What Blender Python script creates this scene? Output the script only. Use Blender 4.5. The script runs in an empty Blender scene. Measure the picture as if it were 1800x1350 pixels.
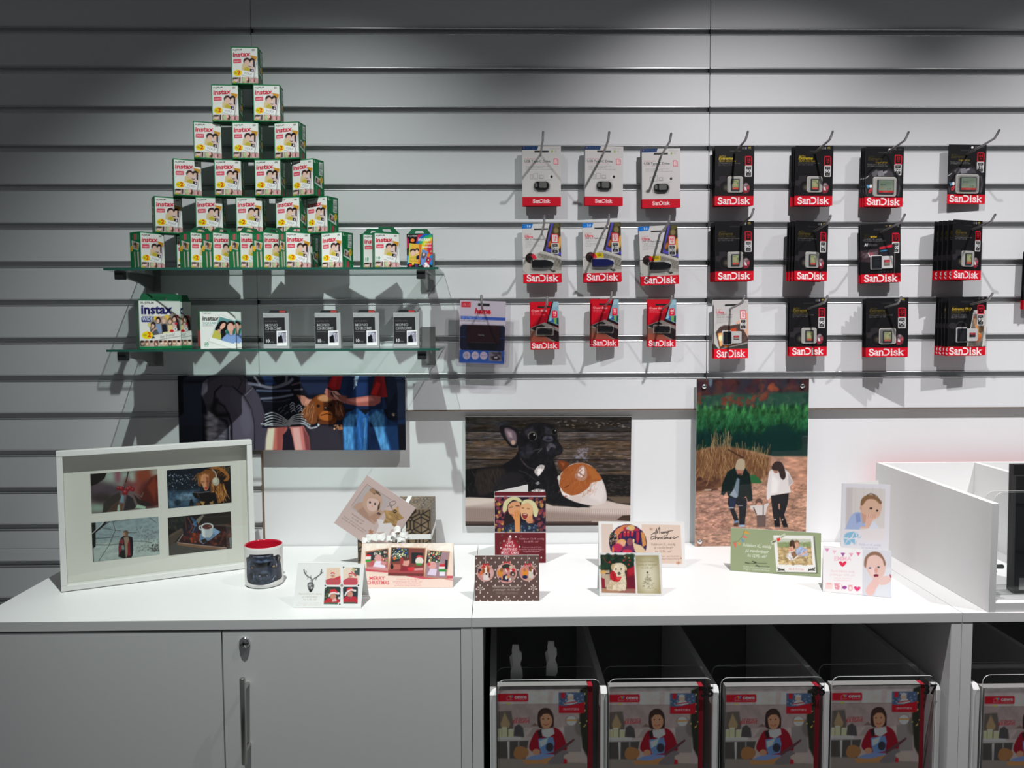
import bpy, bmesh, math, random
import numpy as np
from mathutils import Vector, Matrix

# ------------------------------------------------------------------ camera, world, lights, exposure
scene = bpy.context.scene
COL = scene.collection
FPX = 1457.974
YAW, PITCH, ROLL = 0.0173818, 0.0683058, -0.0035489
CAM = np.array([0.0, -2.2195951, 1.4306306])
_cy, _sy, _cp, _sp = math.cos(YAW), math.sin(YAW), math.cos(PITCH), math.sin(PITCH)
_F = np.array([_sy*_cp, _cy*_cp, -_sp])
_R0 = np.array([_cy, -_sy, 0.0])
_U0 = np.cross(_R0, _F)
_R = _R0*math.cos(ROLL) + _U0*math.sin(ROLL)
_U = -_R0*math.sin(ROLL) + _U0*math.cos(ROLL)
cam_data = bpy.data.cameras.new('camera')
cam = bpy.data.objects.new('camera', cam_data)
COL.objects.link(cam)
cam.matrix_world = Matrix(((_R[0], _U[0], -_F[0], CAM[0]), (_R[1], _U[1], -_F[1], CAM[1]),
                           (_R[2], _U[2], -_F[2], CAM[2]), (0, 0, 0, 1)))
cam_data.sensor_fit = 'HORIZONTAL'
cam_data.sensor_width = 36.0
cam_data.lens = 36.0*FPX/1800.0
cam_data.clip_start = 0.05
cam_data.clip_end = 60
scene.camera = cam
scene.view_settings.view_transform = 'Standard'
scene.view_settings.look = 'None'
scene.view_settings.gamma = 1.0
scene.view_settings.use_curve_mapping = False
scene.view_settings.exposure = 0.0

world = bpy.data.worlds.new('World')
scene.world = world
world.use_nodes = True
world.node_tree.nodes['Background'].inputs[0].default_value = (0.90, 0.95, 1.0, 1)
world.node_tree.nodes['Background'].inputs[1].default_value = 0.085

def spot(name, loc, aim, watt, col, size=62, blend=0.45, radius=0.012):
    l = bpy.data.lights.new(name, 'SPOT')
    l.energy = watt; l.color = col; l.spot_size = math.radians(size); l.spot_blend = blend
    l.shadow_soft_size = radius
    o = bpy.data.objects.new(name, l); COL.objects.link(o)
    o.location = loc
    o.rotation_euler = Vector(aim).to_track_quat('-Z', 'Y').to_euler()
    return o
def aim(deg, dx=0.0):
    b = math.radians(deg); return (dx, math.cos(b), -math.sin(b))
# three ceiling spots in front of the wall, each a broad spill with a narrower bright core from the same lamp
for X, Zl, c, w, k, tilt in ((-0.465, 2.71, (0.935, 1.0, 0.97), 63, 92, 66), (0.66, 2.69, (1.0, 0.975, 0.985), 77, 68, 62.5), (1.64, 2.69, (1.0, 0.98, 0.985), 75, 66, 62.5)):
    spot('spot_light', (X, -1.0, Zl), aim(tilt), w, c, 84, 0.92)
    spot('spot_light', (X, -1.0, Zl), aim(70), k, c, 50, 1.0)

# ------------------------------------------------------------------ helpers
def _ray(px, py): return _R*(px-900)/FPX + _F - _U*(py-675)/FPX
def onY(px, py, Y):
    d = _ray(px, py); return CAM + d*((Y-CAM[1])/d[1])
def onZ(px, py, Z):
    d = _ray(px, py); return CAM + d*((Z-CAM[2])/d[2])
def onPlane(px, py, p, n):
    d = _ray(px, py); return CAM + d*(np.dot(np.asarray(p)-CAM, n)/np.dot(d, n))

def lin(c):
    c = np.asarray(c, float)/255.0
    return np.where(c <= 0.04045, c/12.92, ((c+0.055)/1.055)**2.4)

MATS = {}
def mat(name, rgb, rough=0.5, metal=0.0, spec=0.5, vary=0.0, scale=40.0, bump=0.0, coat=0.0):
    """rgb: linear base colour; vary: procedural noise variation of the colour; bump: fine procedural relief."""
    if name in MATS: return MATS[name]
    m = bpy.data.materials.new(name); m.use_nodes = True
    nt = m.node_tree; b = nt.nodes['Principled BSDF']
    b.inputs['Base Color'].default_value = (*rgb, 1)
    b.inputs['Roughness'].default_value = rough
    b.inputs['Metallic'].default_value = metal
    b.inputs['Specular IOR Level'].default_value = spec
    b.inputs['Coat Weight'].default_value = coat
    if vary or bump:
        tc = nt.nodes.new('ShaderNodeTexCoord')
        n = nt.nodes.new('ShaderNodeTexNoise'); n.inputs['Scale'].default_value = scale; n.inputs['Detail'].default_value = 4
        nt.links.new(tc.outputs['Object'], n.inputs['Vector'])
        if vary:
            r = nt.nodes.new('ShaderNodeMixRGB'); r.blend_type = 'MIX'
            r.inputs[1].default_value = (*[max(0, c*(1-vary)) for c in rgb], 1)
            r.inputs[2].default_value = (*[min(1, c*(1+vary)) for c in rgb], 1)
            nt.links.new(n.outputs['Fac'], r.inputs[0]); nt.links.new(r.outputs[0], b.inputs['Base Color'])
        if bump:
            bp = nt.nodes.new('ShaderNodeBump'); bp.inputs['Strength'].default_value = bump; bp.inputs['Distance'].default_value = 0.001
            nt.links.new(n.outputs['Fac'], bp.inputs['Height']); nt.links.new(bp.outputs[0], b.inputs['Normal'])
    MATS[name] = m
    return m

def clear(name, tint, refl_rough=0.02, ior=1.45, boost=1.0):
    """thin clear sheet: tinted transparency mixed with a mirror by Fresnel"""
    if name in MATS: return MATS[name]
    m = bpy.data.materials.new(name); m.use_nodes = True
    nt = m.node_tree; nt.nodes.clear()
    out = nt.nodes.new('ShaderNodeOutputMaterial'); mix = nt.nodes.new('ShaderNodeMixShader')
    fr = nt.nodes.new('ShaderNodeFresnel')
    ge = nt.nodes.new('ShaderNodeNewGeometry'); sw = nt.nodes.new('ShaderNodeMix'); sw.data_type = 'FLOAT'      # a ray leaving a thin sheet meets it as it entered
    sw.inputs['A'].default_value = ior; sw.inputs['B'].default_value = 1/ior
    nt.links.new(ge.outputs['Backfacing'], sw.inputs['Factor']); nt.links.new(sw.outputs['Result'], fr.inputs[0])
    mu = nt.nodes.new('ShaderNodeMath'); mu.operation = 'MULTIPLY'; mu.inputs[1].default_value = boost; mu.use_clamp = True
    t = nt.nodes.new('ShaderNodeBsdfTransparent'); t.inputs[0].default_value = (*tint, 1)
    g = nt.nodes.new('ShaderNodeBsdfGlossy'); g.inputs['Roughness'].default_value = refl_rough
    nt.links.new(fr.outputs[0], mu.inputs[0]); nt.links.new(mu.outputs[0], mix.inputs[0])
    nt.links.new(t.outputs[0], mix.inputs[1]); nt.links.new(g.outputs[0], mix.inputs[2])
    nt.links.new(mix.outputs[0], out.inputs[0])
    MATS[name] = m
    return m

def print_mat(name, rough, spec=0.5, coat=0.0):
    """ink on paper: base colour from the mesh's own ink colours with a faint procedural paper grain"""
    if name in MATS: return MATS[name]
    m = bpy.data.materials.new(name); m.use_nodes = True
    nt = m.node_tree; b = nt.nodes['Principled BSDF']
    a = nt.nodes.new('ShaderNodeAttribute'); a.attribute_name = 'ink'
    tc = nt.nodes.new('ShaderNodeTexCoord')
    n = nt.nodes.new('ShaderNodeTexNoise'); n.inputs['Scale'].default_value = 900; n.inputs['Detail'].default_value = 2
    mr = nt.nodes.new('ShaderNodeMapRange'); mr.inputs[3].default_value = 0.95; mr.inputs[4].default_value = 1.05
    mx = nt.nodes.new('ShaderNodeVectorMath'); mx.operation = 'SCALE'
    nt.links.new(tc.outputs['Object'], n.inputs['Vector']); nt.links.new(n.outputs['Fac'], mr.inputs[0])
    nt.links.new(a.outputs['Color'], mx.inputs[0]); nt.links.new(mr.outputs[0], mx.inputs['Scale'])
    nt.links.new(mx.outputs[0], b.inputs['Base Color'])
    b.inputs['Roughness'].default_value = rough; b.inputs['Specular IOR Level'].default_value = spec
    b.inputs['Coat Weight'].default_value = coat; b.inputs['Coat Roughness'].default_value = 0.03
    MATS[name] = m
    return m

def obj(name, me, m=None, parent=None, loc=None, rot=None):
    if m is not None and not me.materials:
        for q in (m if isinstance(m, (list, tuple)) else [m]): me.materials.append(q)
    o = bpy.data.objects.new(name, me); COL.objects.link(o)
    if parent is not None: o.parent = parent
    if loc is not None: o.location = tuple(loc)
    if rot is not None: o.rotation_euler = rot
    return o
def tag(o, label, cat, group=None):
    o['label'] = label; o['category'] = cat
    if group: o['group'] = group
    return o
def thing(name, label, cat, loc=(0, 0, 0), rot=(0, 0, 0), group=None):
    o = bpy.data.objects.new(name, None); COL.objects.link(o)
    o.empty_display_size = 0.02
    o.location = tuple(loc); o.rotation_euler = rot
    return tag(o, label, cat, group)

class MB:
    """collects shapes for ONE mesh"""
    def __init__(s): s.v = []; s.f = []; s.mi = []; s.sm = []
    def add(s, v, f, mi=0, smooth=False):
        k = len(s.v); s.v += [tuple(map(float, p)) for p in v]
        s.f += [tuple(i+k for i in q) for q in f]; s.mi += [mi]*len(f); s.sm += [smooth]*len(f)
        return s
    def box(s, x0, x1, y0, y1, z0, z1, mi=0, b=0.0):
        if b <= 0:
            v = [(x, y, z) for z in (z0, z1) for y in (y0, y1) for x in (x0, x1)]
            f = [(0, 2, 3, 1), (4, 5, 7, 6), (0, 1, 5, 4), (2, 6, 7, 3), (0, 4, 6, 2), (1, 3, 7, 5)]
            return s.add(v, f, mi)
        bm = bmesh.new(); bmesh.ops.create_cube(bm, size=1)
        for w in bm.verts:
            w.co = Vector(((x0+x1)/2+w.co.x*(x1-x0), (y0+y1)/2+w.co.y*(y1-y0), (z0+z1)/2+w.co.z*(z1-z0)))
        bmesh.ops.bevel(bm, geom=bm.edges[:], offset=b, segments=2, affect='EDGES', profile=0.6)
        bm.verts.index_update()
        s.add([w.co[:] for w in bm.verts], [[w.index for w in q.verts] for q in bm.faces], mi); bm.free()
        return s
    def prism(s, pts, a, b, axis='y', mi=0, smooth=False, caps=True, side_mi=None):
        """pts: outline in the two other axes; extruded from a to b along axis"""
        def P(p, t): return {'x': (t, p[0], p[1]), 'y': (p[0], t, p[1]), 'z': (p[0], p[1], t)}[axis]
        n = len(pts); v = [P(p, a) for p in pts] + [P(p, b) for p in pts]
        s.add(v, [(i, (i+1) % n, n+(i+1) % n, n+i) for i in range(n)], mi if side_mi is None else side_mi, smooth)
        if caps: s.add(v, [tuple(range(n))[::-1], tuple(range(n, 2*n))], mi)
        return s
    def tube(s, path, r, n=10, mi=0, caps=True):
        path = [Vector(p) for p in path]; v = []; f = []
        for i, p in enumerate(path):
            t = (path[min(i+1, len(path)-1)]-path[max(i-1, 0)]).normalized()
            a = t.cross(Vector((0.31, 0.12, 0.94)) if abs(t.z) < 0.9 else Vector((1, 0, 0))).normalized(); b = t.cross(a)
            rr = r[i] if isinstance(r, (list, tuple)) else r
            v += [p+(a*math.cos(2*math.pi*k/n)+b*math.sin(2*math.pi*k/n))*rr for k in range(n)]
        for i in range(len(path)-1):
            f += [(i*n+k, i*n+(k+1) % n, (i+1)*n+(k+1) % n, (i+1)*n+k) for k in range(n)]
        s.add(v, f, mi, True)
        if caps:
            k = len(v); s.add(v, [tuple(range(n))[::-1], tuple(range(k-n, k))], mi)
        return s
    def lathe(s, prof, n=32, c=(0, 0, 0), axis='z', mi=0):
        v = []; f = []
        for (r, h) in prof:
            for k in range(n):
                a = 2*math.pi*k/n; p = (r*math.cos(a), r*math.sin(a), h)
                if axis == 'y': p = (p[0], h, p[1])
                v.append((c[0]+p[0], c[1]+p[1], c[2]+p[2]))
        for i in range(len(prof)-1):
            f += [(i*n+k, i*n+(k+1) % n, (i+1)*n+(k+1) % n, (i+1)*n+k) for k in range(n)]
        return s.add(v, f, mi, True)
    def mesh(s, name):
        me = bpy.data.meshes.new(name); me.from_pydata(s.v, [], s.f)
        me.polygons.foreach_set('material_index', s.mi); me.polygons.foreach_set('use_smooth', s.sm)
        bm = bmesh.new(); bm.from_mesh(me); bmesh.ops.recalc_face_normals(bm, faces=bm.faces); bm.to_mesh(me); bm.free()
        me.update()
        return me

def rrect(x0, x1, z0, z1, r, n=4):
    """rounded rectangle outline; r: one radius or (TL,TR,BR,BL)"""
    if not isinstance(r, (list, tuple)): r = (r,)*4
    out = []
    for (cx, cz, rr, a0) in ((x0, z1, r[0], 180), (x1, z1, r[1], 90), (x1, z0, r[2], 0), (x0, z0, r[3], -90)):
        sx = 1 if cx == x0 else -1; sz = 1 if cz == z0 else -1
        if rr <= 0: out.append((cx, cz)); continue
        for k in range(n+1):
            a = math.radians(a0-90*k/n)
            out.append((cx+sx*rr+rr*math.cos(a), cz+sz*rr+rr*math.sin(a)))
    return out
# ------------------------------------------------------------------ painter: flat print, drawn shape by shape as ink colours of a fine sheet mesh
def hexc(c):
    if isinstance(c, str):
        c = c.lstrip('#')
        if len(c) == 3: c = ''.join(q*2 for q in c)
        return np.array([int(c[i:i+2], 16) for i in (0, 2, 4)], float)
    return np.asarray(c, float)
def spline(pts, n=6, closed=True):
    P = np.asarray(pts, float); N = len(P); out = []
    for i in range(N if closed else N-1):
        if closed: p0, p1, p2, p3 = P[(i-1) % N], P[i], P[(i+1) % N], P[(i+2) % N]
        else: p0, p1, p2, p3 = P[max(i-1, 0)], P[i], P[i+1], P[min(i+2, N-1)]
        for t in np.arange(n)/n:
            out.append(0.5*((2*p1)+(-p0+p2)*t+(2*p0-5*p1+4*p2-p3)*t*t+(-p0+3*p1-3*p2+p3)*t**3))
    if not closed: out.append(P[-1])
    return np.array(out)
_GL = {}
def glyphs(txt, bold, shear):
    """triangles of a line of lettering, cap height 1, from the built-in font"""
    k = (txt, bold, shear)
    if k not in _GL:
        c = bpy.data.curves.new('lettering', 'FONT'); c.body = txt; c.resolution_u = 2; c.offset = bold; c.shear = shear
        o = bpy.data.objects.new('lettering', c)
        m = o.to_mesh(); m.calc_loop_triangles()
        n = len(m.vertices); v = np.empty(n*3); m.vertices.foreach_get('co', v); v = v.reshape(-1, 3)[:, :2]/0.69
        t = np.empty(len(m.loop_triangles)*3, int); m.loop_triangles.foreach_get('vertices', t)
        _GL[k] = v[t.reshape(-1, 3)] if len(t) else np.zeros((0, 3, 2))
        o.to_mesh_clear(); bpy.data.objects.remove(o); bpy.data.curves.remove(c)
    return _GL[k]
def vnoise(h, w, cx, cy, rng):
    """smooth value noise on an h x w grid with cells of cx x cy"""
    gh, gw = int(h/cy)+3, int(w/cx)+3
    g = rng.random((gh, gw)); y = np.arange(h)/cy; x = np.arange(w)/cx
    yi = y.astype(int); xi = x.astype(int); fy = y-yi; fx = x-xi
    fy = (fy*fy*(3-2*fy))[:, None]; fx = (fx*fx*(3-2*fx))[None]
    a = g[yi][:, xi]; b = g[yi][:, xi+1]; c = g[yi+1][:, xi]; d = g[yi+1][:, xi+1]
    return a*(1-fx)*(1-fy)+b*fx*(1-fy)+c*(1-fx)*fy+d*fx*fy

class Art:
    """a sheet W x H metres; points are given in the frame of the four corners quad (TL, TR, BR, BL)"""
    def __init__(s, W, H, cells, quad=None, bg='#fff', gain=1.0, seed=1):
        s.W, s.H = W, H; s.nx = max(4, int(W*cells)); s.ny = max(4, int(H*cells)); s.gain = gain
        s.a = np.empty((s.ny, s.nx, 3)); s.a[:] = hexc(bg); s.rng = np.random.default_rng(seed)
        q = quad if quad is not None else ((0, 0), (100, 0), (100, 100), (0, 100))
        if len(q) == 4 and not hasattr(q[0], '__len__'): q = ((q[0], q[1]), (q[2], q[1]), (q[2], q[3]), (q[0], q[3]))
        d = ((0, 0), (s.nx, 0), (s.nx, s.ny), (0, s.ny)); A = []; b = []
        for (x, y), (u, v) in zip(q, d):
            A += [[x, y, 1, 0, 0, 0, -u*x, -u*y], [0, 0, 0, x, y, 1, -v*x, -v*y]]; b += [u, v]
        s.M = np.append(np.linalg.solve(np.array(A, float), np.array(b, float)), 1).reshape(3, 3)
        c0 = s.T([q[0], q[1], q[3]]); s.k = 0.5*(np.linalg.norm(c0[1]-c0[0])/max(1e-9, math.dist(q[0], q[1]))+np.linalg.norm(c0[2]-c0[0])/max(1e-9, math.dist(q[0], q[3])))
        yy, xx = np.mgrid[0:s.ny, 0:s.nx]; I = np.linalg.inv(s.M)
        w = I[2, 0]*(xx+.5)+I[2, 1]*(yy+.5)+I[2, 2]
        s.X = (I[0, 0]*(xx+.5)+I[0, 1]*(yy+.5)+I[0, 2])/w; s.Y = (I[1, 0]*(xx+.5)+I[1, 1]*(yy+.5)+I[1, 2])/w
    def T(s, pts):
        p = np.asarray(pts, float); h = np.c_[p, np.ones(len(p))] @ s.M.T
        return h[:, :2]/h[:, 2:]
    def _mix(s, x0, x1, y0, y1, m, col, op=1.0):
        m = (m*op)[..., None]
        c = col(s.X[y0:y1, x0:x1], s.Y[y0:y1, x0:x1]) if callable(col) else hexc(col)
        s.a[y0:y1, x0:x1] = s.a[y0:y1, x0:x1]*(1-m)+c*m
    def _bb(s, q, pad):
        x0 = max(0, int(q[:, 0].min()-pad)); x1 = min(s.nx, int(q[:, 0].max()+pad)+2)
        y0 = max(0, int(q[:, 1].min()-pad)); y1 = min(s.ny, int(q[:, 1].max()+pad)+2)
        return x0, x1, y0, y1
    def mask(s, pts, soft=0.0, sm=False):
        if sm: pts = spline(pts, 6)
        q = s.T(pts); sp = max(1.0, soft*s.k); x0, x1, y0, y1 = s._bb(q, sp/2+1)
        if x1 <= x0 or y1 <= y0: return None
        yy, xx = np.mgrid[y0:y1, x0:x1]; xx = xx+.5; yy = yy+.5
        ins = np.zeros(xx.shape, bool); d2 = np.full(xx.shape, 1e9)
        for i in range(len(q)):
            ax, ay = q[i]; bx, by = q[(i+1) % len(q)]; dx, dy = bx-ax, by-ay; L = dx*dx+dy*dy
            if L < 1e-12: continue
            t = np.clip(((xx-ax)*dx+(yy-ay)*dy)/L, 0, 1)
            d2 = np.minimum(d2, (ax+t*dx-xx)**2+(ay+t*dy-yy)**2)
            if abs(dy) > 1e-12: ins ^= ((ay > yy) != (by > yy)) & (xx < (yy-ay)*dx/dy+ax)
        d = np.sqrt(d2); m = np.clip(.5+np.where(ins, d, -d)/sp, 0, 1)
        if soft: m = m*m*(3-2*m)
        return x0, x1, y0, y1, m
    def poly(s, pts, col, soft=0.0, sm=False, op=1.0):
        r = s.mask(pts, soft, sm)
        if r: s._mix(*r, col, op)
    def rect(s, x0, y0, x1, y1, col, soft=0.0, op=1.0): s.poly(((x0, y0), (x1, y0), (x1, y1), (x0, y1)), col, soft, False, op)
    def rr(s, x0, y0, x1, y1, r, col, op=1.0): s.poly([(p[0], p[1]) for p in rrect(x0, x1, y0, y1, r, 3)], col, 0, False, op)
    def ell(s, cx, cy, rx, ry, col, rot=0.0, soft=0.0, op=1.0, n=18):
        a = np.arange(n)*2*math.pi/n; c, q = math.cos(math.radians(rot)), math.sin(math.radians(rot))
        s.poly(np.c_[cx+rx*np.cos(a)*c-ry*np.sin(a)*q, cy+rx*np.cos(a)*q+ry*np.sin(a)*c], col, soft, False, op)
    def line(s, pts, w, col, soft=0.0, op=1.0, sm=False):
        if sm: pts = spline(pts, 5, False)
        q = s.T(pts); hw = w*s.k/2; sp = max(1.0, soft*s.k); x0, x1, y0, y1 = s._bb(q, hw+sp)
        if x1 <= x0 or y1 <= y0: return
        yy, xx = np.mgrid[y0:y1, x0:x1]; xx = xx+.5; yy = yy+.5; d2 = np.full(xx.shape, 1e9)
        for i in range(len(q)-1):
            ax, ay = q[i]; dx, dy = q[i+1]-q[i]; L = dx*dx+dy*dy+1e-12
            t = np.clip(((xx-ax)*dx+(yy-ay)*dy)/L, 0, 1)
            d2 = np.minimum(d2, (ax+t*dx-xx)**2+(ay+t*dy-yy)**2)
        f = min(1.0, 2*hw/1.0) if hw < .5 else 1.0
        s._mix(x0, x1, y0, y1, np.clip(.5+(max(hw, .5)-np.sqrt(d2))/sp, 0, 1), col, op*f)
    def tris(s, t, col, op=1.0):
        if not len(t): return
        q = s.T(t.reshape(-1, 2)).reshape(-1, 3, 2); SS = 3
        x0, x1, y0, y1 = s._bb(q.reshape(-1, 2), 1)
        if x1 <= x0 or y1 <= y0: return
        m = np.zeros(((y1-y0)*SS, (x1-x0)*SS), bool); q = (q-(x0, y0))*SS-.5
        H, Wd = m.shape
        for a, b, c in q:
            u0 = max(0, math.ceil(min(a[0], b[0], c[0])-1e-6)); u1 = min(Wd-1, math.floor(max(a[0], b[0], c[0])+1e-6))
            v0 = max(0, math.ceil(min(a[1], b[1], c[1])-1e-6)); v1 = min(H-1, math.floor(max(a[1], b[1], c[1])+1e-6))
            if u1 < u0 or v1 < v0: continue
            X = np.arange(u0, u1+1)[None]; Y = np.arange(v0, v1+1)[:, None]
            e0 = (b[0]-a[0])*(Y-a[1])-(b[1]-a[1])*(X-a[0]); e1 = (c[0]-b[0])*(Y-b[1])-(c[1]-b[1])*(X-b[0]); e2 = (a[0]-c[0])*(Y-c[1])-(a[1]-c[1])*(X-c[0])
            m[v0:v1+1, u0:u1+1] |= ((e0 >= 0) & (e1 >= 0) & (e2 >= 0)) | ((e0 <= 0) & (e1 <= 0) & (e2 <= 0))
        s._mix(x0, x1, y0, y1, m.reshape(y1-y0, SS, x1-x0, SS).mean((1, 3)), col, op)
    def text(s, txt, x, y, h, col, w=None, bold=0.0, shear=0.0, align='l', rot=0.0, op=1.0):
        """baseline at (x, y), cap height h; w: set width"""
        g = glyphs(txt, bold, shear)
        if not len(g): return
        wid = g[..., 0].max(); sx = (w/wid) if w else h
        p = g*(sx, -h)
        if align == 'c': p = p-(wid*sx/2, 0)
        if align == 'r': p = p-(wid*sx, 0)
        if rot:
            c, q = math.cos(math.radians(rot)), math.sin(math.radians(rot)); p = np.stack([p[..., 0]*c-p[..., 1]*q, p[..., 0]*q+p[..., 1]*c], -1)
        s.tris(p+(x, y), col, op)
    def grain(s, pts, amp, cx, cy=None, sm=False, soft=0.0, mul=True, tint=(1, 1, 1)):
        """brightness mottling inside an outline (None: the whole sheet); cx, cy: blotch size"""
        r = s.mask(pts, soft, sm) if pts is not None else (0, s.nx, 0, s.ny, np.ones((s.ny, s.nx)))
        if not r: return
        x0, x1, y0, y1, m = r; cy = cy or cx
        n = sum(vnoise(y1-y0, x1-x0, max(1.01, cx*s.k/f), max(1.01, cy*s.k/f), s.rng)/f for f in (1, 2, 4))/1.75-.5
        n = (n*m)[..., None]*np.asarray(tint, float); A = s.a[y0:y1, x0:x1]
        s.a[y0:y1, x0:x1] = np.clip(A*(1+2*amp*n) if mul else A+255*amp*n, 0, 255)
    def dots(s, n, box, r0, r1, cols, soft=0.0, op=1.0, asp=1.0):
        for _ in range(n):
            x = s.rng.uniform(box[0], box[2]); y = s.rng.uniform(box[1], box[3]); r = s.rng.uniform(r0, r1)
            s.ell(x, y, r, r*asp, cols[int(s.rng.integers(len(cols)))], 0, soft, op, 10)
    def blades(s, n, box, l0, l1, ang, spread, w, cols, op=1.0):
        for _ in range(n):
            x = s.rng.uniform(box[0], box[2]); y = s.rng.uniform(box[1], box[3]); l = s.rng.uniform(l0, l1)
            a = math.radians(ang+s.rng.uniform(-spread, spread))
            s.line(((x, y), (x+l*math.cos(a), y-l*math.sin(a))), w, cols[int(s.rng.integers(len(cols)))], 0, op)
    def mesh(s, name, bend=None):
        """sheet in x: -W/2..W/2, z: 0..H, facing -y (or bent by a function of x, z)"""
        nx, ny = s.nx, s.ny
        L = np.clip(lin(np.clip(s.a, 0, 255))*s.gain, 0.004, 0.93)
        # keep print crisp: cells sampled at their centres, borders stretched to the edge
        v = np.zeros((ny, nx, 3)); xs = (np.arange(nx)+.5)/nx; zs = (np.arange(ny)+.5)/ny
        xs[0], xs[-1], zs[0], zs[-1] = 0, 1, 0, 1
        v[..., 0] = (xs[None]-.5)*s.W; v[..., 2] = (1-zs[:, None])*s.H
        if bend is not None: v = bend(v)
        idx = np.arange(nx*ny, dtype=np.int32).reshape(ny, nx)
        f = np.stack([idx[1:, :-1], idx[1:, 1:], idx[:-1, 1:], idx[:-1, :-1]], -1).reshape(-1)
        nf = len(f)//4
        me = bpy.data.meshes.new(name); me.vertices.add(nx*ny); me.vertices.foreach_set('co', v.reshape(-1).astype(np.float32))
        me.loops.add(nf*4); me.loops.foreach_set('vertex_index', f)
        me.polygons.add(nf); me.polygons.foreach_set('loop_start', np.arange(nf, dtype=np.int32)*4)
        me.update(calc_edges=True)
        if bend is not None: me.polygons.foreach_set('use_smooth', [True]*nf)
        at = me.attributes.new('ink', 'FLOAT_COLOR', 'POINT')
        at.data.foreach_set('color', np.concatenate([L, np.ones((ny, nx, 1))], -1).reshape(-1).astype(np.float32))
        return me
# ------------------------------------------------------------------ materials of the place
M_WALL = mat('white_melamine', (0.74, 0.745, 0.76), 0.38, spec=0.35, vary=0.015, scale=60, bump=0.02)
M_BOARD = mat('white_board', (0.80, 0.805, 0.815), 0.45, spec=0.3, vary=0.01, scale=30)
M_CAB = mat('white_laminate', (0.79, 0.79, 0.785), 0.42, spec=0.35, vary=0.012, scale=80, bump=0.02)
M_BACK = mat('shade_toned_back_panel', (0.16, 0.16, 0.165), 0.7, vary=0.05)  # deep shade inside the bays put into the panel's dark colour
M_EDGE = mat('raw_fibreboard', (0.20, 0.13, 0.085), 0.8, vary=0.2, scale=300)
M_ALU = mat('aluminium', (0.60, 0.605, 0.61), 0.27, metal=0.55, vary=0.04, scale=200)
M_STEEL = mat('brushed_steel', (0.55, 0.54, 0.52), 0.28, metal=1.0, vary=0.06, scale=300)
M_WIRE = mat('dark_steel_wire', (0.34, 0.34, 0.34), 0.32, metal=0.7, vary=0.05, scale=200)
M_CHROME = mat('chrome', (0.72, 0.72, 0.72), 0.12, metal=1.0, vary=0.02, scale=200)
M_BLACK = mat('black_plastic', (0.012, 0.012, 0.013), 0.45, vary=0.2, scale=200)
M_BRKT = mat('grey_bracket_steel', (0.30, 0.30, 0.30), 0.4, metal=0.6, vary=0.05, scale=200)
M_DARKGAP = mat('dark_joint', (0.03, 0.03, 0.03), 0.9, vary=0.1)
M_FLOOR = mat('grey_vinyl_floor', (0.16, 0.155, 0.15), 0.5, vary=0.15, scale=25)
M_CEIL = mat('dark_ceiling', (0.12, 0.12, 0.12), 0.9, vary=0.1, scale=15)
M_PAPER = mat('white_card_stock', (0.82, 0.82, 0.80), 0.6, spec=0.3, vary=0.01, scale=200)
M_GLASS = clear('shelf_glass', (0.925, 0.965, 0.95))
M_GLASSEDGE = mat('glass_edge_green', (0.02, 0.10, 0.075), 0.12, spec=0.6, vary=0.15, scale=60)
M_ACRYL = clear('clear_acrylic', (0.955, 0.96, 0.96), boost=0.9)
M_ACRYLEDGE = mat('acrylic_edge', (0.62, 0.63, 0.62), 0.2, vary=0.05, scale=100)
P_MATTE = print_mat('matte_print', 0.55, 0.3)
P_SATIN = print_mat('satin_print', 0.42, 0.22)
P_GLOSS = print_mat('gloss_print', 0.12, 0.5)
P_ACRYLIC = print_mat('acrylic_faced_print', 0.035, 0.5)

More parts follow.
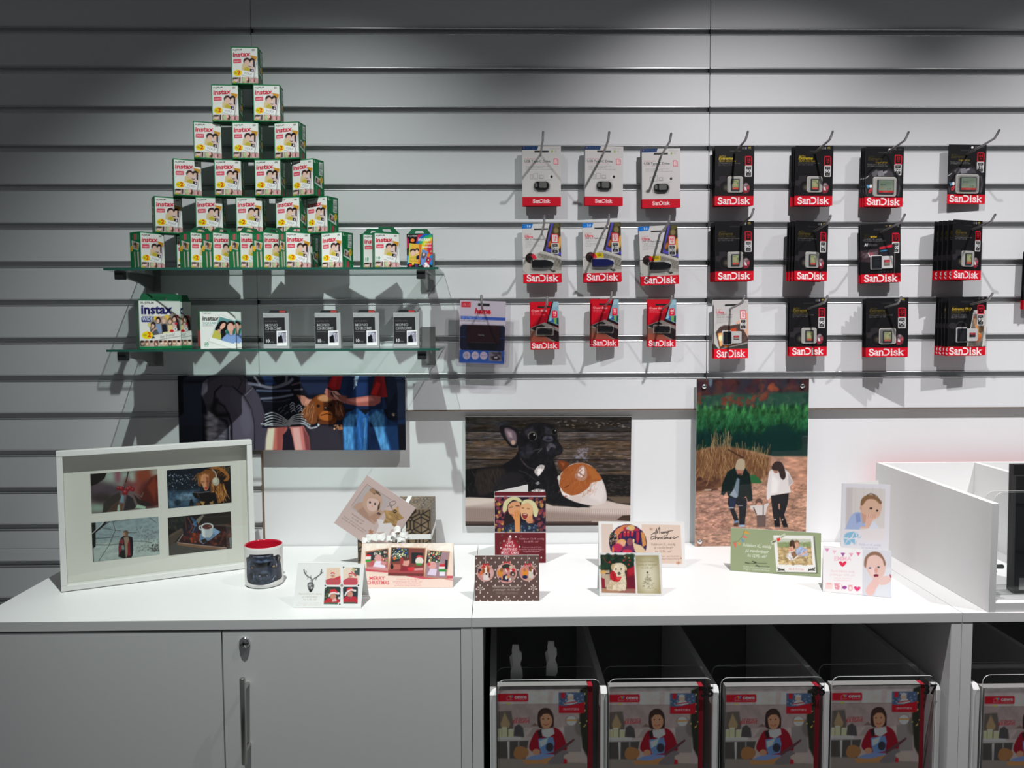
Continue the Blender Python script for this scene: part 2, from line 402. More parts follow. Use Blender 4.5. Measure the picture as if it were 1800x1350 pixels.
# ------------------------------------------------------------------ the setting
ZF, ZCEIL = -0.062, 2.86
def struct(name, me, m, **k):
    o = obj(name, me, m, **k); o['kind'] = 'structure'; return o
struct('floor', MB().box(-2.2, 2.4, -4.2, 0.05, ZF-0.03, ZF).mesh('floor'), M_FLOOR)
struct('ceiling', MB().box(-2.2, 2.4, -1.6, 0.05, ZCEIL, ZCEIL+0.03).mesh('ceiling'), M_CEIL)
XA, XB, XW0, XW1 = -0.6355, 0.5615, -1.8355, 1.7615
wall = struct('wall_back', MB().box(XW0, XW1, 0.0185, 0.05, ZF, ZCEIL).mesh('backing_board'), M_BOARD)
GZ = [2.2-0.1*i for i in range(-6, 23)]
HG = 0.0092
cols = ((XW0, XA-0.0006, 23), (XA+0.0006, XB-0.0006, 11), (XB+0.0006, XW1, 11))
for ci, (x0, x1, nrow) in enumerate(cols):
    sl_cache = None
    for i in range(-6, nrow):
        z1 = 2.2-0.1*i-HG if i > -6 else ZCEIL
        z0 = 2.2-0.1*(i+1)+HG
        last = (i == nrow-1)
        if nrow == 11 and i == 9: z0 = 2.2-0.1*10+HG
        if nrow == 11 and i == 10: continue
        if last and nrow == 23: z0 = ZF
        if i == 13: z0 = 0.8405
        if i > 13: break
        if i > -6 and i < 13 and not last:
            if sl_cache is None:
                sl_cache = MB().box(x0, x1, 0, 0.018, -0.1+HG, -HG, b=0.0012).mesh('slat')
            obj('slat', sl_cache, M_WALL, wall, (0, 0, 2.2-0.1*i))
        else:
            obj('slat', MB().box(x0, x1, 0, 0.018, z0, z1, b=0.0012).mesh('slat'), M_WALL, wall)
    # aluminium groove rails: C channel with rounded lips
    t, d, h, r = 0.0013, 0.0145, 0.0080, 0.0016
    prof = [(d, h+t), (d, -h-t), (0.0, -h-t)]
    prof += [(-0.0004-r*math.sin(a), -h-t+r+0.0004-r*math.cos(a)) for a in np.linspace(0.3, math.pi, 7)]
    prof += [(d-t, -h+0.0008), (d-t, h-0.0008)]
    prof += [(-0.0004-r*math.sin(a), h+t-r-0.0004+r*math.cos(a)) for a in np.linspace(math.pi, 0.3, 7)]
    prof += [(0.0, h+t)]
    rail = MB().prism(prof, x0+0.0008, x1-0.0008, 'x').mesh('groove_rail')
    for i in range(-5, 14 if nrow == 23 else 10):
        obj('groove_rail', rail, M_ALU, wall, (0, 0, 2.2-0.1*i))
    if ci == 0:                       # beside the cupboard's end the slats run on down to the floor
        xe = -1.0785
        obj('slat', MB().box(x0, xe, 0, 0.018, 0.8+HG, 0.8400, b=0.0012).mesh('slat'), M_WALL, wall)
        low = MB().box(x0, xe, 0, 0.018, -0.1+HG, -HG, b=0.0012).mesh('slat')
        rail2 = MB().prism(prof, x0+0.0008, xe, 'x').mesh('groove_rail')
        for i in range(14, 22):
            obj('slat', low, M_WALL, wall, (0, 0, 2.2-0.1*i)); obj('groove_rail', rail2, M_ALU, wall, (0, 0, 2.2-0.1*i))
# raw cut edges of the opening, where the slats stop and the smooth board behind begins
obj('raw_edge', MB().box(XA-0.0006, XA+0.0006, 0.0012, 0.018, 0.8405, 1.2085).mesh('raw_edge'), M_EDGE, wall)
obj('raw_edge', MB().box(XA+0.001, XW1, -0.0004, 0.018, 1.2064, 1.2084).mesh('raw_edge'), M_EDGE, wall)
for x in (XA, XB):
    jb = MB().box(x-0.0012, x+0.0012, 0.001, 0.0135, -0.0078, 0.0078).mesh('rail_joint')
    for i in range(-5, 10): obj('rail_joint', jb, M_DARKGAP, wall, (0, 0, 2.2-0.1*i))

# ------------------------------------------------------------------ cabinets
ZC = 0.8376
YF = -0.5555
def cabinet(x0, x1, label):
    t = thing('cabinet', label, 'cabinet', ((x0+x1)/2, -0.27, ZF)); ox, oy, oz = t.location
    def part(name, mb, m, par=t, off=(0, 0, 0)):
        o = obj(name, mb.mesh(name), m, par)
        o.location = (-ox+off[0], -oy+off[1], -oz+off[2]) if par is t else off
        return o
    part('worktop', MB().box(x0+.0006, x1-.0006, YF-.001, 0.014, ZC-0.0205, ZC, b=0.0009), M_CAB)
    for a in (x0+.0006, x1-.0226):
        part('side_panel', MB().box(a, a+0.022, YF, 0.012, ZF, ZC-0.0207, b=0.0008), M_CAB)
    part('back_panel', MB().box(x0+.023, x1-.023, -0.006, 0.006, ZF+0.07, ZC-0.021), M_BACK)
    part('bottom_panel', MB().box(x0+.023, x1-.023, YF+.03, -0.007, ZF+0.06, ZF+0.08), M_CAB)
    return t, part
X1, X2, X3 = -1.0755, -0.0553, 0.9601
# cupboard with two doors
t, part = cabinet(X1, X2, 'white cupboard with two flush doors and a bar handle under the framed photos')
ox, oy, oz = t.location
def door(x0, x1):
    d = obj('door', MB().box(x0, x1, YF+.0006, YF+.0186, ZF+0.05, 0.8138, b=0.0008).mesh('door'), M_CAB, t)
    d.location = (-ox, -oy, -oz); return d
door(X1+.0235, -0.5675)
d2 = door(-0.5645, X2-.0238)
lk = MB().lathe([(0.0, -.0075), (0.007, -.0075), (0.0075, -.006), (0.009, -.006), (0.0112, -.003), (0.0118, 0.0)], 28, axis='y')
lock = obj('lock', lk.mesh('lock'), M_CHROME, d2, (-0.5195, YF+.0006, 0.7902))
obj('keyhole', MB().box(-.0011, .0011, -.0085, -.0074, -.0045, .0045).lathe([(0, -.0086), (.0022, -.0086), (.0022, -.007)], 12, (0, 0, .001), 'y').mesh('keyhole'), M_BLACK, d2, (-0.5195, YF+.0006, 0.7902))
hb = MB().tube([(0, -.034, .0895), (0, -.034, .0885), (0, -.034, -.0885), (0, -.034, -.0895)], [.0048, .0058, .0058, .0048], 16)
for z in (.064, -.064): hb.tube([(0, -.034, z), (0, 0.0, z)], .0045, 12)
obj('handle', hb.mesh('handle'), M_STEEL, d2, (-0.5155, YF+.0006, 0.640))

# open bay cabinets with dividers and clear fronts
def open_bays(x0, x1, label, divs, nums):
    t, part = cabinet(x0, x1, label); ox, oy, oz = t.location
    base = MB(); pts = [(YF+.012, ZF+.081), (YF+.012, 0.668), (YF+.020, 0.677), (-0.010, 0.677), (-0.010, ZF+.081)]
    dm = MB().prism(pts, -0.0068, 0.0068, 'x').mesh('divider')
    for x in divs: obj('divider', dm, M_CAB, t, (x-ox, -oy, -oz))
    for i in range(len(divs)-1):
        a, b = divs[i]+.0078, divs[i+1]-.0078
        for y, zt in ((YF+.0035, .7030), (YF+.072, .701)):
            o = rrect(a, b, .36, zt, (.016, .016, 0, 0), 6)
            me = MB().prism(o, y, y+.0025, 'y', side_mi=1).mesh('acrylic_pane')
            obj('acrylic_pane', me, [M_ACRYL, M_ACRYLEDGE], t, (-ox, -oy, -oz))
        if i < len(nums) and nums[i]:
            c = bpy.data.curves.new('number', 'FONT'); c.body = nums[i]; c.size = .0275; c.offset = .0012; c.align_x = 'RIGHT'; c.extrude = .0002; c.resolution_u = 4
            tmp = bpy.data.objects.new('number', c); me = bpy.data.meshes.new_from_object(tmp); bpy.data.objects.remove(tmp)
            n = obj('number', me, M_BLACK, t, (b+.001-ox, YF+.0030-oy, .6645-oz), (math.pi/2, 0, 0)); n['label'] = 'black number on the clear pane'
    return t
DIV = [-0.0133+.0008, .2183, .4525, .6853, .9195]
open_bays(X2, X3, 'white open cabinet with four brochure bays under the greeting cards', DIV, ['', '35', '36', '37'])
DIV3 = [1.0025, 1.2345, 1.4665]
open_bays(X3, 1.9755, 'white open cabinet under the white display bin', DIV3, ['', ''])

# ------------------------------------------------------------------ glass shelves
def shelf(zt, label, sag):
    t = thing('glass_shelf', label, 'shelf', (-0.541, -0.105, zt), (0, 0, 0))
    x0, x1, y0, y1, h = -.400, .400, -.105, .104, .0055
    m = MB()
    o = rrect(x0, x1, y0, y1, (0, 0, .004, .004), 3)
    m.prism(o, -h, 0, 'z', side_mi=1)
    obj('glass_pane', m.mesh('glass_pane'), [M_GLASS, M_GLASSEDGE], t)
    for bx in (-.366, .357):
        arm = MB().prism([(.104, -h-.0004), (-.092, -h-.0004), (-.092, -.018), (.02, -.030), (.104, -.048)], bx-.0035, bx+.0035, 'x')
        arm.box(bx-.019, bx+.019, .1005, .1040, -.050, .052).box(bx-.012, bx+.012, -.06, .09, -h-.0025, -h-.0004)
        b = obj('bracket', arm.mesh('bracket'), M_BRKT, t)
        obj('rubber_cap', MB().box(bx-.0105, bx+.0105, -.0975, -.078, -h-.0215, -h-.0003, b=.0015).mesh('rubber_cap'), M_BLACK, b)
    return t
ZS1, ZS2 = 1.5755, 1.3805
shelf(ZS1, 'upper glass shelf carrying the green and white film box pyramid', 0)
shelf(ZS2, 'lower glass shelf carrying the wide film and monochrome film boxes', 0)
# ------------------------------------------------------------------ printed matter: film boxes and hanging packs
SKIN, HAIR, PALE = '#d8b4a4', '#2a1c18', '#e8d0c4'
def couple(a, d=(0, 0), k=1.0):
    """small portrait of two people heart-handed, on the tilted instant print"""
    def t(p): return [(d[0]+(x)*k, d[1]+(y)*k) for x, y in p]
    a.poly(t([(640, 590), (800, 450), (985, 510), (905, 945), (585, 860)]), '#cfc0c4')
    a.poly(t([(800, 450), (975, 500), (940, 620), (850, 560)]), '#c08828', 20)
    a.poly(t([(600, 700), (700, 660), (800, 760), (800, 905), (590, 855)]), '#cfb98c', 30)
    a.ell(*t([(715, 610)])[0], 85*k, 92*k, '#3a2422', 0, 6)
    a.ell(*t([(725, 660)])[0], 66*k, 80*k, SKIN, 0, 8)
    a.ell(*t([(850, 610)])[0], 68*k, 78*k, '#1a1216', 0, 6)
    a.ell(*t([(852, 660)])[0], 48*k, 66*k, '#dcb8a8', 0, 8)
    a.poly(t([(880, 620), (920, 640), (915, 800), (880, 770)]), '#181018', 6)
    a.poly(t([(660, 800), (740, 770), (800, 830), (790, 895), (650, 865)]), '#b8a838', 8)
    a.poly(t([(800, 820), (890, 850), (885, 935), (800, 900)]), '#181624', 6)
    a.poly(t([(840, 855), (875, 865), (868, 915), (842, 905)]), '#d8d4dc', 6)
    a.poly(t([(740, 740), (800, 770), (880, 780), (900, 840), (810, 800), (745, 790)]), '#d4b0a0', 8)
    a.line(t([(770, 755), (800, 778), (830, 762)]), 16*k, '#2a1a1a')
def instax(kind):
    a = Art(.0645, .0897, 1050, ((300, 172), (985, 237), (1003, 1256), (330, 1256)), '#0a6a3c', 1.22, 5)
    a.poly([(322, 205), (975, 267), (1003, 1226), (344, 1222)], '#dcdcd8')
    a.text('FUJIFILM', 352, 300, 40, '#3a3a3a', 240, .01); a.rr(840, 285, 925, 338, 20, '#8a8a86', .6); a.text('Di.', 850, 332, 40, '#444')
    a.text('instax', 352, 480, 132, '#c01430', 458, .03)
    a.rect(370, 505, 570, 514, '#c9b4b4'); a.rr(368, 548, 574, 662, 16, '#cc3c50'); a.text('mini', 388, 632, 62, '#f0d0d4', 165, .012)
    a.poly([(790, 440), (990, 515), (985, 560), (905, 1085), (590, 1005), (588, 860)], '#a4a4a4', 8)
    a.poly([(640, 590), (830, 440), (985, 500), (965, 560), (880, 1075), (575, 985), (585, 850)], '#e4e4e4')
    couple(a)
    a.text('YOU!', 640, 975, 62, '#777', 200, 0, 0, 'l', 13)
    if kind == 'twin':
        a.ell(485, 940, 115, 92, '#e8c818'); a.text('10x', 392, 965, 58, '#7a8030', 80, .02); a.text('2', 480, 985, 112, '#cc2418', 78, .03)
    else:
        a.text('10', 370, 1000, 95, '#147a4c', 110, .02); a.rect(370, 1020, 480, 1030, '#6aa888'); a.rect(590, 985, 640, 1000, '#888', 0, .6)
    for i, (x0, x1) in enumerate(((348, 560), (585, 790), (800, 1000))):
        a.rect(x0, 1062 if i < 2 else 1085, x1, 1224, ('#a08880', '#b09480', '#c0a098')[i]); a.grain([(x0, 1062), (x1, 1062), (x1, 1224), (x0, 1224)], .35, 60)
    a.ell(440, 1140, 60, 55, '#d8b8b4', 0, 12); a.ell(430, 1090, 75, 28, '#3a2c28', 0, 12); a.ell(405, 1205, 45, 25, '#a89a2c', 0, 10); a.rect(530, 1065, 560, 1200, '#3a2c2c', 8)
    a.ell(660, 1130, 52, 60, '#a8c090', 0, 14); a.ell(760, 1140, 34, 75, '#5a3428', 0, 10); a.ell(715, 1110, 40, 50, '#e0b0a8', 0, 12)
    a.ell(860, 1150, 40, 50, '#d8a0a4', 0, 12); a.ell(910, 1160, 18, 50, '#7a3c44', 0, 10); a.ell(960, 1160, 40, 60, '#c49a98', 0, 12)
    return a
def instax_side(kind):
    g = '#0a6a3c'
    if kind == 'right':
        a = Art(.043, .0897, 1000, ((500, 690), (690, 690), (703, 1295), (515, 1295)), g, 1.22, 7)
        a.rect(604, 722, 670, 948, '#c8ccc8'); a.grain([(604, 740), (670, 740), (670, 930), (604, 930)], .5, 70, 9)
        for y in range(760, 930, 22): a.rect(612, y, 662, y+9, '#6a7470', 0, .7)
        a.ell(528, 735, 16, 24, '#d0dcd4'); a.ell(534, 730, 10, 18, g); a.text('1x', 550, 752, 26, '#9ac0a8')
        a.rect(545, 775, 556, 940, '#1c7a4c'); a.rect(572, 775, 582, 940, '#1c7a4c')
        a.poly([(545, 970), (650, 1010), (665, 1160), (522, 1090)], '#c8d0cc'); a.poly([(548, 1000), (620, 1030), (640, 1110), (540, 1075)], '#6a5048'); a.ell(585, 1040, 26, 34, '#c09c8c', 0, 6); a.ell(560, 1020, 14, 30, '#3a2a28', 0, 5)
        a.ell(648, 1020, 26, 58, '#d8b830'); a.text('2', 636, 1030, 40, '#cc3020', 22, .02)
        a.rr(585, 1175, 626, 1285, 8, '#b83848'); a.rect(550, 1135, 574, 1280, '#4c9070', 0, .8); a.rect(640, 1205, 652, 1265, '#5c9c7c', 0, .7); a.rect(518, 1175, 530, 1275, '#3c8c64', 0, .7)
    else:
        a = Art(.043, .0897, 1000, ((75, 195), (300, 172), (330, 1256), (100, 1256)), g, 1.22, 9)
        a.rr(170, 240, 222, 410, 10, '#c85058'); a.rect(232, 240, 250, 420, '#6aa084', 0, .8); a.rect(275, 260, 288, 400, '#6aa084', 0, .6); a.rect(130, 280, 145, 360, '#4a9070', 0, .6)
        a.poly([(118, 420), (300, 500), (275, 722), (140, 660)], '#ccd0cc'); a.poly([(150, 470), (285, 525), (262, 690), (155, 650)], '#a88c6c'); a.ell(205, 560, 34, 80, '#4a3838', 0, 10); a.ell(185, 600, 24, 40, '#b8a0a8', 0, 8); a.rect(240, 520, 275, 680, '#c08830', 8)
        a.ell(122, 650, 30, 88, '#dcb028'); a.ell(126, 690, 18, 26, '#d88820', 0, 8)
        a.poly([(172, 755), (200, 755), (220, 1212), (196, 1212)], '#b4a898'); a.poly([(248, 755), (285, 755), (300, 1205), (268, 1205)], '#c8b4b0')
    return a
def wide_art():
    a = Art(.106, .1175, 900, ((112, 268), (975, 280), (985, 1300), (130, 1300)), '#0a6a3c', 1.22, 3)
    a.poly([(118, 275), (972, 287), (978, 1245), (132, 1250)], '#d8d8d4')
    a.text('FUJIFILM', 158, 340, 42, '#444', 265, .01); a.text('instax', 160, 553, 190, '#1c1858', 655, .035); a.rect(165, 575, 420, 590, '#a0a0a0', 0, .8)
    a.rr(170, 612, 428, 732, 22, '#2c3470'); a.text('WIDE', 185, 700, 78, '#dcdce4', 215, .02)
    a.poly([(970, 520), (975, 1035), (480, 1120), (400, 1010), (310, 760), (440, 640), (780, 580), (940, 590)], '#c9c8c4')
    a.poly([(310, 760), (440, 640), (700, 590), (930, 590), (970, 640), (970, 925), (700, 985), (400, 1015), (345, 930)], '#8a8078')
    for x, y, r, c in ((460, 650, 45, '#d8b838'), (530, 640, 40, '#d89878'), (690, 630, 55, '#d8b44c'), (900, 620, 40, '#b85050'), (330, 790, 40, '#d0c080'), (800, 600, 50, '#8c8078')): a.ell(x, y, r, r, c, 0, 20)
    for x, y, hc, body in ((400, 800, '#241a1a', '#3a3c44'), (505, 690, '#2a1c1c', '#7c94b8'), (625, 690, '#b89c80', '#1c1c2c'), (755, 710, '#6a4428', '#d8c488'), (845, 660, '#2c1818', '#c8a8a4')):
        a.ell(x+8, y, 52, 75, hc, 0, 10); a.ell(x, y+20, 34, 48, '#d4ac9c', 0, 8)
        a.poly([(x-45, y+90), (x+50, y+85), (x+80, y+270), (x-30, y+285)], body, 12)
    a.poly([(345, 930), (440, 860), (480, 880), (530, 1000), (400, 1015)], '#54565c', 10); a.line([(370, 950), (440, 880), (480, 870)], 26, '#c89c88', 6)
    a.poly([(880, 640), (940, 700), (960, 910), (900, 920)], '#2a1c20', 10); a.ell(880, 770, 28, 30, '#b02838', 0, 6)
    a.ell(860, 890, 42, 38, '#dcdcdc', 0, 4); a.ell(790, 925, 42, 32, '#c42434', 0, 4); a.ell(862, 885, 14, 10, '#333'); a.poly([(600, 950), (740, 930), (760, 970), (610, 990)], '#d0c898', 10)
    a.poly([(400, 1015), (970, 925), (976, 1035), (480, 1118)], '#d8d8d4'); a.line([(480, 1118), (976, 1035)], 9, '#6c6c6c')
    a.text('Best Friends!', 545, 1085, 62, '#777', 320, 0, .35, 'l', -11)
    for i, x in enumerate(range(136, 975, 94)):
        c = ('#5a4440', '#9a8468', '#c8a8a0', '#7a5048', '#b8a89c', '#c09c84')[i % 6]
        a.poly([(x, 1128), (x+90, 1122), (x+90, 1244), (x, 1246)], c); a.ell(x+45, 1180, 26, 40, SKIN, 0, 10); a.ell(x+40, 1145, 34, 26, HAIR if i % 2 == 0 else '#6a4030', 0, 8)
    a.grain([(132, 1120), (978, 1120), (978, 1246), (132, 1246)], .3, 40)
    a.ell(285, 1012, 115, 82, '#e4cc18'); a.text('10x', 195, 1030, 48, '#788030', 80, .02); a.text('2', 290, 1045, 92, '#cc2418', 70, .03)
    return a
def square_art():
    a = Art(.0875, .0925, 950, ((88, 112), (705, 115), (715, 812), (98, 805)), '#d8dad6', 1.2, 4)
    a.rect(80, 105, 720, 122, '#2c7a50'); a.text('FUJIFILM', 130, 162, 22, '#555', 145); a.text('instax', 130, 285, 82, '#1c1c1c', 285, .02)
    a.text('SQUARE', 132, 358, 45, '#6a9898', 280, .005); a.rect(132, 375, 315, 388, '#aaa', 0, .8)
    a.poly([(440, 170), (720, 280), (720, 850), (560, 800), (220, 680), (330, 420)], '#c4c6c2', 10); a.poly([(440, 185), (720, 290), (720, 835), (565, 790), (235, 660), (340, 430)], '#e0e2de')
    a.poly([(435, 215), (725, 300), (680, 725), (285, 600), (345, 440)], '#5a8c8c'); a.poly([(540, 420), (710, 330), (700, 540), (540, 560)], '#1c6458', 20)
    a.poly([(440, 480), (520, 470), (560, 620), (460, 660)], '#1c1a1c', 6)
    a.poly([(285, 600), (330, 470), (400, 470), (450, 560), (440, 645)], '#b8b050', 6)
    a.poly([(345, 450), (380, 380), (440, 300), (530, 300), (560, 350), (540, 460), (430, 480)], '#161214', 6, 1)
    a.ell(480, 390, 38, 70, '#dca894', 35, 6); a.poly([(390, 450), (450, 450), (430, 520), (400, 490)], '#d09c84', 6)
    a.ell(625, 345, 72, 50, '#2a1a18', 0, 6); a.ell(618, 420, 58, 85, '#d8a898', 0, 6); a.ell(690, 400, 18, 40, '#c89484', 0, 5); a.poly([(590, 480), (660, 480), (650, 570), (600, 560)], '#cc9c8c', 6)
    a.poly([(470, 620), (560, 530), (640, 570), (710, 540), (720, 700), (655, 722), (465, 665)], '#7c98c8', 8); a.line([(570, 545), (620, 575), (670, 555)], 10, '#50689c')
    a.text('10', 155, 750, 62, '#1c7a50', 78, .02); a.rect(155, 764, 232, 772, '#7ab094')
    return a
def mono_art():
    a = Art(.064, .0865, 1000, ((165, 228), (880, 232), (872, 1232), (160, 1225)), '#a4a6a8', 1.1, 6)
    a.text('FUJIFILM', 190, 320, 42, '#8a8a8c', 270); a.rect(172, 358, 768, 1108, '#2a2a2c')
    a.text('INSTAX MINI', 220, 485, 42, '#6c6c6e', 335); a.text('MONO', 218, 612, 76, '#b4b4b6', 355, .006); a.text('CHROME', 218, 712, 78, '#b8b8ba', 460, .006); a.rect(218, 750, 482, 778, '#6c6c6e', 0, .7)
    a.text('10', 220, 1065, 92, '#e0e0e0', 108, .03); a.text('Sheets', 335, 1065, 34, '#b0b0b0', 105)
    a.rect(540, 742, 828, 1178, '#7a7a7c', 10); a.rect(530, 735, 820, 1165, '#eeeef0'); a.rect(560, 775, 792, 1076, '#b4b6c4')
    a.poly([(560, 905), (600, 900), (650, 850), (680, 880), (700, 1076), (560, 1076)], '#14141c', 6); a.poly([(670, 800), (790, 780), (792, 1060), (700, 1040)], '#9c9aa8', 10); a.grain([(660, 775), (792, 775), (792, 1076), (660, 1076)], .5, 22, 60); a.rect(690, 775, 792, 800, '#3c3a44', 10)
    return a
def rainbow_art():
    a = Art(.0635, .0865, 1050, ((978, 240), (1635, 240), (1645, 1145), (990, 1145)), '#121012', 1.2, 8)
    a.poly([(1215, 490), (1260, 260), (1640, 240), (1640, 700), (1360, 640)], '#c42848', 0)
    for x, r, c in ((1640, 440, '#1c5cb0'), (1640, 375, '#2c9a70'), (1650, 320, '#c8c828'), (1660, 235, '#d87828'), (1665, 160, '#c02848')): a.ell(x, 620 if x < 1645 else 640, r, r*1.0, c, 0, 40)
    a.rect(978, 240, 1216, 500, '#121012'); a.ell(985, 480, 50, 150, '#c02058'); a.ell(1130, 408, 52, 52, '#d87434'); a.text('FUJIFILM', 1005, 312, 42, '#d8d8d8', 240, .01)
    a.text('instax', 1270, 425, 95, '#f0f0f0', 330, .015); a.text('mini', 1420, 525, 60, '#f0e0e0', 190, .01); a.text('rainbow', 1375, 605, 50, '#f4e8ec', 235, .02)
    a.ell(985, 930, 60, 130, '#1878c0'); a.ell(1630, 930, 90, 140, '#1c78c4')
    a.poly([(1370, 640), (1540, 700), (1420, 1080), (1340, 1060)], '#6888c4'); a.poly([(1370, 720), (1500, 760), (1430, 900), (1360, 880)], '#5a4858', 10); a.ell(1420, 780, 30, 40, '#c8b0b4', 0, 8)
    a.poly([(1500, 820), (1620, 900), (1540, 1060), (1460, 1010)], '#c03048', 8); a.ell(1525, 930, 35, 50, '#2a1c20', 0, 8); a.ell(1535, 930, 18, 24, '#e0c8c8', 0, 6)
    a.poly([(1050, 485), (1365, 515), (1320, 1035), (1018, 1000)], '#d8a83c'); a.poly([(1300, 510), (1365, 515), (1320, 1035), (1270, 1030)], '#d06c2c', 25); a.poly([(1050, 485), (1100, 490), (1060, 1005), (1018, 1000)], '#a8c050', 25)
    a.poly([(1065, 620), (1305, 640), (1300, 925), (1050, 905)], '#d4b060', 10)
    a.ell(1140, 690, 75, 62, '#3c2424', 0, 8); a.ell(1140, 745, 55, 72, SKIN, 0, 8); a.ell(1248, 668, 50, 50, '#141014', 0, 6); a.ell(1240, 715, 38, 56, '#e0b8a4', 0, 8); a.poly([(1225, 830), (1300, 790), (1300, 915), (1225, 910)], '#1c1c34', 8); a.poly([(1060, 850), (1220, 820), (1220, 910), (1055, 900)], '#c0a43c', 10)
    a.text('Best friend', 1055, 972, 40, '#6a5a18', 235, 0, .3)
    a.ell(1075, 1070, 38, 40, '#d82840'); a.ell(1140, 1035, 28, 30, '#e0d040'); a.ell(1230, 1080, 48, 45, '#4a2c60'); a.ell(1320, 1070, 22, 20, '#50a860'); a.ell(1605, 700, 20, 24, '#8ac060'); a.ell(1415, 1085, 22, 26, '#d85080')
    a.ell(1500, 1100, 68, 55, '#ece8ea'); a.ell(1475, 1030, 42, 42, '#dcd8d8', 0, 4); a.text('10', 1468, 1125, 46, '#c02c40', 68, .02)
    return a
# ---- logo of the hanging packs, drawn letter by letter
LOGO = [(.17, [(.58, .80), (.45, .95), (.25, .95), (.1, .8), (.15, .6), (.35, .5), (.55, .38), (.6, .2), (.45, .03), (.2, .03), (.04, .2)], 1),
        (.15, [(.82, .6), (.95, .7), (1.1, .68), (1.15, .55), (1.15, .05), (1.29, .03)], 1), (.13, [(1.15, .42), (.95, .38), (.8, .22), (.88, .05), (1.05, .07), (1.15, .2)], 1),
        (.17, [(1.47, .7), (1.47, 0)], 0), (.08, [(1.36, .03), (1.6, .03)], 0), (.08, [(1.36, .68), (1.47, .69)], 0), (.15, [(1.5, .55), (1.65, .7), (1.82, .68), (1.9, .5), (1.9, .02)], 1), (.08, [(1.8, .03), (2.05, .03)], 0),
        (.17, [(2.1, .95), (2.4, .96), (2.7, .82), (2.82, .5), (2.7, .2), (2.45, .04), (2.15, .03)], 1),
        (.17, [(3.15, .69), (3.15, 0)], 0), (.08, [(3.02, .03), (3.29, .03)], 0), (.08, [(3.04, .68), (3.15, .69)], 0), (.19, [(3.15, .93), (3.15, .94)], 0),
        (.14, [(3.88, .55), (3.75, .69), (3.55, .66), (3.5, .5), (3.7, .37), (3.9, .25), (3.85, .06), (3.62, .02), (3.44, .15)], 1),
        (.17, [(4.17, .97), (4.17, 0)], 0), (.08, [(4.05, .03), (4.3, .03)], 0), (.08, [(4.05, .96), (4.17, .97)], 0), (.12, [(4.62, .68), (4.22, .32)], 0), (.16, [(4.36, .42), (4.68, .02)], 0), (.08, [(4.5, .68), (4.76, .68)], 0), (.08, [(4.56, .03), (4.8, .03)], 0)]
def logo(a, x0, x1, yb, cap, col='#eee8e6', slope=0.0):
    k = (x1-x0)/4.8
    for w, p, sm in LOGO:
        a.line([(x0+q[0]*k, yb-q[1]*cap+slope*q[0]*k) for q in p], w*(k+cap)/2*1.08, col, 0, 1, bool(sm))
def badge(a, x0, y0, x1, ym, y1, cap, sp, rim='#c01c30', inside=None, txt=None):
    """capacity chip over a speed chip"""
    w = x1-x0; c = w*.2
    a.poly([(x0, y0+.06*w), (x0+.06*w, y0), (x1-c, y0), (x1, y0+c), (x1, ym), (x0, ym)], rim)
    t = w*.14; fill = inside or '#180a0c'
    a.poly([(x0+t, y0+t), (x1-c-.2*t, y0+t), (x1-t, y0+c+.2*t), (x1-t, ym-t*.8), (x0+t, ym-t*.8)], fill)
    h = ym-y0; tc = txt or rim
    a.text(cap, (x0+x1)/2, y0+h*.52, h*.33, tc, w*.52, .02, 0, 'c'); a.text('GB', (x0+x1)/2, y0+h*.76, h*.18, tc, w*.36, .02, 0, 'c')
    a.rr(x0, ym+.02*w, x1, y1, .08*w, '#c8c6c4'); a.rect(x0+t, ym+t*1.1, x1-t, y1-t, '#101012'); h = y1-ym
    a.rect(x0+w*.26, ym+h*.16, x1-w*.26, ym+h*.27, '#9a9a9a', 0, .7); a.text(sp, (x0+x1)/2, ym+h*.64, h*.3, '#e8e8e8', w*(.72 if len(sp) < 3 else .8), .02, 0, 'c'); a.rect(x0+w*.3, ym+h*.72, x1-w*.3, ym+h*.84, '#9a9a9a', 0, .7)
def tiny(a, x, y, w, h, n, col, lead=1.35, words=None):
    """lines of small print too fine to read in the photograph"""
    r = a.rng
    for i in range(n):
        a.text((words or 'Record more and share it faster than before now')[: int(34+8*r.random())], x, y+i*h*lead, h, col, w*(1 if i < n-1 else .72))
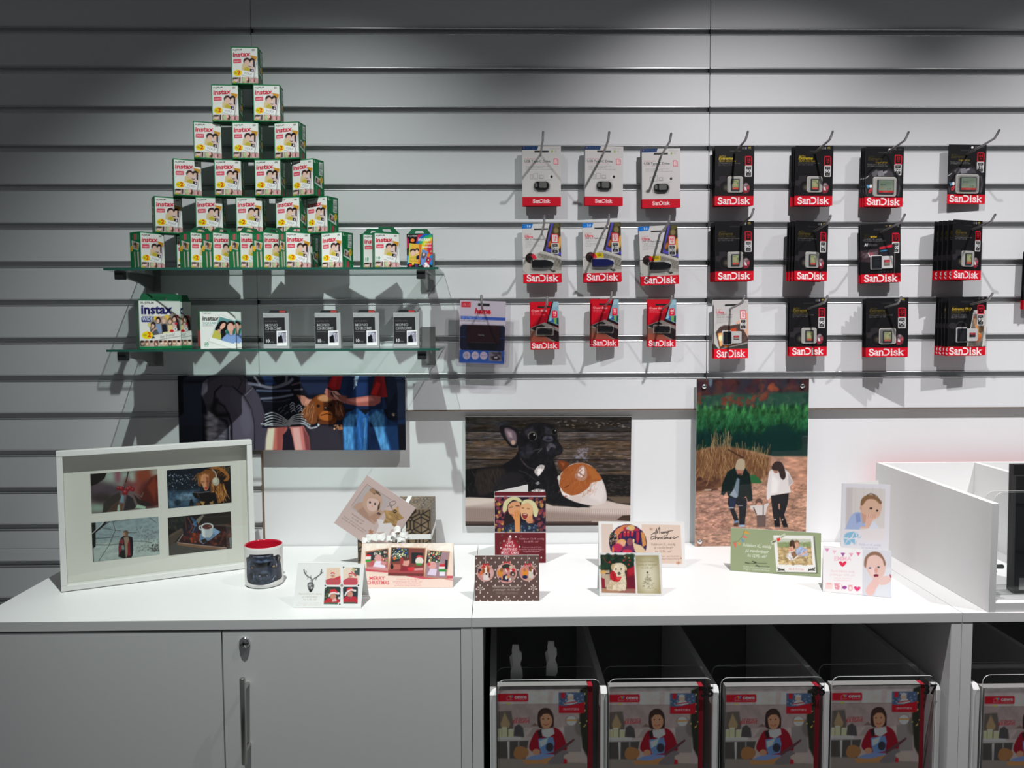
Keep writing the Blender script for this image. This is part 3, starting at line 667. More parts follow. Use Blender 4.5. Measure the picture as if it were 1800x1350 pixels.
def sd_art(cap, sp, gold):
    a = Art(.1005, .1535, 950, ((85, 80), (883, 83), (880, 1308), (75, 1308)), '#151416', 1.2, int(cap)+gold)
    g = ('#4c4218', '#6c5c1c', '#c0a428')[gold]
    a.text('SanDisk', 160, 305, 30, g, 140, .01, .25); a.text('Extreme', 145, 362, 58, g, 305, .03, .25); a.text('SDHC UHS-I Card', 160, 410, 36, g, 345, .01)
    a.text('Extreme speeds for burst shooting,', 145, 443, 24, '#8a8886', 450); a.text('fast transfers, and 4K UHD', 145, 480, 24, '#8a8886', 315)
    a.text('U3', 630, 152, 40, '#8a8a8a', 50, .02); a.rr(695, 110, 725, 155, 8, '#8a8a8a'); a.text('4K', 755, 140, 36, '#b09a40', 65, .03); a.rect(760, 148, 820, 156, '#7a7a80', 0, .7)
    badge(a, 694, 290, 838, 484, 712, cap, sp)
    a.poly([(165, 700), (310, 695), (325, 790), (330, 1010), (90, 870), (85, 800), (165, 780)], '#29262a', 14); a.rr(95, 790, 330, 900, 10, '#2c292d')
    for r, c in ((145, '#1e1c1f'), (122, '#0f0e10'), (95, '#1d1b1c'), (60, '#34302c'), (34, '#4a443c')): a.ell(310, 935, r*.98, r, c, 0, 6)
    a.ell(715, 950, 95, 125, '#1a1619'); a.ell(720, 945, 76, 108, '#6c5458', 0, 6); a.poly([(650, 960), (720, 940), (795, 980), (760, 1040), (680, 1060)], '#7c2430', 8)
    a.poly([(690, 900), (730, 950), (740, 1000), (690, 985)], '#c8c4c8', 4); a.poly([(730, 930), (795, 900), (785, 960), (740, 965)], '#b04450', 4); a.poly([(675, 880), (720, 840), (760, 860), (720, 900)], '#8a7c80', 6)
    a.rect(60, 1108, 900, 1320, '#c41024'); logo(a, 142, 802, 1270, 132)
    a.text('TM', 808, 1175, 14, '#e0a0a0')
    return a
def cf_art(cap):
    a = Art(.1045, .1535, 950, ((180, 100), (915, 105), (945, 1240), (178, 1250)), '#141416', 1.2, 12)
    g = '#6a5c20'
    a.text('SanDisk', 230, 300, 30, '#3c3414', 130, .01, .25); a.text('Extreme', 225, 355, 58, '#3c3414', 280, .03, .25); a.text('CompactFlash Card', 380, 408, 34, '#a88c30', 225, .02)
    a.text('Extreme speeds for advanced', 220, 440, 24, '#8c8a88', 365); a.text('photography and Full HD video', 220, 470, 24, '#8c8a88', 400)
    a.ell(643, 155, 26, 22, '#d8d8d8'); a.text('VPG', 690, 160, 28, '#8a8a8a', 85, .01); a.text('UDMA 7', 805, 160, 26, '#77777a', 80)
    badge(a, 745, 245, 888, 420, 628, cap, '120')
    a.poly([(165, 700), (300, 560), (420, 520), (560, 560), (640, 500), (740, 560), (900, 700), (880, 1010), (800, 1040), (200, 1040)], '#252427', 20, 4)
    a.poly([(300, 600), (400, 525), (450, 590), (400, 650), (330, 660)], '#57555a', 14); a.poly([(420, 560), (520, 540), (560, 640), (440, 655)], '#76747a', 16); a.poly([(540, 560), (620, 520), (720, 590), (740, 640), (560, 650)], '#403e44', 14)
    a.ell(570, 575, 45, 22, '#8a888e', -20, 12); a.line([(180, 700), (250, 650)], 12, '#b8b6b4', 4); a.line([(840, 700), (870, 850), (850, 1020)], 22, '#4c4a4e', 12); a.line([(190, 900), (230, 1040)], 14, '#4a484c', 8)
    a.poly([(205, 830), (270, 820), (280, 870), (235, 890)], '#5a8cb4', 4); a.ell(295, 850, 26, 36, '#d8d4d0', 0, 4); a.line([(300, 900), (262, 940), (262, 975), (290, 975), (315, 910)], 20, '#c43440')
    a.rect(150, 1062, 960, 1260, '#c41024'); logo(a, 225, 880, 1210, 128); a.text('TM', 885, 1115, 13, '#e0a0a0')
    return a
def a1_art():
    a = Art(.1045, .1535, 950, ((165, 115), (975, 100), (1005, 1280), (165, 1310)), '#131214', 1.2, 14)
    a.text('SanDisk', 240, 325, 28, '#2c280f', 120); a.text('Extreme', 235, 382, 50, '#b8982c', 265, .03, .25); a.rect(225, 330, 362, 386, '#1c190f', 20)
    a.text('microSDHC UHS-I card perfect', 235, 420, 26, '#a09e9c', 375); a.text('for Android, drones and action', 235, 455, 26, '#a09e9c', 440)
    a.text('A1', 240, 548, 55, '#dcdcdc', 78, .03, .2); a.rect(335, 500, 510, 545, '#3c3a3c')
    a.text('V30', 665, 165, 28, '#b09a3c', 45); a.text('4K', 745, 165, 34, '#b09a3c', 55, .02); a.text('U3', 825, 165, 30, '#999', 45); a.text('10', 900, 175, 46, '#aaa', 45)
    badge(a, 812, 290, 960, 470, 688, '32', '100')
    a.poly([(165, 640), (540, 600), (545, 900), (170, 860)], '#3a2c30', 16); a.poly([(200, 690), (520, 650), (520, 740), (200, 800)], '#5a4a50', 24); a.grain([(165, 620), (540, 600), (545, 880), (170, 860)], .3, 60, 20)
    a.poly([(320, 690), (420, 665), (430, 730), (350, 770)], '#8a4450', 8); a.line([(325, 690), (360, 760)], 14, '#d8d0d0', 4)
    a.poly([(550, 560), (860, 500), (860, 740), (560, 760)], '#242226', 8); a.poly([(552, 575), (815, 515), (815, 570), (556, 612)], '#b82434', 4); a.poly([(575, 640), (720, 622), (720, 642), (578, 660)], '#3c88b4')
    a.rect(868, 690, 878, 1100, '#8a8886'); a.rect(550, 760, 556, 1110, '#333', 0, .8)
    for x in (600, 660, 735, 805): a.ell(x, 1070, 14, 16, '#3c3a3c', 0, 3)
    a.poly([(150, 1128), (1010, 1098), (1010, 1300), (150, 1320)], '#c41024'); logo(a, 240, 935, 1278, 136, slope=-.012); a.text('TM', 928, 1172, 14, '#e0a0a0')
    return a
def pro_art():
    a = Art(.1035, .1535, 950, ((192, 150), (945, 150), (940, 1268), (180, 1285)), '#141315', 1.2, 15)
    a.text('SanDisk', 250, 340, 26, '#4c4218', 120); a.text('Extreme PRO', 242, 405, 50, '#b89a30', 405, .025, .25); a.text('microSDXC UHS-I Card', 245, 438, 28, '#8a7424', 360); a.rect(245, 450, 440, 466, '#5c5020', 0, .8)
    for y in (500, 528, 556): a.text('Maximum speed for 4K Ultra HD video', 238, y, 22, '#9a9898', 320)
    a.text('U3', 770, 190, 26, '#aaa'); a.text('UHS', 832, 188, 26, '#aaa', 60); a.rect(515, 230, 570, 256, '#b8b4a8')
    for r, c in ((120, '#2c2a2c'), (96, '#131214'), (60, '#1f1d1f')): a.ell(445, 730, r, r, c, 0, 8)
    a.ell(270, 700, 80, 62, '#2c2a2c', 0, 12)
    a.poly([(690, 405), (960, 400), (960, 1090), (560, 1095)], '#b4b2ae'); a.poly([(685, 480), (910, 478), (880, 1090), (590, 1092)], '#6a645c'); a.grain([(685, 480), (910, 478), (880, 1090), (590, 1092)], .35, 70)
    a.line([(710, 530), (715, 620), (745, 700)], 42, '#a87858', 10); a.line([(745, 700), (790, 800), (820, 870)], 55, '#c08858', 12); a.ell(845, 770, 45, 75, '#5a4430', 20, 14); a.ell(820, 900, 45, 45, '#b86838', 0, 10); a.line([(830, 930), (800, 980), (740, 1000)], 42, '#a0542c', 10); a.ell(710, 540, 26, 28, '#7a4c3c', 0, 8)
    a.line([(940, 700), (880, 1090)], 20, '#c8c6c2', 4)
    badge(a, 762, 305, 900, 480, 695, '64', '95')
    a.rect(170, 1105, 960, 1300, '#c41024'); logo(a, 212, 862, 1255, 128); a.text('TM', 865, 1165, 14, '#e0a0a0')
    return a
def ultra_micro_art():
    a = Art(.0955, .1545, 950, ((118, 150), (808, 145), (790, 1285), (125, 1295)), '#b9b6b3', 1.22, 16)
    a.poly([(118, 150), (808, 145), (805, 420), (118, 420)], '#b4b1af', 60)
    a.ell(658, 195, 12, 18, '#555'); a.text('ANDROID', 690, 208, 30, '#8c8a8a', 80)
    a.text('SanDisk', 165, 352, 24, '#c07070', 130); a.text('Ultra', 162, 422, 55, '#c43444', 158, .03); a.text('microSDHC UHS-I', 168, 458, 30, '#55504e', 320, .01); a.text('Card with Adapter', 168, 500, 30, '#55504e', 320, .01)
    for y in (530, 555, 590, 612): a.text('Capture and share Full HD video fast', 168, y, 22, '#8a8684', 310 if y != 612 else 120)
    a.poly([(545, 610), (680, 520), (800, 420), (800, 900), (700, 830), (600, 690), (640, 620)], '#c89c84', 12, 3); a.ell(640, 700, 60, 70, '#d8b4a0', 0, 12); a.poly([(560, 600), (640, 540), (660, 590), (580, 615)], '#d0a088', 6)
    a.poly([(150, 790), (240, 680), (360, 640), (430, 660), (640, 620), (800, 900), (785, 1000), (215, 1110)], '#4c3c38', 8); a.poly([(190, 800), (560, 700), (640, 780), (650, 1000), (230, 1060)], '#6a3c28', 12)
    a.poly([(195, 810), (290, 790), (290, 1040), (240, 1060)], '#e8a468', 16); a.ell(250, 900, 40, 60, '#fce0b0', 0, 24); a.poly([(450, 720), (560, 705), (560, 770), (450, 770)], '#b84428', 8); a.poly([(300, 1040), (520, 1000), (360, 1085)], '#c06828', 12)
    a.line([(240, 680), (320, 645), (420, 650)], 12, '#8a807c', 4); a.line([(215, 760), (330, 690), (420, 680)], 8, '#2c2424', 3); a.line([(145, 790), (225, 1110)], 22, '#a8a4a0', 4)
    a.grain([(650, 790), (790, 900), (785, 990), (650, 990)], .5, 30)
    a.poly([(125, 1000), (215, 1110), (790, 985), (790, 1110), (125, 1110)], '#3c3a38', 6); a.poly([(225, 1108), (785, 975), (780, 1010), (240, 1112)], '#8c8884', 4)
    badge(a, 642, 352, 765, 528, 730, '16', '80', '#c84050', '#d8cccc', '#c84050')
    a.rect(110, 1105, 815, 1300, '#d41428'); logo(a, 178, 730, 1260, 125); a.text('TM', 733, 1170, 14, '#f0b0b0')
    return a
def usbc_art():
    a = Art(.1005, .1525, 950, ((90, 75), (888, 75), (882, 1312), (90, 1312)), '#bdbab8', 1.22, 17)
    a.poly([(90, 78), (420, 74), (398, 148), (90, 152)], '#143058'); a.ell(125, 108, 16, 18, '#7a5868'); a.text('USB 3.1 Type-C', 160, 124, 30, '#54709c', 230)
    a.text('WORKS WITH', 655, 138, 24, '#8a8888', 185); a.poly([(705, 150), (725, 180), (705, 212), (685, 180)], '#7c9c28'); a.rect(755, 155, 800, 195, '#a8a8a8', 0, .7)
    a.text('SanDisk Ultra', 135, 345, 22, '#c07078', 245); a.text('USB Type-C Drive', 135, 412, 52, '#3c3a3a', 530, .006); a.text('The next generation of storage', 140, 446, 20, '#c88890', 440)
    for y, w in ((502, 480), (532, 360), (568, 565)): a.text('Compact and easy to use retractable design', 160, y, 24, '#7c7a7a', w)
    a.poly([(735, 328), (805, 328), (832, 355), (832, 458), (735, 458)], '#c06070'); a.poly([(752, 345), (800, 345), (815, 362), (815, 442), (752, 442)], '#d0bcbc'); a.text('16', 783, 395, 38, '#c06070', 40, .01, 0, 'c'); a.text('GB', 783, 432, 24, '#c06070', 30, 0, 0, 'c')
    for x0, y0, x1, y1 in ((255, 668, 302, 755), (325, 640, 408, 755), (445, 680, 522, 735)): a.line([(x0, y0), (x1, y0), (x1, y1), (x0, y1), (x0, y0)], 9, '#8a8886')
    a.rect(435, 742, 532, 754, '#8a8886'); a.ell(690, 708, 26, 28, '#1c1c1c'); a.ell(660, 708, 34, 36, '#cfcccb', 0, 0, .6); a.ell(692, 708, 22, 26, '#181818'); a.text('USB-C', 635, 784, 20, '#8a8886', 80)
    a.rr(320, 800, 668, 1000, 80, '#aeabaa'); a.rect(405, 1002, 570, 1024, '#6a6866', 6)
    a.rect(80, 1128, 900, 1320, '#b81024'); logo(a, 305, 662, 1250, 72)
    return a
def ultra_usb_art(cap, blue, tenx):
    a = Art(.1005, .1535, 950, ((75, 75), (860, 65), (875, 1270), (70, 1305)), '#bfbcba', 1.22, 18+int(cap))
    a.poly([(58, 80), (300, 72), (268, 160), (58, 170)], '#1464b4'); a.text('USB', 95, 140, 26, '#5c9cd8', 60); a.text('3.0', 170, 142, 46, '#e4ecf4', 80, .02)
    a.text('SanDisk', 120, 288, 22, '#c07878', 140); a.text('Ultra', 122, 358, 55, '#c42c3c', 175, .03); a.text('USB 3.0 Flash Drive', 128, 395, 28, '#4c4a4a', 390, .015)
    for y, w in ((430, 380), (460, 260), (495, 300), (525, 340), (556, 120)): a.text('Transfer files up to ten times faster', 130, y, 24, '#8c8a8a', w)
    a.poly([(645, 70), (870, 65), (872, 740), (495, 625)], '#2c2620'); a.poly([(670, 72), (720, 72), (580, 560), (690, 600), (870, 655), (870, 720), (545, 620)], '#4c48a0', 8); a.poly([(725, 72), (870, 66), (870, 650), (690, 600), (590, 545)], '#3a3020', 4)
    a.grain([(725, 72), (870, 66), (870, 650), (590, 545)], .5, 60); a.ell(770, 210, 50, 60, '#786c48', 0, 40); a.ell(840, 450, 40, 130, '#c89848', 8, 40); a.ell(635, 480, 30, 70, '#a05c28', 20, 24); a.ell(790, 110, 60, 40, '#55502c', 0, 30)
    a.poly([(440, 640), (560, 640), (870, 745), (875, 1080), (600, 1080), (75, 1100), (100, 800)], '#a8a49e', 10); a.poly([(390, 680), (560, 690), (870, 800), (870, 1020), (740, 1020), (520, 790), (380, 770)], '#8c8880', 4)
    for r in range(6):
        for c in range(9):
            x = 400+c*58+r*46; y = 672+c*17+r*42
            if 380 < x < 850 and y < 1010: a.poly([(x, y), (x+42, y+12), (x+62, y+34), (x+20, y+22)], '#4c4840', 3, 0, .85)
    a.poly([(560, 640), (870, 745), (870, 790), (540, 665)], '#b4b0aa', 4); a.poly([(600, 1000), (690, 990), (760, 1040), (700, 1070)], '#3a3630', 6); a.poly([(680, 1000), (715, 1010), (690, 1030)], '#b4b0a8', 3)
    a.line([(70, 770), (130, 770)], 14, '#444', 4); a.line([(75, 1040), (130, 1110), (230, 1110)], 8, '#6a6866', 4)
    if tenx: a.poly([(300, 682), (495, 680), (498, 778), (345, 785)], '#c0a818'); a.text('10X', 365, 752, 55, '#3c3408', 105, .01)
    a.ell(230, 775, 105, 108, '#231d1c'); a.ell(240, 775, 82, 84, '#4a2426', 0, 8); a.poly([(285, 680), (335, 720), (362, 780), (300, 790), (260, 740)], '#c42434', 8, 3); a.ell(220, 790, 52, 60, '#1a1818', 0, 10)
    a.rr(240, 795, 725, 1010, 50, '#c8c6c2', .8); a.poly([(250, 1000), (560, 1010), (600, 1060), (260, 1050)], '#8f8c8a', 16, 0, .7)
    badge(a, 672, 275, 818, 460, 682, cap, '100', '#c42c3c', '#c8c0be', '#c42c3c')
    a.poly([(60, 1112), (880, 1082), (880, 1290), (60, 1312)], '#c41024'); logo(a, 145, 800, 1258, 132, slope=-.014); a.text('TM', 805, 1145, 14, '#e0a0a0')
    return a
def cruzer_art(cap):
    a = Art(.0750, .1250, 1000, ((100, 205), (745, 195), (758, 1275), (115, 1282)), '#bc1022', 1.22, 30+int(cap))
    a.poly([(300, 560), (500, 500), (480, 700), (110, 790)], '#8a0c1c', 90)
    a.poly([(600, 195), (640, 195), (560, 640), (750, 740), (750, 790), (470, 690)], '#141214'); a.poly([(632, 195), (750, 192), (752, 735), (510, 640)], '#7c9cac'); a.poly([(632, 195), (750, 192), (750, 300), (610, 330)], '#8cacb8', 40)
    a.poly([(560, 580), (640, 570), (640, 680), (530, 640)], '#2c5490', 16); a.poly([(645, 570), (690, 570), (690, 690), (645, 680)], '#6c9c30', 8); a.poly([(700, 570), (750, 560), (750, 720), (700, 700)], '#1c4c44', 8); a.poly([(520, 620), (560, 560), (600, 600), (560, 640)], '#8cc4cc', 16)
    a.poly([(110, 790), (420, 665), (480, 690), (750, 800), (752, 1110), (112, 1110)], '#77706c'); a.poly([(112, 800), (360, 705), (450, 760), (230, 860)], '#211d1e', 6); a.poly([(480, 770), (750, 880), (752, 1110), (690, 1110), (430, 980)], '#231a1c', 8)
    a.grain([(480, 770), (750, 880), (752, 1110), (430, 980)], .5, 30, 14); a.poly([(112, 850), (230, 860), (430, 985), (620, 1110), (112, 1112)], '#6c4c40', 20); a.poly([(112, 980), (430, 985), (620, 1110), (112, 1112)], '#8a4638', 50)
    a.text('Cruzer Blade', 132, 420, 46, '#e8c8c8', 350, .012, .1); a.text('USB Flash Drive', 140, 468, 28, '#dca8a8', 205); a.text('Store and share your photos', 140, 500, 24, '#d89898', 300)
    a.poly([(592, 405), (690, 395), (715, 420), (718, 560), (592, 568)], '#c81830'); a.text(cap, 655, 478, 62, '#f0e4e4', 75, .02, 0, 'c'); a.text('GB', 655, 525, 36, '#f0e4e4', 55, .01, 0, 'c')
    a.rr(232, 775, 632, 970, 24, '#b8b0ac', .75); a.rr(250, 795, 612, 945, 20, '#4c3c38', .9)
    a.poly([(105, 1112), (765, 1108), (765, 1290), (105, 1295)], '#c01024'); logo(a, 142, 708, 1250, 112); a.text('TM', 712, 1165, 12, '#e0a0a0')
    return a
def hama_art():
    a = Art(.1195, .1640, 900, ((525, 535), (1030, 540), (1010, 1230), (510, 1225)), '#c4bcc4', 1.15, 40)
    a.rr(538, 552, 642, 612, 6, '#c42c38'); a.text('USB 3.0', 552, 595, 26, '#e8b0b4', 78); a.text('hama', 685, 678, 56, '#c41428', 180, .05, .15); a.text('.', 862, 672, 40, '#5a6a7a'); a.text('THE SMART SOLUTION', 690, 698, 14, '#c08890', 190)
    a.poly([(532, 708), (1030, 718), (1030, 752), (532, 742)], '#3c5cb0'); a.text('USB 3.0 Multi-Card Reader', 540, 735, 22, '#a8b8e0', 230); a.text('for PC, notebook and memory cards', 535, 768, 22, '#55505a', 270)
    a.rr(525, 800, 1022, 1090, 40, '#18203c'); a.poly([(520, 1080), (1020, 1085), (1010, 1225), (515, 1220)], '#3468b8'); a.line([(525, 935), (590, 935)], 8, '#2c4c8c'); a.line([(960, 948), (1022, 948)], 8, '#2c4c8c')
    for x, t in ((598, 'SDXC'), (692, 'MSXC'), (785, 'microSD')): a.ell(x, 1140, 42, 44, '#d4ccd4'); a.text(t, x, 1148, 18, '#7c7c9c', 55, 0, 0, 'c')
    a.poly([(842, 1092), (985, 1095), (980, 1198), (840, 1195)], '#8c8888'); a.poly([(860, 1150), (930, 1130), (975, 1170), (940, 1192), (880, 1190)], '#3c3a3c', 8); a.poly([(860, 1100), (980, 1100), (975, 1130), (900, 1130)], '#55534f', 10); a.poly([(900, 1150), (940, 1148), (935, 1170), (905, 1170)], '#c4c0be', 4)
    return a
def sd_label():
    a = Art(.0155, .0215, 1300, ((0, 0), (100, 0), (100, 140), (0, 140)), '#8c9468', 1.15, 50)
    a.poly([(0, 0), (100, 0), (100, 60), (0, 70)], '#98a078', 40); a.poly([(20, 60), (60, 40), (80, 90), (30, 100)], '#a8a078', 20); a.rect(0, 112, 100, 140, '#b4382c'); a.text('SanDisk', 12, 133, 14, '#e0b0a0', 76); a.text('Extreme', 8, 22, 12, '#4c5030', 56, .01); a.text('16', 70, 60, 26, '#3c4428', 22, .02)
    return a
def cf_label():
    a = Art(.0400, .0345, 1000, ((0, 0), (100, 0), (100, 86), (0, 86)), '#7c8a78', 1.15, 51)
    a.poly([(0, 0), (100, 0), (100, 30), (0, 50)], '#687868', 40); a.text('Extreme', 10, 34, 10, '#3c4c44', 38, .02); a.text('120', 10, 58, 10, '#b06050', 26); a.text('32 GB', 55, 64, 9, '#4c5048', 30, .01); a.rect(0, 72, 100, 86, '#b03430'); a.text('SanDisk', 32, 83, 8, '#d89088', 36)
    return a
def micro_label(pro):
    a = Art(.0125, .0105, 1600, ((0, 0), (100, 0), (100, 84), (0, 84)), '#8c8878' if not pro else '#2a2628', 1.15, 52)
    a.rect(0, 0, 100, 38, '#b82838'); a.text('Ultra', 20, 28, 18, '#d88890', 60); a.text('16', 60, 70, 20, '#444' if not pro else '#777', 22)
    return a
def adapter_label():
    a = Art(.0200, .0290, 900, ((0, 0), (100, 0), (100, 145), (0, 145)), '#1c1e22', 1.1, 53)
    a.text('SanDisk', 22, 42, 13, '#4c5058', 58); a.rr(20, 55, 80, 120, 6, '#24272c'); a.text('Adapter', 30, 134, 8, '#3c4048', 40)
    return a
# ------------------------------------------------------------------ film boxes on the glass shelves
M_GREEN = mat('green_carton', (0.012, 0.13, 0.055), 0.4, vary=0.06, scale=120)
M_SILVER = mat('silver_carton', (0.42, 0.42, 0.43), 0.35, vary=0.04, scale=120)
M_BLKCARTON = mat('black_carton', (0.02, 0.02, 0.022), 0.4, vary=0.1, scale=120)
M_REDTAG = mat('red_ink', (0.50, 0.05, 0.05), 0.5, vary=0.05, scale=200)
def tab_mesh(w, h, inset, t=.0008, slot=True):
    """carton hang tab with a slot, its foot at z = 0"""
    m = MB(); a, b = w/2, w/2-inset
    if not slot: return m.prism([(-a, 0), (a, 0), (b, h), (-b, h)], 0, t, 'y')
    s0, s1, z0, z1 = -w*.2, w*.2, h*.12, h*.62
    for p in ([(-a, 0), (s0, 0), (s0, z0), (s0*.75, z1), (s0*.75, h), (-b, h)], [(s1, 0), (a, 0), (b, h), (s1*.75, h), (s1*.75, z1), (s1, z0)],
              [(s0*.75, z1), (s1*.75, z1), (s1*.75, h), (s0*.75, h)], [(s0, 0), (s1, 0), (s1, z0), (s0, z0)]): m.prism(p, 0, t, 'y')
    return m
BOX = {}
def box_kind(kind):
    if kind in BOX: return BOX[kind]
    W, H, D, mt, art, pm = {'twin': (.0645, .0897, .043, M_GREEN, lambda: instax('twin'), P_SATIN), 'single': (.0640, .0872, .0215, M_GREEN, lambda: instax('single'), P_SATIN),
                            'wide': (.0975, .1185, .046, M_GREEN, wide_art, P_SATIN), 'square': (.0870, .0920, .021, M_GREEN, square_art, P_SATIN),
                            'mono': (.0640, .0875, .0205, M_SILVER, mono_art, P_SATIN), 'rainbow': (.0630, .0835, .0210, M_GREEN, rainbow_art, P_SATIN)}[kind]
    a = art(); a.W, a.H = W-.0006, H-.0006
    k = dict(W=W, H=H, D=D, m=mt, pm=pm, body=MB().box(-W/2, W/2, -D/2, D/2, 0, H, b=.0007).mesh('carton'), front=a.mesh('printed_front'))
    if kind == 'twin':
        for s in ('left', 'right'):
            b = instax_side(s); b.W, b.H = D-.0006, H-.0006; k[s] = b.mesh('printed_side')
    if kind == 'square': k['spine'] = MB().box(-W/2-.0003, -W/2, -D/2+.001, D/2-.001, .006, .045).mesh('red_spine_panel')
    tw, th, ti = {'twin': (.058, .0105, .010), 'single': (.060, .0135, .012), 'wide': (.093, .0165, .006), 'square': (0, 0, 0), 'mono': (.050, .0068, .007), 'rainbow': (.056, .0115, .009)}[kind]
    if tw: k['tab'] = tab_mesh(tw, th, ti, slot=kind != 'mono').mesh('hang_tab')
    if kind == 'mono': k['tagred'] = MB().box(.004, .019, -.0004, .0, .0012, .0058).mesh('red_tab_print')
    BOX[kind] = k
    return k
def film_box(kind, xl, xr, ybase, Y, z, psi, label, group, tab=False):
    """front face between the columns xl and xr of the photograph at depth Y, turned by psi degrees"""
    k = box_kind(kind); X = (onY(xl, ybase-30, Y)[0]+onY(xr, ybase-30, Y)[0])/2; a = math.radians(psi)
    t = thing('film_box', label, 'film box', (X-math.sin(a)*k['D']/2, Y+math.cos(a)*k['D']/2, z), (0, 0, a), group)
    obj('carton', k['body'], k['m'], t)
    obj('printed_front', k['front'], k['pm'], t, (0, -k['D']/2-.0002, .0003))
    if 'left' in k:
        obj('printed_side', k['left'], k['pm'], t, (-k['W']/2-.0002, 0, .0003), (0, 0, -math.pi/2)); obj('printed_side', k['right'], k['pm'], t, (k['W']/2+.0002, 0, .0003), (0, 0, math.pi/2))
    if 'spine' in k: obj('red_spine_panel', k['spine'], M_REDTAG, t)
    if tab and 'tab' in k:
        h = obj('hang_tab', k['tab'], M_BLKCARTON if kind == 'mono' else M_GREEN, t, (0, k['D']/2-.0012 if kind == 'mono' or tab == 'back' else -k['D']/2+.0006, k['H']+.0001))
        if 'tagred' in k: obj('red_tab_print', k['tagred'], M_REDTAG, h)
    return t
G1 = 'twin film boxes stacked as a pyramid'
HB = .0900
rows = [  # (row above the shelf, xl, xr, psi, depth, label)
    (5, 407.4, 452.4, 2, -.135, 'single film box crowning the very top of the pyramid', 'back'),
    (4, 372.8, 418.5, 3, -.135, 'film box in the pyramid row of two, farther from the memory cards', False),
    (4, 445.5, 491.7, 3.5, -.135, 'film box in the pyramid row of two, nearer the memory cards', False),
    (3, 340.5, 389, 19, -.135, 'film box in the pyramid row of three, farthest from the memory cards', False),
    (3, 409, 454, 3, -.135, 'middle film box of the pyramid row of three', False),
    (3, 482.7, 524.5, -10, -.135, 'film box in the row of three, turned to show its green side', False),
    (2, 304, 355, 24, -.135, 'outer film box of the pyramid row of four, farthest from the memory cards', False),
    (2, 377, 424, 8, -.135, 'second film box of the pyramid row of four, counted from the cupboard end', False),
    (2, 449, 492, -2, -.135, 'third film box of the pyramid row of four, counted from the cupboard end', False),
    (2, 514, 550, -24, -.135, 'film box ending the row of four, its green barcoded side showing', False),
    (1, 270, 322, 30, -.127, 'outer film box of the pyramid row of five, farthest from the memory cards', False),
    (1, 343.5, 392, 9, -.127, 'second film box of the pyramid row of five, counted from the cupboard end', False),
    (1, 414.6, 461.7, 5, -.127, 'middle film box of the pyramid row of five', False),
    (1, 485.5, 526, -12, -.127, 'fourth film box of the row of five, just before the strongly turned one', False),
    (1, 540, 574.5, -27, -.127, 'film box ending the row of five, its barcoded green side to the front', False),
    (0, 246, 290, 54, -.152, 'film box at the outer end of the bottom row, standing apart', False),
    (0, 310, 358, 18, -.088, 'film box half hidden at the back of the bottom row', False),
    (0, 333, 377, 54, -.150, 'first of the fanned film boxes in the bottom row, next to the gap', True),
    (0, 371.6, 416, 54, -.150, 'second of the fanned film boxes in the bottom row', True),
    (0, 419, 463, 54, -.150, 'third of the fanned film boxes in the bottom row', True),
    (0, 461.5, 503, 51, -.148, 'fourth of the fanned film boxes in the bottom row', True),
    (0, 502.5, 546, 36, -.160, 'film box ending the fan in the bottom row, its whole front showing', True),
    (0, 505, 551, -9, -.086, 'film box tucked behind the end of the bottom-row fan', False),
    (0, 565.6, 600.7, -27, -.155, 'barcoded film box at the bottom row end beside the single packs', False)]
for r, xl, xr, psi, Y, lab, tab in rows:
    film_box('twin', xl, xr, 470-66.4*r, Y, ZS1+.0002+r*HB, psi, 'white and green '+lab.replace('single film', 'film') if len(lab.split()) < 13 else 'green '+lab, G1, tab)
film_box('single', 638, 681, 470, -.130, ZS1+.0002, 28, 'thin single film pack partly hidden behind another thin pack', 'single film packs', True)
film_box('single', 658.5, 702, 470, -.165, ZS1+.0002, 22, 'thin single film pack in front, its green tab showing a slot', 'single film packs', True)
film_box('rainbow', 715.6, 759.6, 470, -.168, ZS1+.0002, 0, 'thin black film pack with rainbow print at the shelf end', None, True)
film_box('wide', 245.6, 318.5, 612, -.155, ZS2+.0002, 34, 'large wide film box with dark blue lettering, the front one', 'wide film boxes', True)
film_box('wide', 266, 338.5, 612, -.086, ZS2+.0002, 34, 'large wide film box turned away behind the front wide box', 'wide film boxes', True)
film_box('square', 353.5, 413.6, 612, -.155, ZS2+.0002, 36, 'white square film box with a couple pictured, the front one', 'square film boxes')
film_box('square', 364, 424, 612, -.120, ZS2+.0002, 36, 'white square film box tucked behind the front square one', 'square film boxes')
for i, (xl, xr, psi, lab) in enumerate(((462, 508.5, 0, 'grey monochrome film pack nearest the square film boxes'), (552.5, 599.5, 0, 'grey monochrome film pack, second from the square film boxes'),
                                        (619.5, 667.5, 2, 'grey monochrome film pack, third from the square film boxes'), (690, 738.5, 1, 'grey monochrome film pack at the shelf end by the card reader'))):
    film_box('mono', xl, xr, 607, -.150, ZS2+.0002, psi, lab, 'monochrome film packs', True)

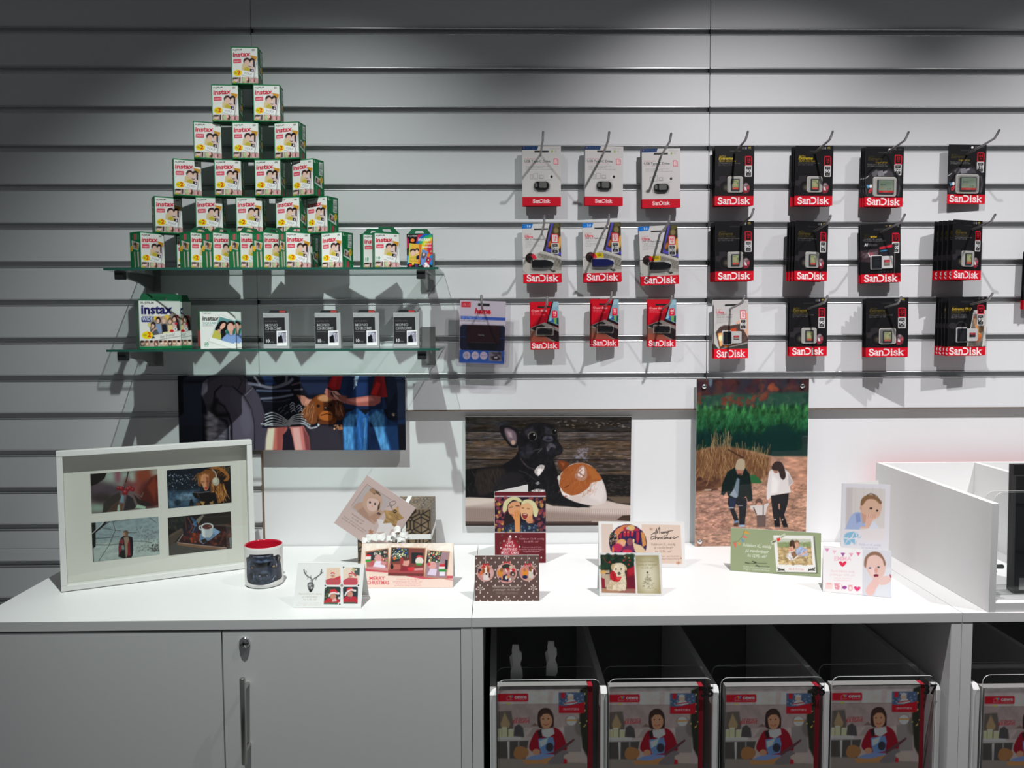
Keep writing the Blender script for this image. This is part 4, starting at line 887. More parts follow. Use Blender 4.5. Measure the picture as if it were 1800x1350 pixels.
# ------------------------------------------------------------------ packs on wire hooks
M_TRAY = mat('frosted_tray', (0.50, 0.49, 0.46), 0.3, vary=0.04, scale=200)
M_BLISTER = clear('clear_blister', (0.965, 0.965, 0.965), 0.06, boost=1.3)
M_CLAM = clear('clear_clamshell', (0.93, 0.91, 0.935), 0.08, boost=1.6)
M_CARDB = mat('black_card_board', (0.014, 0.014, 0.015), 0.5, vary=0.1, scale=150)
M_CARDR = mat('red_card_board', (0.42, 0.012, 0.022), 0.5, vary=0.05, scale=150)
M_CARDW = mat('white_card_board', (0.62, 0.61, 0.60), 0.55, vary=0.02, scale=150)
M_SDBODY = mat('dark_slate_plastic', (0.035, 0.038, 0.05), 0.4, vary=0.08, scale=200)
M_DRIVE = mat('gloss_black_plastic', (0.010, 0.010, 0.012), 0.18, vary=0.1, scale=200)
M_DRIVEBLUE = mat('gloss_blue_plastic', (0.010, 0.014, 0.10), 0.15, vary=0.1, scale=200)
M_SLIDER = mat('grey_slider', (0.13, 0.13, 0.125), 0.35, vary=0.08, scale=200)
M_WHITEPL = mat('white_plastic', (0.72, 0.71, 0.70), 0.4, vary=0.02, scale=200)
M_READER = mat('dark_red_gloss', (0.022, 0.008, 0.010), 0.12, vary=0.1, scale=150)
LAB = {}
def lab(n, f):
    if n not in LAB: LAB[n] = f()
    return LAB[n]
PK = {}
def pack_kind(kind, art, quad, extras):
    """meshes of one kind of pack: name -> list of (part name, mesh, material, location, children)"""
    if kind in PK: return PK[kind]
    a = art(); W, H = a.W, a.H
    def L(x, y):                        # point of the close-up of the pack -> local x, z
        u, v = a.T([(x, y)])[0]; return ((u/a.nx-.5)*W, (1-v/a.ny)*H)
    PK[kind] = dict(W=W, H=H, parts=extras(L, a), art=a.mesh('printed_front'))
    return PK[kind]
def body_mesh(W, H, zr, c=.004):
    """card with clipped corner: lower band (material 1) and upper field (material 0)"""
    m = MB(); t = .0011
    m.prism([(-W/2, zr), (W/2, zr), (W/2, H-.003), (W/2-.003, H), (-W/2+.003, H), (-W/2, H-.003)], 0, t, 'y')
    m.prism([(-W/2, .002), (-W/2+.002, 0), (W/2-c, 0), (W/2, c), (W/2, zr), (-W/2, zr)], 0, t, 'y', mi=1)
    return m.mesh('card')
def rbox(L, x0, y0, x1, y1, d0, d1, r, name, taper=1.0, mb=None):
    (ax, az), (bx, bz) = L(x0, y0), L(x1, y1); cx, cz = (ax+bx)/2, (az+bz)/2
    o = rrect(ax, bx, bz, az, r, 4); n = len(o); m = mb or MB()
    p = [(cx+(q[0]-cx)*taper, cz+(q[1]-cz)*taper) for q in o]
    v = [(q[0], -d0, q[1]) for q in o]+[(q[0], -d1, q[1]) for q in p]
    m.add(v, [(i, (i+1) % n, n+(i+1) % n, n+i) for i in range(n)]); m.add(v, [tuple(range(n, 2*n))]); m.add(v, [tuple(range(n))])
    return m if mb is not None else m.mesh(name)
def flat(name, L, x0, y0, x1, y1, d, me):
    (ax, az), (bx, bz) = L(x0, y0), L(x1, y1)
    return (name, me, None, ((ax+bx)/2, -d, bz))
def slot(L, x0, y0, x1, y1): return ('hang_slot', rbox(L, x0, y0, x1, y1, 0, .0007, .001, 'hang_slot'), M_BLACK, (0, 0, 0))
def fit(a, L, x0, y0, x1, y1):
    (ax, az), (bx, bz) = L(x0, y0), L(x1, y1); a.W, a.H = abs(bx-ax), abs(az-bz); return a.mesh('printed_label')
def ex_sd(L, a):
    return [('card', body_mesh(a.W, a.H, L(0, 1108)[1]), [M_CARDB, M_CARDR], (0, .0002, 0)), slot(L, 380, 178, 600, 205),
            ('blister_tray', rbox(L, 330, 705, 655, 1040, 0, .0030, .005, 'blister_tray', .97), M_TRAY, (0, 0, 0)),
            ('memory_card', rbox(L, 405, 760, 582, 1002, .003, .0050, .0012, 'memory_card'), M_SDBODY, (0, 0, 0), [flat('printed_label', L, 430, 782, 558, 978, .0052, fit(sd_label(), L, 430, 782, 558, 978)) + (P_SATIN,)]),
            ('blister', rbox(L, 345, 720, 640, 1025, .003, .0075, .004, 'blister', .95), M_BLISTER, (0, 0, 0))]
def ex_cf(L, a):
    return [('card', body_mesh(a.W, a.H, L(0, 1062)[1]), [M_CARDB, M_CARDR], (0, .0002, 0)), slot(L, 415, 198, 690, 225),
            ('blister_tray', rbox(L, 330, 665, 800, 1048, 0, .0035, .006, 'blister_tray', .97), M_TRAY, (0, 0, 0)),
            ('memory_card', rbox(L, 405, 725, 735, 995, .0035, .0060, .0012, 'memory_card'), M_SDBODY, (0, 0, 0), [flat('printed_label', L, 430, 735, 722, 975, .0062, fit(cf_label(), L, 430, 735, 722, 975)) + (P_SATIN,)]),
            ('blister', rbox(L, 350, 685, 780, 1030, .0035, .0090, .005, 'blister', .96), M_BLISTER, (0, 0, 0))]
def ex_micro(L, a, A, T, M, zr, bodies, sl, pro=False):
    return [('card', body_mesh(a.W, a.H, L(0, zr)[1]), bodies, (0, .0002, 0)), slot(L, *sl),
            ('blister_tray', rbox(L, *A, 0, .0025, .003, 'blister_tray', .98), M_WHITEPL, (0, 0, 0)),
            ('adapter', rbox(L, A[0]+18, A[1]+18, A[2]-18, A[3]-18, .0025, .0045, .0015, 'adapter'), M_SDBODY, (0, 0, 0), [flat('printed_label', L, A[0]+26, A[1]+26, A[2]-26, A[3]-26, .0047, fit(adapter_label(), L, A[0]+26, A[1]+26, A[2]-26, A[3]-26)) + (P_SATIN,)]),
            ('card_holder', rbox(L, *T, 0, .0030, .003, 'card_holder', .97), M_WHITEPL, (0, 0, 0)),
            ('memory_card', rbox(L, *M, .0030, .0040, .0008, 'memory_card'), M_SDBODY, (0, 0, 0), [flat('printed_label', L, M[0]+4, M[1]+4, M[2]-4, M[3]-4, .0042, fit(micro_label(pro), L, M[0]+4, M[1]+4, M[2]-4, M[3]-4)) + (P_SATIN,)]),
            ('blister', rbox(L, A[0]+8, A[1]+8, T[2]-8, A[3]-8, .003, .0072, .004, 'blister', .97), M_BLISTER, (0, 0, 0))]
def ex_usbc(L, a):
    return [('card', body_mesh(a.W, a.H, L(0, 1128)[1]), [M_CARDW, M_CARDR], (0, .0002, 0)), slot(L, 340, 165, 632, 202),
            ('usb_drive', rbox(L, 328, 808, 648, 985, 0, .0065, .0095, 'usb_drive', .9), M_DRIVE, (0, 0, 0), [('slider', rbox(L, 430, 828, 590, 950, .0065, .0078, .003, 'slider', .95), M_SLIDER, (0, 0, 0)), ('slider', rbox(L, 350, 845, 400, 935, .0062, .0072, .002, 'slider', .95), M_SLIDER, (0, 0, 0))]),
            ('blister', rbox(L, 318, 795, 662, 1000, 0, .0092, .010, 'blister', .95), M_BLISTER, (0, 0, 0))]
def drive_mesh(L, pts, d0, d1, name):
    m = MB(); o = [L(*p) for p in spline(pts, 4)]; n = len(o); cx = sum(q[0] for q in o)/n; cz = sum(q[1] for q in o)/n
    rings = [(1, d0), (1, d0+(d1-d0)*.55), (.95, d0+(d1-d0)*.88), (.86, d1)]
    v = [(cx+(q[0]-cx)*s, -d, cz+(q[1]-cz)*(s if s == 1 else s-.06)) for s, d in rings for q in o]
    for k in range(3): m.add(v, [(k*n+i, k*n+(i+1) % n, (k+1)*n+(i+1) % n, (k+1)*n+i) for i in range(n)], 0, True)
    m.add(v, [tuple(range(3*n, 4*n)), tuple(range(n))])
    return m.mesh(name)
def ex_ultra(L, a, m):
    P = [(262, 812), (300, 806), (420, 806), (540, 806), (600, 818), (670, 842), (706, 870), (708, 905), (690, 940), (620, 965), (540, 975), (420, 978), (300, 978), (262, 970), (255, 900)]
    return [('card', body_mesh(a.W, a.H, L(0, 1100)[1]), [M_CARDW, M_CARDR], (0, .0002, 0)), slot(L, 320, 168, 610, 190),
            ('usb_drive', drive_mesh(L, P, 0, .0085, 'usb_drive'), m, (0, 0, 0), [('slider', rbox(L, 370, 868, 470, 905, .0084, .0092, .001, 'slider', .9), m, (0, 0, 0))]),
            ('blister', rbox(L, 240, 795, 725, 1010, 0, .0105, .006, 'blister', .95), M_BLISTER, (0, 0, 0))]
def ex_cruzer(L, a):
    P = [(262, 880), (285, 815), (330, 800), (420, 798), (480, 800), (500, 820), (600, 818), (608, 870), (600, 915), (500, 925), (480, 940), (380, 945), (285, 942), (262, 925)]
    return [('card', body_mesh(a.W, a.H, L(0, 1112)[1], .003), [M_CARDR, M_CARDR], (0, .0002, 0)), slot(L, 270, 300, 560, 335),
            ('usb_drive', drive_mesh(L, P, 0, .0065, 'usb_drive'), M_DRIVE, (0, 0, 0), []),
            ('blister', rbox(L, 236, 780, 628, 966, 0, .0085, .003, 'blister', .96), M_BLISTER, (0, 0, 0))]
def lettering(txt, size, loc):
    c = bpy.data.curves.new('lettering', 'FONT'); c.body = txt; c.size = size; c.extrude = .00005; c.resolution_u = 3; c.offset = .0001
    o = bpy.data.objects.new('lettering', c); me = bpy.data.meshes.new_from_object(o); bpy.data.objects.remove(o)
    me.transform(Matrix.Rotation(math.pi/2, 4, 'X')); me.name = 'lettering'; me.materials.clear()
    return ('lettering', me, M_SLIDER, loc)
def ex_hama(L, a):
    m = MB(); rbox(L, 490, 512, 1066, 1268, -.001, .0008, .008, '', .995, m)
    c2 = rbox(L, 515, 790, 1035, 1240, .001, .016, .010, 'clamshell_dome', .94)
    return [('card', MB().prism(rrect(-a.W/2, a.W/2, 0, a.H, .003, 3), 0.0012, .0018, 'y').mesh('card'), M_CARDW, (0, -.0009, 0)),
            ('clamshell', m.mesh('clamshell'), M_CLAM, (0, 0, 0), [('clamshell_dome', c2, M_CLAM, (0, 0, 0))]), slot(L, 722, 565, 850, 595),
            ('card_reader', rbox(L, 600, 800, 962, 1008, .001, .0135, .004, 'card_reader', .97), M_READER, (0, 0, 0), [lettering('hama', .0075, ((L(748, 0)[0]), -.01365, L(0, 915)[1])), ('card_slot', rbox(L, 640, 990, 920, 1002, .0125, .0137, .001, 'card_slot'), M_BLACK, (0, 0, 0))])]
def put(parts_of, root):
    k = parts_of
    pf = obj('printed_front', k['art'], P_SATIN, root, (0, -.0003, 0))
    for p in k['parts']:
        o = obj(p[0], p[1], p[2], root, p[3])
        for c in (p[4] if len(p) > 4 else []):
            obj(c[0], c[1], c[4] if len(c) > 4 else c[2], o, c[3])
def copy_tree(o, parent=None):
    c = o.copy(); COL.objects.link(c); c.parent = parent
    for ch in o.children: copy_tree(ch, c)
    return c
ROD = .142
def hook(tip, label, nb):
    """wire hook plugged into the groove; tip: where the photograph shows its end"""
    T = onY(tip[0], tip[1], -.160); X, z = T[0], T[2]-.017
    t = thing('wire_hook', label, 'hook', (X, 0, z), (0, 0, 0), 'wire hooks on the slat wall')
    w = MB().tube([(0, -.0042, -.0160), (0, -.06, -.0090), (0, -ROD+.004, .0008), (0, -ROD-.001, .0028), (0, -ROD-.006, .0068), (0, -.1585, .0168), (0, -.1605, .0185)], [.0029, .0029, .0029, .0029, .0029, .0029, .0018], 12)
    obj('wire', w.mesh('wire'), M_WIRE, t)
    obj('hook_plate', MB().box(-.011, .011, -.0042, -.0022, -.028, .008, b=.0006).mesh('hook_plate'), M_WIRE, t)
    return t
def pack(kind, art, extras, corners, n, tip, name, label, group, what, spread=0.0, cat='memory card pack', out=0.0):
    k = pack_kind(kind, art, None, extras)
    Y = -(.020+out+.0112*n); P = [onY(*c, Y) for c in corners]
    X = sum(p[0] for p in P)/4; zb = (P[2][2]+P[3][2])/2; zt = (P[0][2]+P[1][2])/2
    w = ((P[1][0]-P[0][0])+(P[2][0]-P[3][0]))/2; u = (X-CAM[0])/(Y-CAM[1])
    psi = 0.0
    for _ in range(40):
        f = math.cos(psi)-u*math.sin(psi)-w/k['W']; psi -= .5*f/(-math.sin(psi)-u*math.cos(psi)+(-1e-3 if u > 0 else 1e-3)) if abs(u) > .12 else 0
        psi = max(-.45, min(.45, psi))
    tilt = -math.atan2((P[1][2]-P[0][2]+P[2][2]-P[3][2])/2, w)
    z = (zb+zt)/2-k['H']/2
    t = thing(name, label, cat, (X, Y, z), (0, tilt, psi), group)
    put(k, t)
    rng = random.Random(kind+str(corners))
    for i in range(n):
        g = .0112*(i+1); ps = psi+rng.uniform(-.008, .008)
        c = copy_tree(t); c.location = (X-math.sin(psi)*g+rng.uniform(-.001, .001)-spread*(i+1), Y+math.cos(psi)*g, z+rng.uniform(-.0012, .0008))
        c.rotation_euler = (0, tilt+rng.uniform(-.012, .012), ps)
        c['label'] = what if n == 1 else ('second', 'third', 'fourth', 'fifth', 'sixth')[i]+' pack of the stack '+what.split('hidden ')[1]; c['group'] = what.replace('pack ', 'packs ', 1)
    hook(tip, 'steel hook of the '+' '.join(label.replace('memory card ', '').replace('flash drive ', '').split()[:12]), n)
    return t
BB = [M_CARDB, M_CARDR]; WB = [M_CARDW, M_CARDR]
def C(x0, y0, x1, y1, dy=0): return [(x0, y0), (x1, y0+dy), (x1, y1+dy), (x0, y1)]
GW, GU, GC, GB = 'white drive packs in the top row', 'drive packs with laptop picture', 'red drive packs in the lowest row', 'black memory card packs'
def usbk(cap, blue, tenx): return 'ultra'+cap, (lambda: ultra_usb_art(cap, blue, tenx)), (lambda L, a: ex_ultra(L, a, M_DRIVEBLUE if blue else M_DRIVE))
top = 'white flash drive pack on the top hook row, '
for q, tip, lb, hw in ((C(918.5, 257.5, 985.5, 361.5), (954.8, 231.5), top+'nearest the film boxes', 'nearest the film boxes'), (C(1028, 257.5, 1095, 361, .3), (1071, 232), top+'middle of the three', 'in the middle'),
                   (C(1129, 262.5, 1196.5, 365, -1), (1180, 234.5), top+'next to the black packs', 'next to the black ones')):
    pack('usbc', usbc_art, ex_usbc, q, 1, tip, 'flash_drive_pack', lb, GW, 'white flash drive pack hidden behind the front one '+hw, 0, 'flash drive pack')
for kk, q, tip, lb in ((usbk('16', 0, 0), [(919.5, 394.5), (986, 392.5), (988.5, 496), (921.5, 497.5)], (957, 379.5), 'laptop-print flash drive pack without a yellow mark, nearest the film shelf'),
                       (usbk('32', 1, 1), [(1026, 392.5), (1092.5, 391), (1094, 494), (1026, 496)], (1071, 378), 'laptop-print flash drive pack with a glossy blue drive'),
                       (usbk('64', 0, 1), [(1126.3, 400.3), (1194, 396), (1195, 498), (1128, 500)], (1178, 380), 'laptop-print flash drive pack with yellow mark and black drive')):
    pack(kk[0], kk[1], kk[2], q, 1, tip, 'flash_drive_pack', lb, GU, 'laptop-print flash drive pack hidden behind the one '+lb.split('drive pack ')[1].replace('with ', 'with the ').replace('without', 'without'), 0, 'flash drive pack')
for cap, q, tip, lb in (('16', C(933, 531.5, 983, 614.2, -1), (962, 522.5), 'small red flash drive pack beside the clear card reader pack'), ('32', C(1040, 526.2, 1087, 609), (1075.5, 514), 'small red flash drive pack, middle of the three red ones'),
                        ('64', C(1138.6, 527, 1188, 609.4), (1181, 521.5), 'small red flash drive pack next to the white card adapter pack')):
    pack('cruzer'+cap, (lambda c=cap: cruzer_art(c)), ex_cruzer, q, 1, tip, 'flash_drive_pack', lb, GC, 'red flash drive pack hidden behind the one '+lb.split('drive pack')[1].strip(', '), 0, 'flash drive pack')
pack('hama', hama_art, ex_hama, [(805.5, 527), (889, 529.5), (886, 641), (802.5, 638.5)], 0, (846, 519.5), 'card_reader_pack', 'clear clamshell card reader pack hanging beside the glass shelves', None, '', 0, 'card reader pack', .022)
sd = lambda cap, sp, g: ('sd%s%d' % (cap, g), (lambda: sd_art(cap, sp, g)), ex_sd)
def blk(kk, q, n, tip, lb, what, spread=0.0): pack(kk[0], kk[1], kk[2], q, n, tip, 'memory_card_pack', lb, GB, what, spread)
hid = 'black memory card pack hidden behind '
blk(sd('16', '90', 2), [(1257.3, 256.8), (1325.3, 257), (1325, 361), (1256.5, 361)], 2, (1314.8, 231.2), 'black memory card pack with bright gold lettering, nearest the white packs', hid+'the gold-lettered pack nearest the white packs', .0012)
blk(sd('16', '90', 2), [(1398, 256), (1465, 257), (1463, 360.5), (1396.8, 361.5)], 2, (1464, 231), 'black memory card pack with bright gold lettering, second hook column', hid+'the second gold-lettered front pack', .0012)
blk(('cf32', lambda: cf_art('32'), ex_cf), [(1521, 259.5), (1587, 260), (1589, 361), (1521, 362)], 2, (1597.5, 232), 'black pack with a wide card window on a lower-hung top-row hook', hid+'the pack with the wide card window', .001)
blk(('cf64', lambda: cf_art('64'), ex_cf), [(1667.4, 255.4), (1733, 255.8), (1732.7, 356), (1665.6, 357)], 0, (1757, 228.5), 'black pack with a wide card window at the top-row end', '')
blk(sd('16', '90', 0), [(1257.5, 389.3), (1325.8, 389.6), (1325.2, 492), (1257.5, 494)], 3, (1325, 367), 'black memory card pack below the bright gold-lettered one, dull lettering', hid+'the dull-lettered pack of the middle row', .0016)
blk(sd('16', '90', 0), [(1398.5, 389.3), (1456.5, 390.3), (1453, 492.5), (1396.5, 493.3)], 3, (1460.5, 379), 'black memory card pack turned aside on the middle hook row', hid+'the turned-aside pack of the middle row', .0006)
blk(('a1', a1_art, lambda L, a: ex_micro(L, a, (365, 735, 610, 1025), (600, 750, 835, 1000), (640, 830, 765, 935), 1115, BB, (430, 200, 710, 235))), [(1514, 395), (1583.5, 393.7), (1585.5, 493.8), (1514.6, 497)], 1, (1591, 377), 'black card-and-adapter pack with a red stripe, middle hook row', hid+'the pack with the red stripe')
blk(sd('32', '90', 0), [(1675.5, 387.3), (1728, 388.2), (1723, 490.7), (1673, 491.5)], 4, (1750, 377), 'black memory card pack fronting the fanned stack at the middle-row end', hid+'the fanned front pack at the middle-row end', .0030)
pack('ultramicro', ultra_micro_art, lambda L, a: ex_micro(L, a, (275, 755, 470, 1028), (465, 770, 660, 1000), (500, 852, 608, 925), 1108, WB, (335, 235, 595, 265)), [(1255.7, 528.5), (1316.5, 527.8), (1315, 628.5), (1256.2, 630)], 1, (1309, 520.3), 'memory_card_pack', 'light grey memory card pack with adapter, among the black packs', None, 'light grey memory card pack hidden behind the front one', .0008)
blk(sd('16', '90', 1), [(1389, 525.2), (1455, 525), (1453.7, 624), (1387.5, 625.4)], 1, (1455, 520), 'black memory card pack next to the light grey adapter pack', hid+'the pack next to the light grey one', .001)
blk(sd('32', '90', 0), [(1523.5, 524.5), (1598, 523.7), (1596, 626), (1521.5, 628.3)], 5, (1585, 522), 'black memory card pack fronting the deepest stack in the lowest row', hid+'the deepest front pack of the lowest row', .0014)
blk(('pro', pro_art, lambda L, a: ex_micro(L, a, (340, 735, 560, 1022), (555, 755, 770, 995), (602, 835, 718, 912), 1108, BB, (430, 225, 700, 258), True)), [(1668.5, 523.5), (1734, 523.5), (1733.4, 622.5), (1666.5, 624)], 4, (1745.5, 515.5), 'black card-and-adapter pack with a phone picture at the lowest-row end', hid+'the phone-picture pack of the lowest row', .0022)
blk(sd('32', '90', 0), C(1800.5, 441, 1868, 545), 1, (1892, 428), 'black memory card pack cut off at the edge of the photograph', hid+'the pack cut off at the edge')
# ------------------------------------------------------------------ printed matter: posters, framed photos, greeting cards, brochures
def sofa_art():
    a = Art(.604, .199, 800, ((-298, 28), (1760, 31), (1764, 699), (-285, 702)), '#0b0b12', 1.75, 61)
    a.rect(-298, 20, 1770, 480, '#0d0e18'); a.poly([(780, 28), (1100, 28), (1050, 190), (880, 200), (820, 120)], '#1a2138', 30); a.poly([(1590, 28), (1764, 28), (1764, 420), (1600, 400)], '#141a2a', 40)
    a.poly([(-60, 380), (60, 400), (150, 470), (150, 640), (-40, 640)], '#55525c', 60); a.poly([(-30, 330), (70, 380), (40, 700), (-30, 700)], '#8a8690', 40); a.grain([(-60, 380), (150, 380), (150, 700), (-60, 700)], .4, 60, 20)
    a.poly([(380, 480), (1200, 470), (1300, 700), (380, 700)], '#262029', 20); a.poly([(900, 490), (1150, 480), (1200, 700), (900, 700)], '#2c2730', 40)
    a.poly([(-85, 190), (-70, 90), (-10, 40), (90, 28), (300, 28), (380, 120), (450, 240), (500, 420), (505, 700), (160, 700), (190, 540), (150, 430), (60, 400), (-30, 340)], '#3c3742', 8)
    a.poly([(50, 180), (110, 120), (200, 130), (290, 220), (360, 340), (395, 470), (392, 700), (205, 700), (200, 460), (140, 300), (60, 230)], '#4e4856', 10)
    a.poly([(200, 150), (280, 230), (350, 360), (370, 520), (300, 560), (260, 400), (180, 250)], '#575160', 40, 1, .8)
    a.poly([(30, 60), (150, 36), (260, 50), (310, 100), (290, 180), (200, 125), (100, 115), (40, 170), (20, 260), (-40, 280), (-70, 180)], '#4a444e', 16, 1, .9)
    a.line([(52, 250), (20, 330), (60, 385), (150, 380)], 40, '#16131a', 30); a.line([(100, 115), (40, 170), (30, 250), (120, 300), (165, 380), (190, 470), (190, 640)], 12, '#15121a', 8); a.line([(205, 125), (300, 205), (375, 330), (398, 480), (395, 700)], 9, '#1a1720', 6)
    a.line([(300, 200), (380, 125)], 7, '#2a2630', 4); a.line([(315, 205), (385, 135)], 5, '#6a6470', 4); a.line([(250, 150), (285, 80), (265, 45)], 7, '#25212a', 4); a.line([(170, 480), (175, 700)], 8, '#6c6672', 6)
    a.poly([(385, 60), (460, 180), (520, 380), (520, 700), (410, 700), (405, 480), (360, 300)], '#3e3946', 30, 0, .7)
    a.poly([(300, 28), (780, 28), (880, 210), (860, 320), (500, 400), (440, 200)], '#0f0f18', 12)
    for p, w, c in (([(350, 95), (450, 115), (560, 135), (690, 100), (740, 60)], 26, '#6a6a7a'), ([(400, 40), (430, 80), (450, 110)], 18, '#77757f'), ([(690, 30), (680, 90), (620, 120)], 24, '#5c5a66'), ([(420, 160), (560, 165), (720, 160)], 16, '#565e78'), ([(460, 235), (600, 225), (740, 200)], 20, '#686c7e'), ([(480, 255), (620, 262), (720, 240)], 8, '#3c4054'), ([(740, 110), (810, 90)], 14, '#5a4850'), ([(760, 155), (830, 150)], 12, '#6a6068')): a.line(p, w, c, 12, .9, True)
    a.poly([(460, 28), (560, 28), (600, 110), (500, 110)], '#1a2848', 20)
    a.poly([(470, 470), (500, 380), (600, 350), (680, 340), (730, 270), (800, 290), (850, 340), (900, 440), (980, 480), (930, 515), (840, 480), (700, 490), (560, 490), (480, 500)], '#12121c', 6)
    for yo in (-12, 14, 40, 66, 90):
        a.line([(495, 392+yo), (560, 372+yo*.95), (640, 402+yo*.75), (700, 440+yo*.5), (750, 398+yo*.6), (830, 384+yo*.8), (900, 420+yo*.8)], 9, '#aeaeb2', 5, .95, True)
    for x, y in ((740, 278), (742, 300), (745, 322), (750, 344), (800, 300), (808, 322), (815, 345)): a.line([(x-20, y+10), (x, y-8), (x+20, y+6)], 8, '#a0a0a8', 5, .9, True)
    for x, y in ((630, 325), (680, 305), (690, 365), (650, 350)): a.line([(x-18, y+14), (x, y-6), (x+14, y-10)], 9, '#4c4c58', 6, .9, True)
    a.line([(460, 462), (520, 470), (640, 478), (720, 465), (840, 460), (900, 500), (960, 490)], 16, '#8c8c92', 5, 1, True); a.line([(470, 490), (600, 495), (720, 490), (850, 480)], 14, '#101222', 5, 1, True); a.ell(978, 468, 10, 18, '#b0b0b4', 20, 5)
    a.poly([(520, 500), (700, 490), (660, 580), (650, 700), (495, 700), (505, 580)], '#a85c54', 14); a.poly([(520, 505), (580, 500), (560, 700), (495, 700), (500, 600)], '#c0b8a4', 26); a.poly([(600, 500), (690, 490), (650, 600), (645, 700), (600, 700)], '#8a4440', 20)
    a.poly([(710, 488), (840, 480), (890, 580), (900, 700), (760, 700), (740, 590)], '#b06864', 14); a.poly([(740, 500), (800, 490), (830, 700), (770, 700)], '#c8908c', 24); a.poly([(830, 480), (890, 580), (900, 700), (860, 700)], '#6a3438', 20)
    a.poly([(655, 560), (720, 500), (745, 600), (760, 700), (650, 700)], '#191420', 8)
    a.poly([(780, 200), (850, 210), (920, 260), (880, 310), (830, 290)], '#a06a5c', 12); a.poly([(860, 240), (930, 240), (900, 300), (850, 300)], '#b47c6c', 12)
    # dog
    a.poly([(900, 300), (920, 240), (980, 200), (1060, 200), (1120, 240), (1180, 290), (1190, 380), (1140, 430), (1120, 460), (1000, 450)], '#54280f', 10, 1); a.ell(1010, 300, 90, 100, '#6c3616', 0, 20); a.ell(1090, 300, 70, 110, '#3a1a0e', 0, 30)
    a.poly([(920, 250), (950, 280), (960, 380), (960, 450), (900, 465), (850, 400), (835, 340), (880, 290)], '#6a3a20', 10, 1); a.blades(40, (850, 280, 950, 340), 60, 130, 250, 16, 8, ['#8a5434', '#a06a48', '#542c18', '#78462a'], .7)
    a.poly([(1130, 250), (1200, 300), (1215, 390), (1160, 430), (1120, 380)], '#3a1c12', 10, 1); a.blades(24, (1130, 270, 1190, 320), 50, 100, 280, 14, 8, ['#6a3c24', '#84503a', '#2c140c'], .7)
    a.ell(1040, 230, 70, 32, '#a87452', 0, 24); a.ell(975, 300, 16, 13, '#140a08', 0, 3); a.ell(1088, 292, 14, 13, '#140a08', 0, 3); a.ell(1050, 325, 24, 20, '#16100f', 0, 4); a.ell(1040, 316, 8, 5, '#8a7068', 0, 3)
    a.poly([(1000, 360), (1040, 345), (1095, 360), (1100, 420), (1050, 435), (985, 410)], '#9a5426', 14, 1); a.line([(1000, 385), (1050, 372), (1090, 380)], 8, '#3c1a10', 4); a.poly([(960, 440), (1110, 430), (1110, 465), (980, 465)], '#5a2c16', 12); a.poly([(1110, 470), (1190, 470), (1195, 515), (1140, 510)], '#9a6444', 10); a.dots(14, (1120, 475, 1190, 515), 6, 12, ['#c09478', '#3a2014', '#84543c'], 4)
    # boy
    a.poly([(1180, 28), (1500, 28), (1560, 180), (1600, 330), (1220, 330), (1170, 180)], '#14203e', 10); a.poly([(1300, 28), (1420, 28), (1400, 200), (1280, 240)], '#1a2c54', 30)
    a.poly([(1100, 28), (1195, 28), (1170, 150), (1100, 160), (1058, 120)], '#80161c', 8); a.poly([(1110, 40), (1150, 30), (1130, 140), (1080, 120)], '#981c20', 20); a.poly([(1490, 28), (1570, 28), (1600, 220), (1520, 225), (1445, 200)], '#6c141a', 12); a.poly([(1500, 80), (1540, 100), (1500, 205), (1450, 195)], '#a82020', 20)
    a.poly([(1310, 30), (1345, 30), (1320, 110), (1290, 155)], '#8898b0', 5); a.dots(14, (1295, 40, 1335, 130), 4, 7, ['#50627e', '#b0bccc'])
    a.poly([(1045, 140), (1090, 160), (1085, 210), (1160, 240), (1130, 250), (1060, 220), (1030, 180)], '#9a5a50', 8); a.poly([(1090, 165), (1140, 165), (1180, 205), (1240, 240), (1215, 275), (1160, 250), (1120, 220)], '#c48c80', 8); a.line([(1110, 180), (1165, 225)], 9, '#3c2424', 4); a.poly([(1150, 200), (1230, 210), (1250, 260), (1200, 275), (1160, 240)], '#6c3c38', 10)
    a.poly([(1220, 235), (1450, 205), (1540, 215), (1535, 270), (1480, 300), (1340, 300), (1225, 280)], '#94504a', 10); a.poly([(1240, 245), (1450, 215), (1480, 250), (1300, 275)], '#b87268', 24)
    a.poly([(1195, 430), (1230, 360), (1330, 320), (1400, 380), (1450, 330), (1560, 330), (1600, 420), (1680, 460), (1700, 700), (1200, 700)], '#1a3c6a', 8); a.poly([(1215, 420), (1260, 370), (1330, 380), (1290, 500), (1300, 700), (1210, 700), (1200, 520)], '#3f74a8', 26); a.poly([(1430, 400), (1500, 340), (1570, 380), (1570, 520), (1620, 700), (1540, 700), (1480, 520)], '#4478a8', 26)
    a.poly([(1340, 340), (1400, 390), (1430, 440), (1410, 700), (1330, 700), (1320, 500)], '#24508a', 16); a.poly([(1420, 430), (1470, 480), (1540, 700), (1420, 700)], '#0e1c38', 16); a.line([(1395, 420), (1400, 560), (1395, 700)], 20, '#4a7cae', 4); a.line([(1395, 420), (1400, 560), (1395, 700)], 5, '#123058', 2)
    a.grain([(1195, 330), (1700, 330), (1700, 700), (1200, 700)], .3, 14, 50); a.poly([(1600, 420), (1690, 450), (1700, 700), (1640, 700), (1580, 520)], '#12284a', 20); a.poly([(1640, 430), (1764, 415), (1764, 460), (1700, 465)], '#101c34', 12)
    a.ell(1650, 375, 14, 14, '#7a6458', 0, 5); a.ell(1655, 385, 6, 6, '#c0a898', 0, 3)
    return a
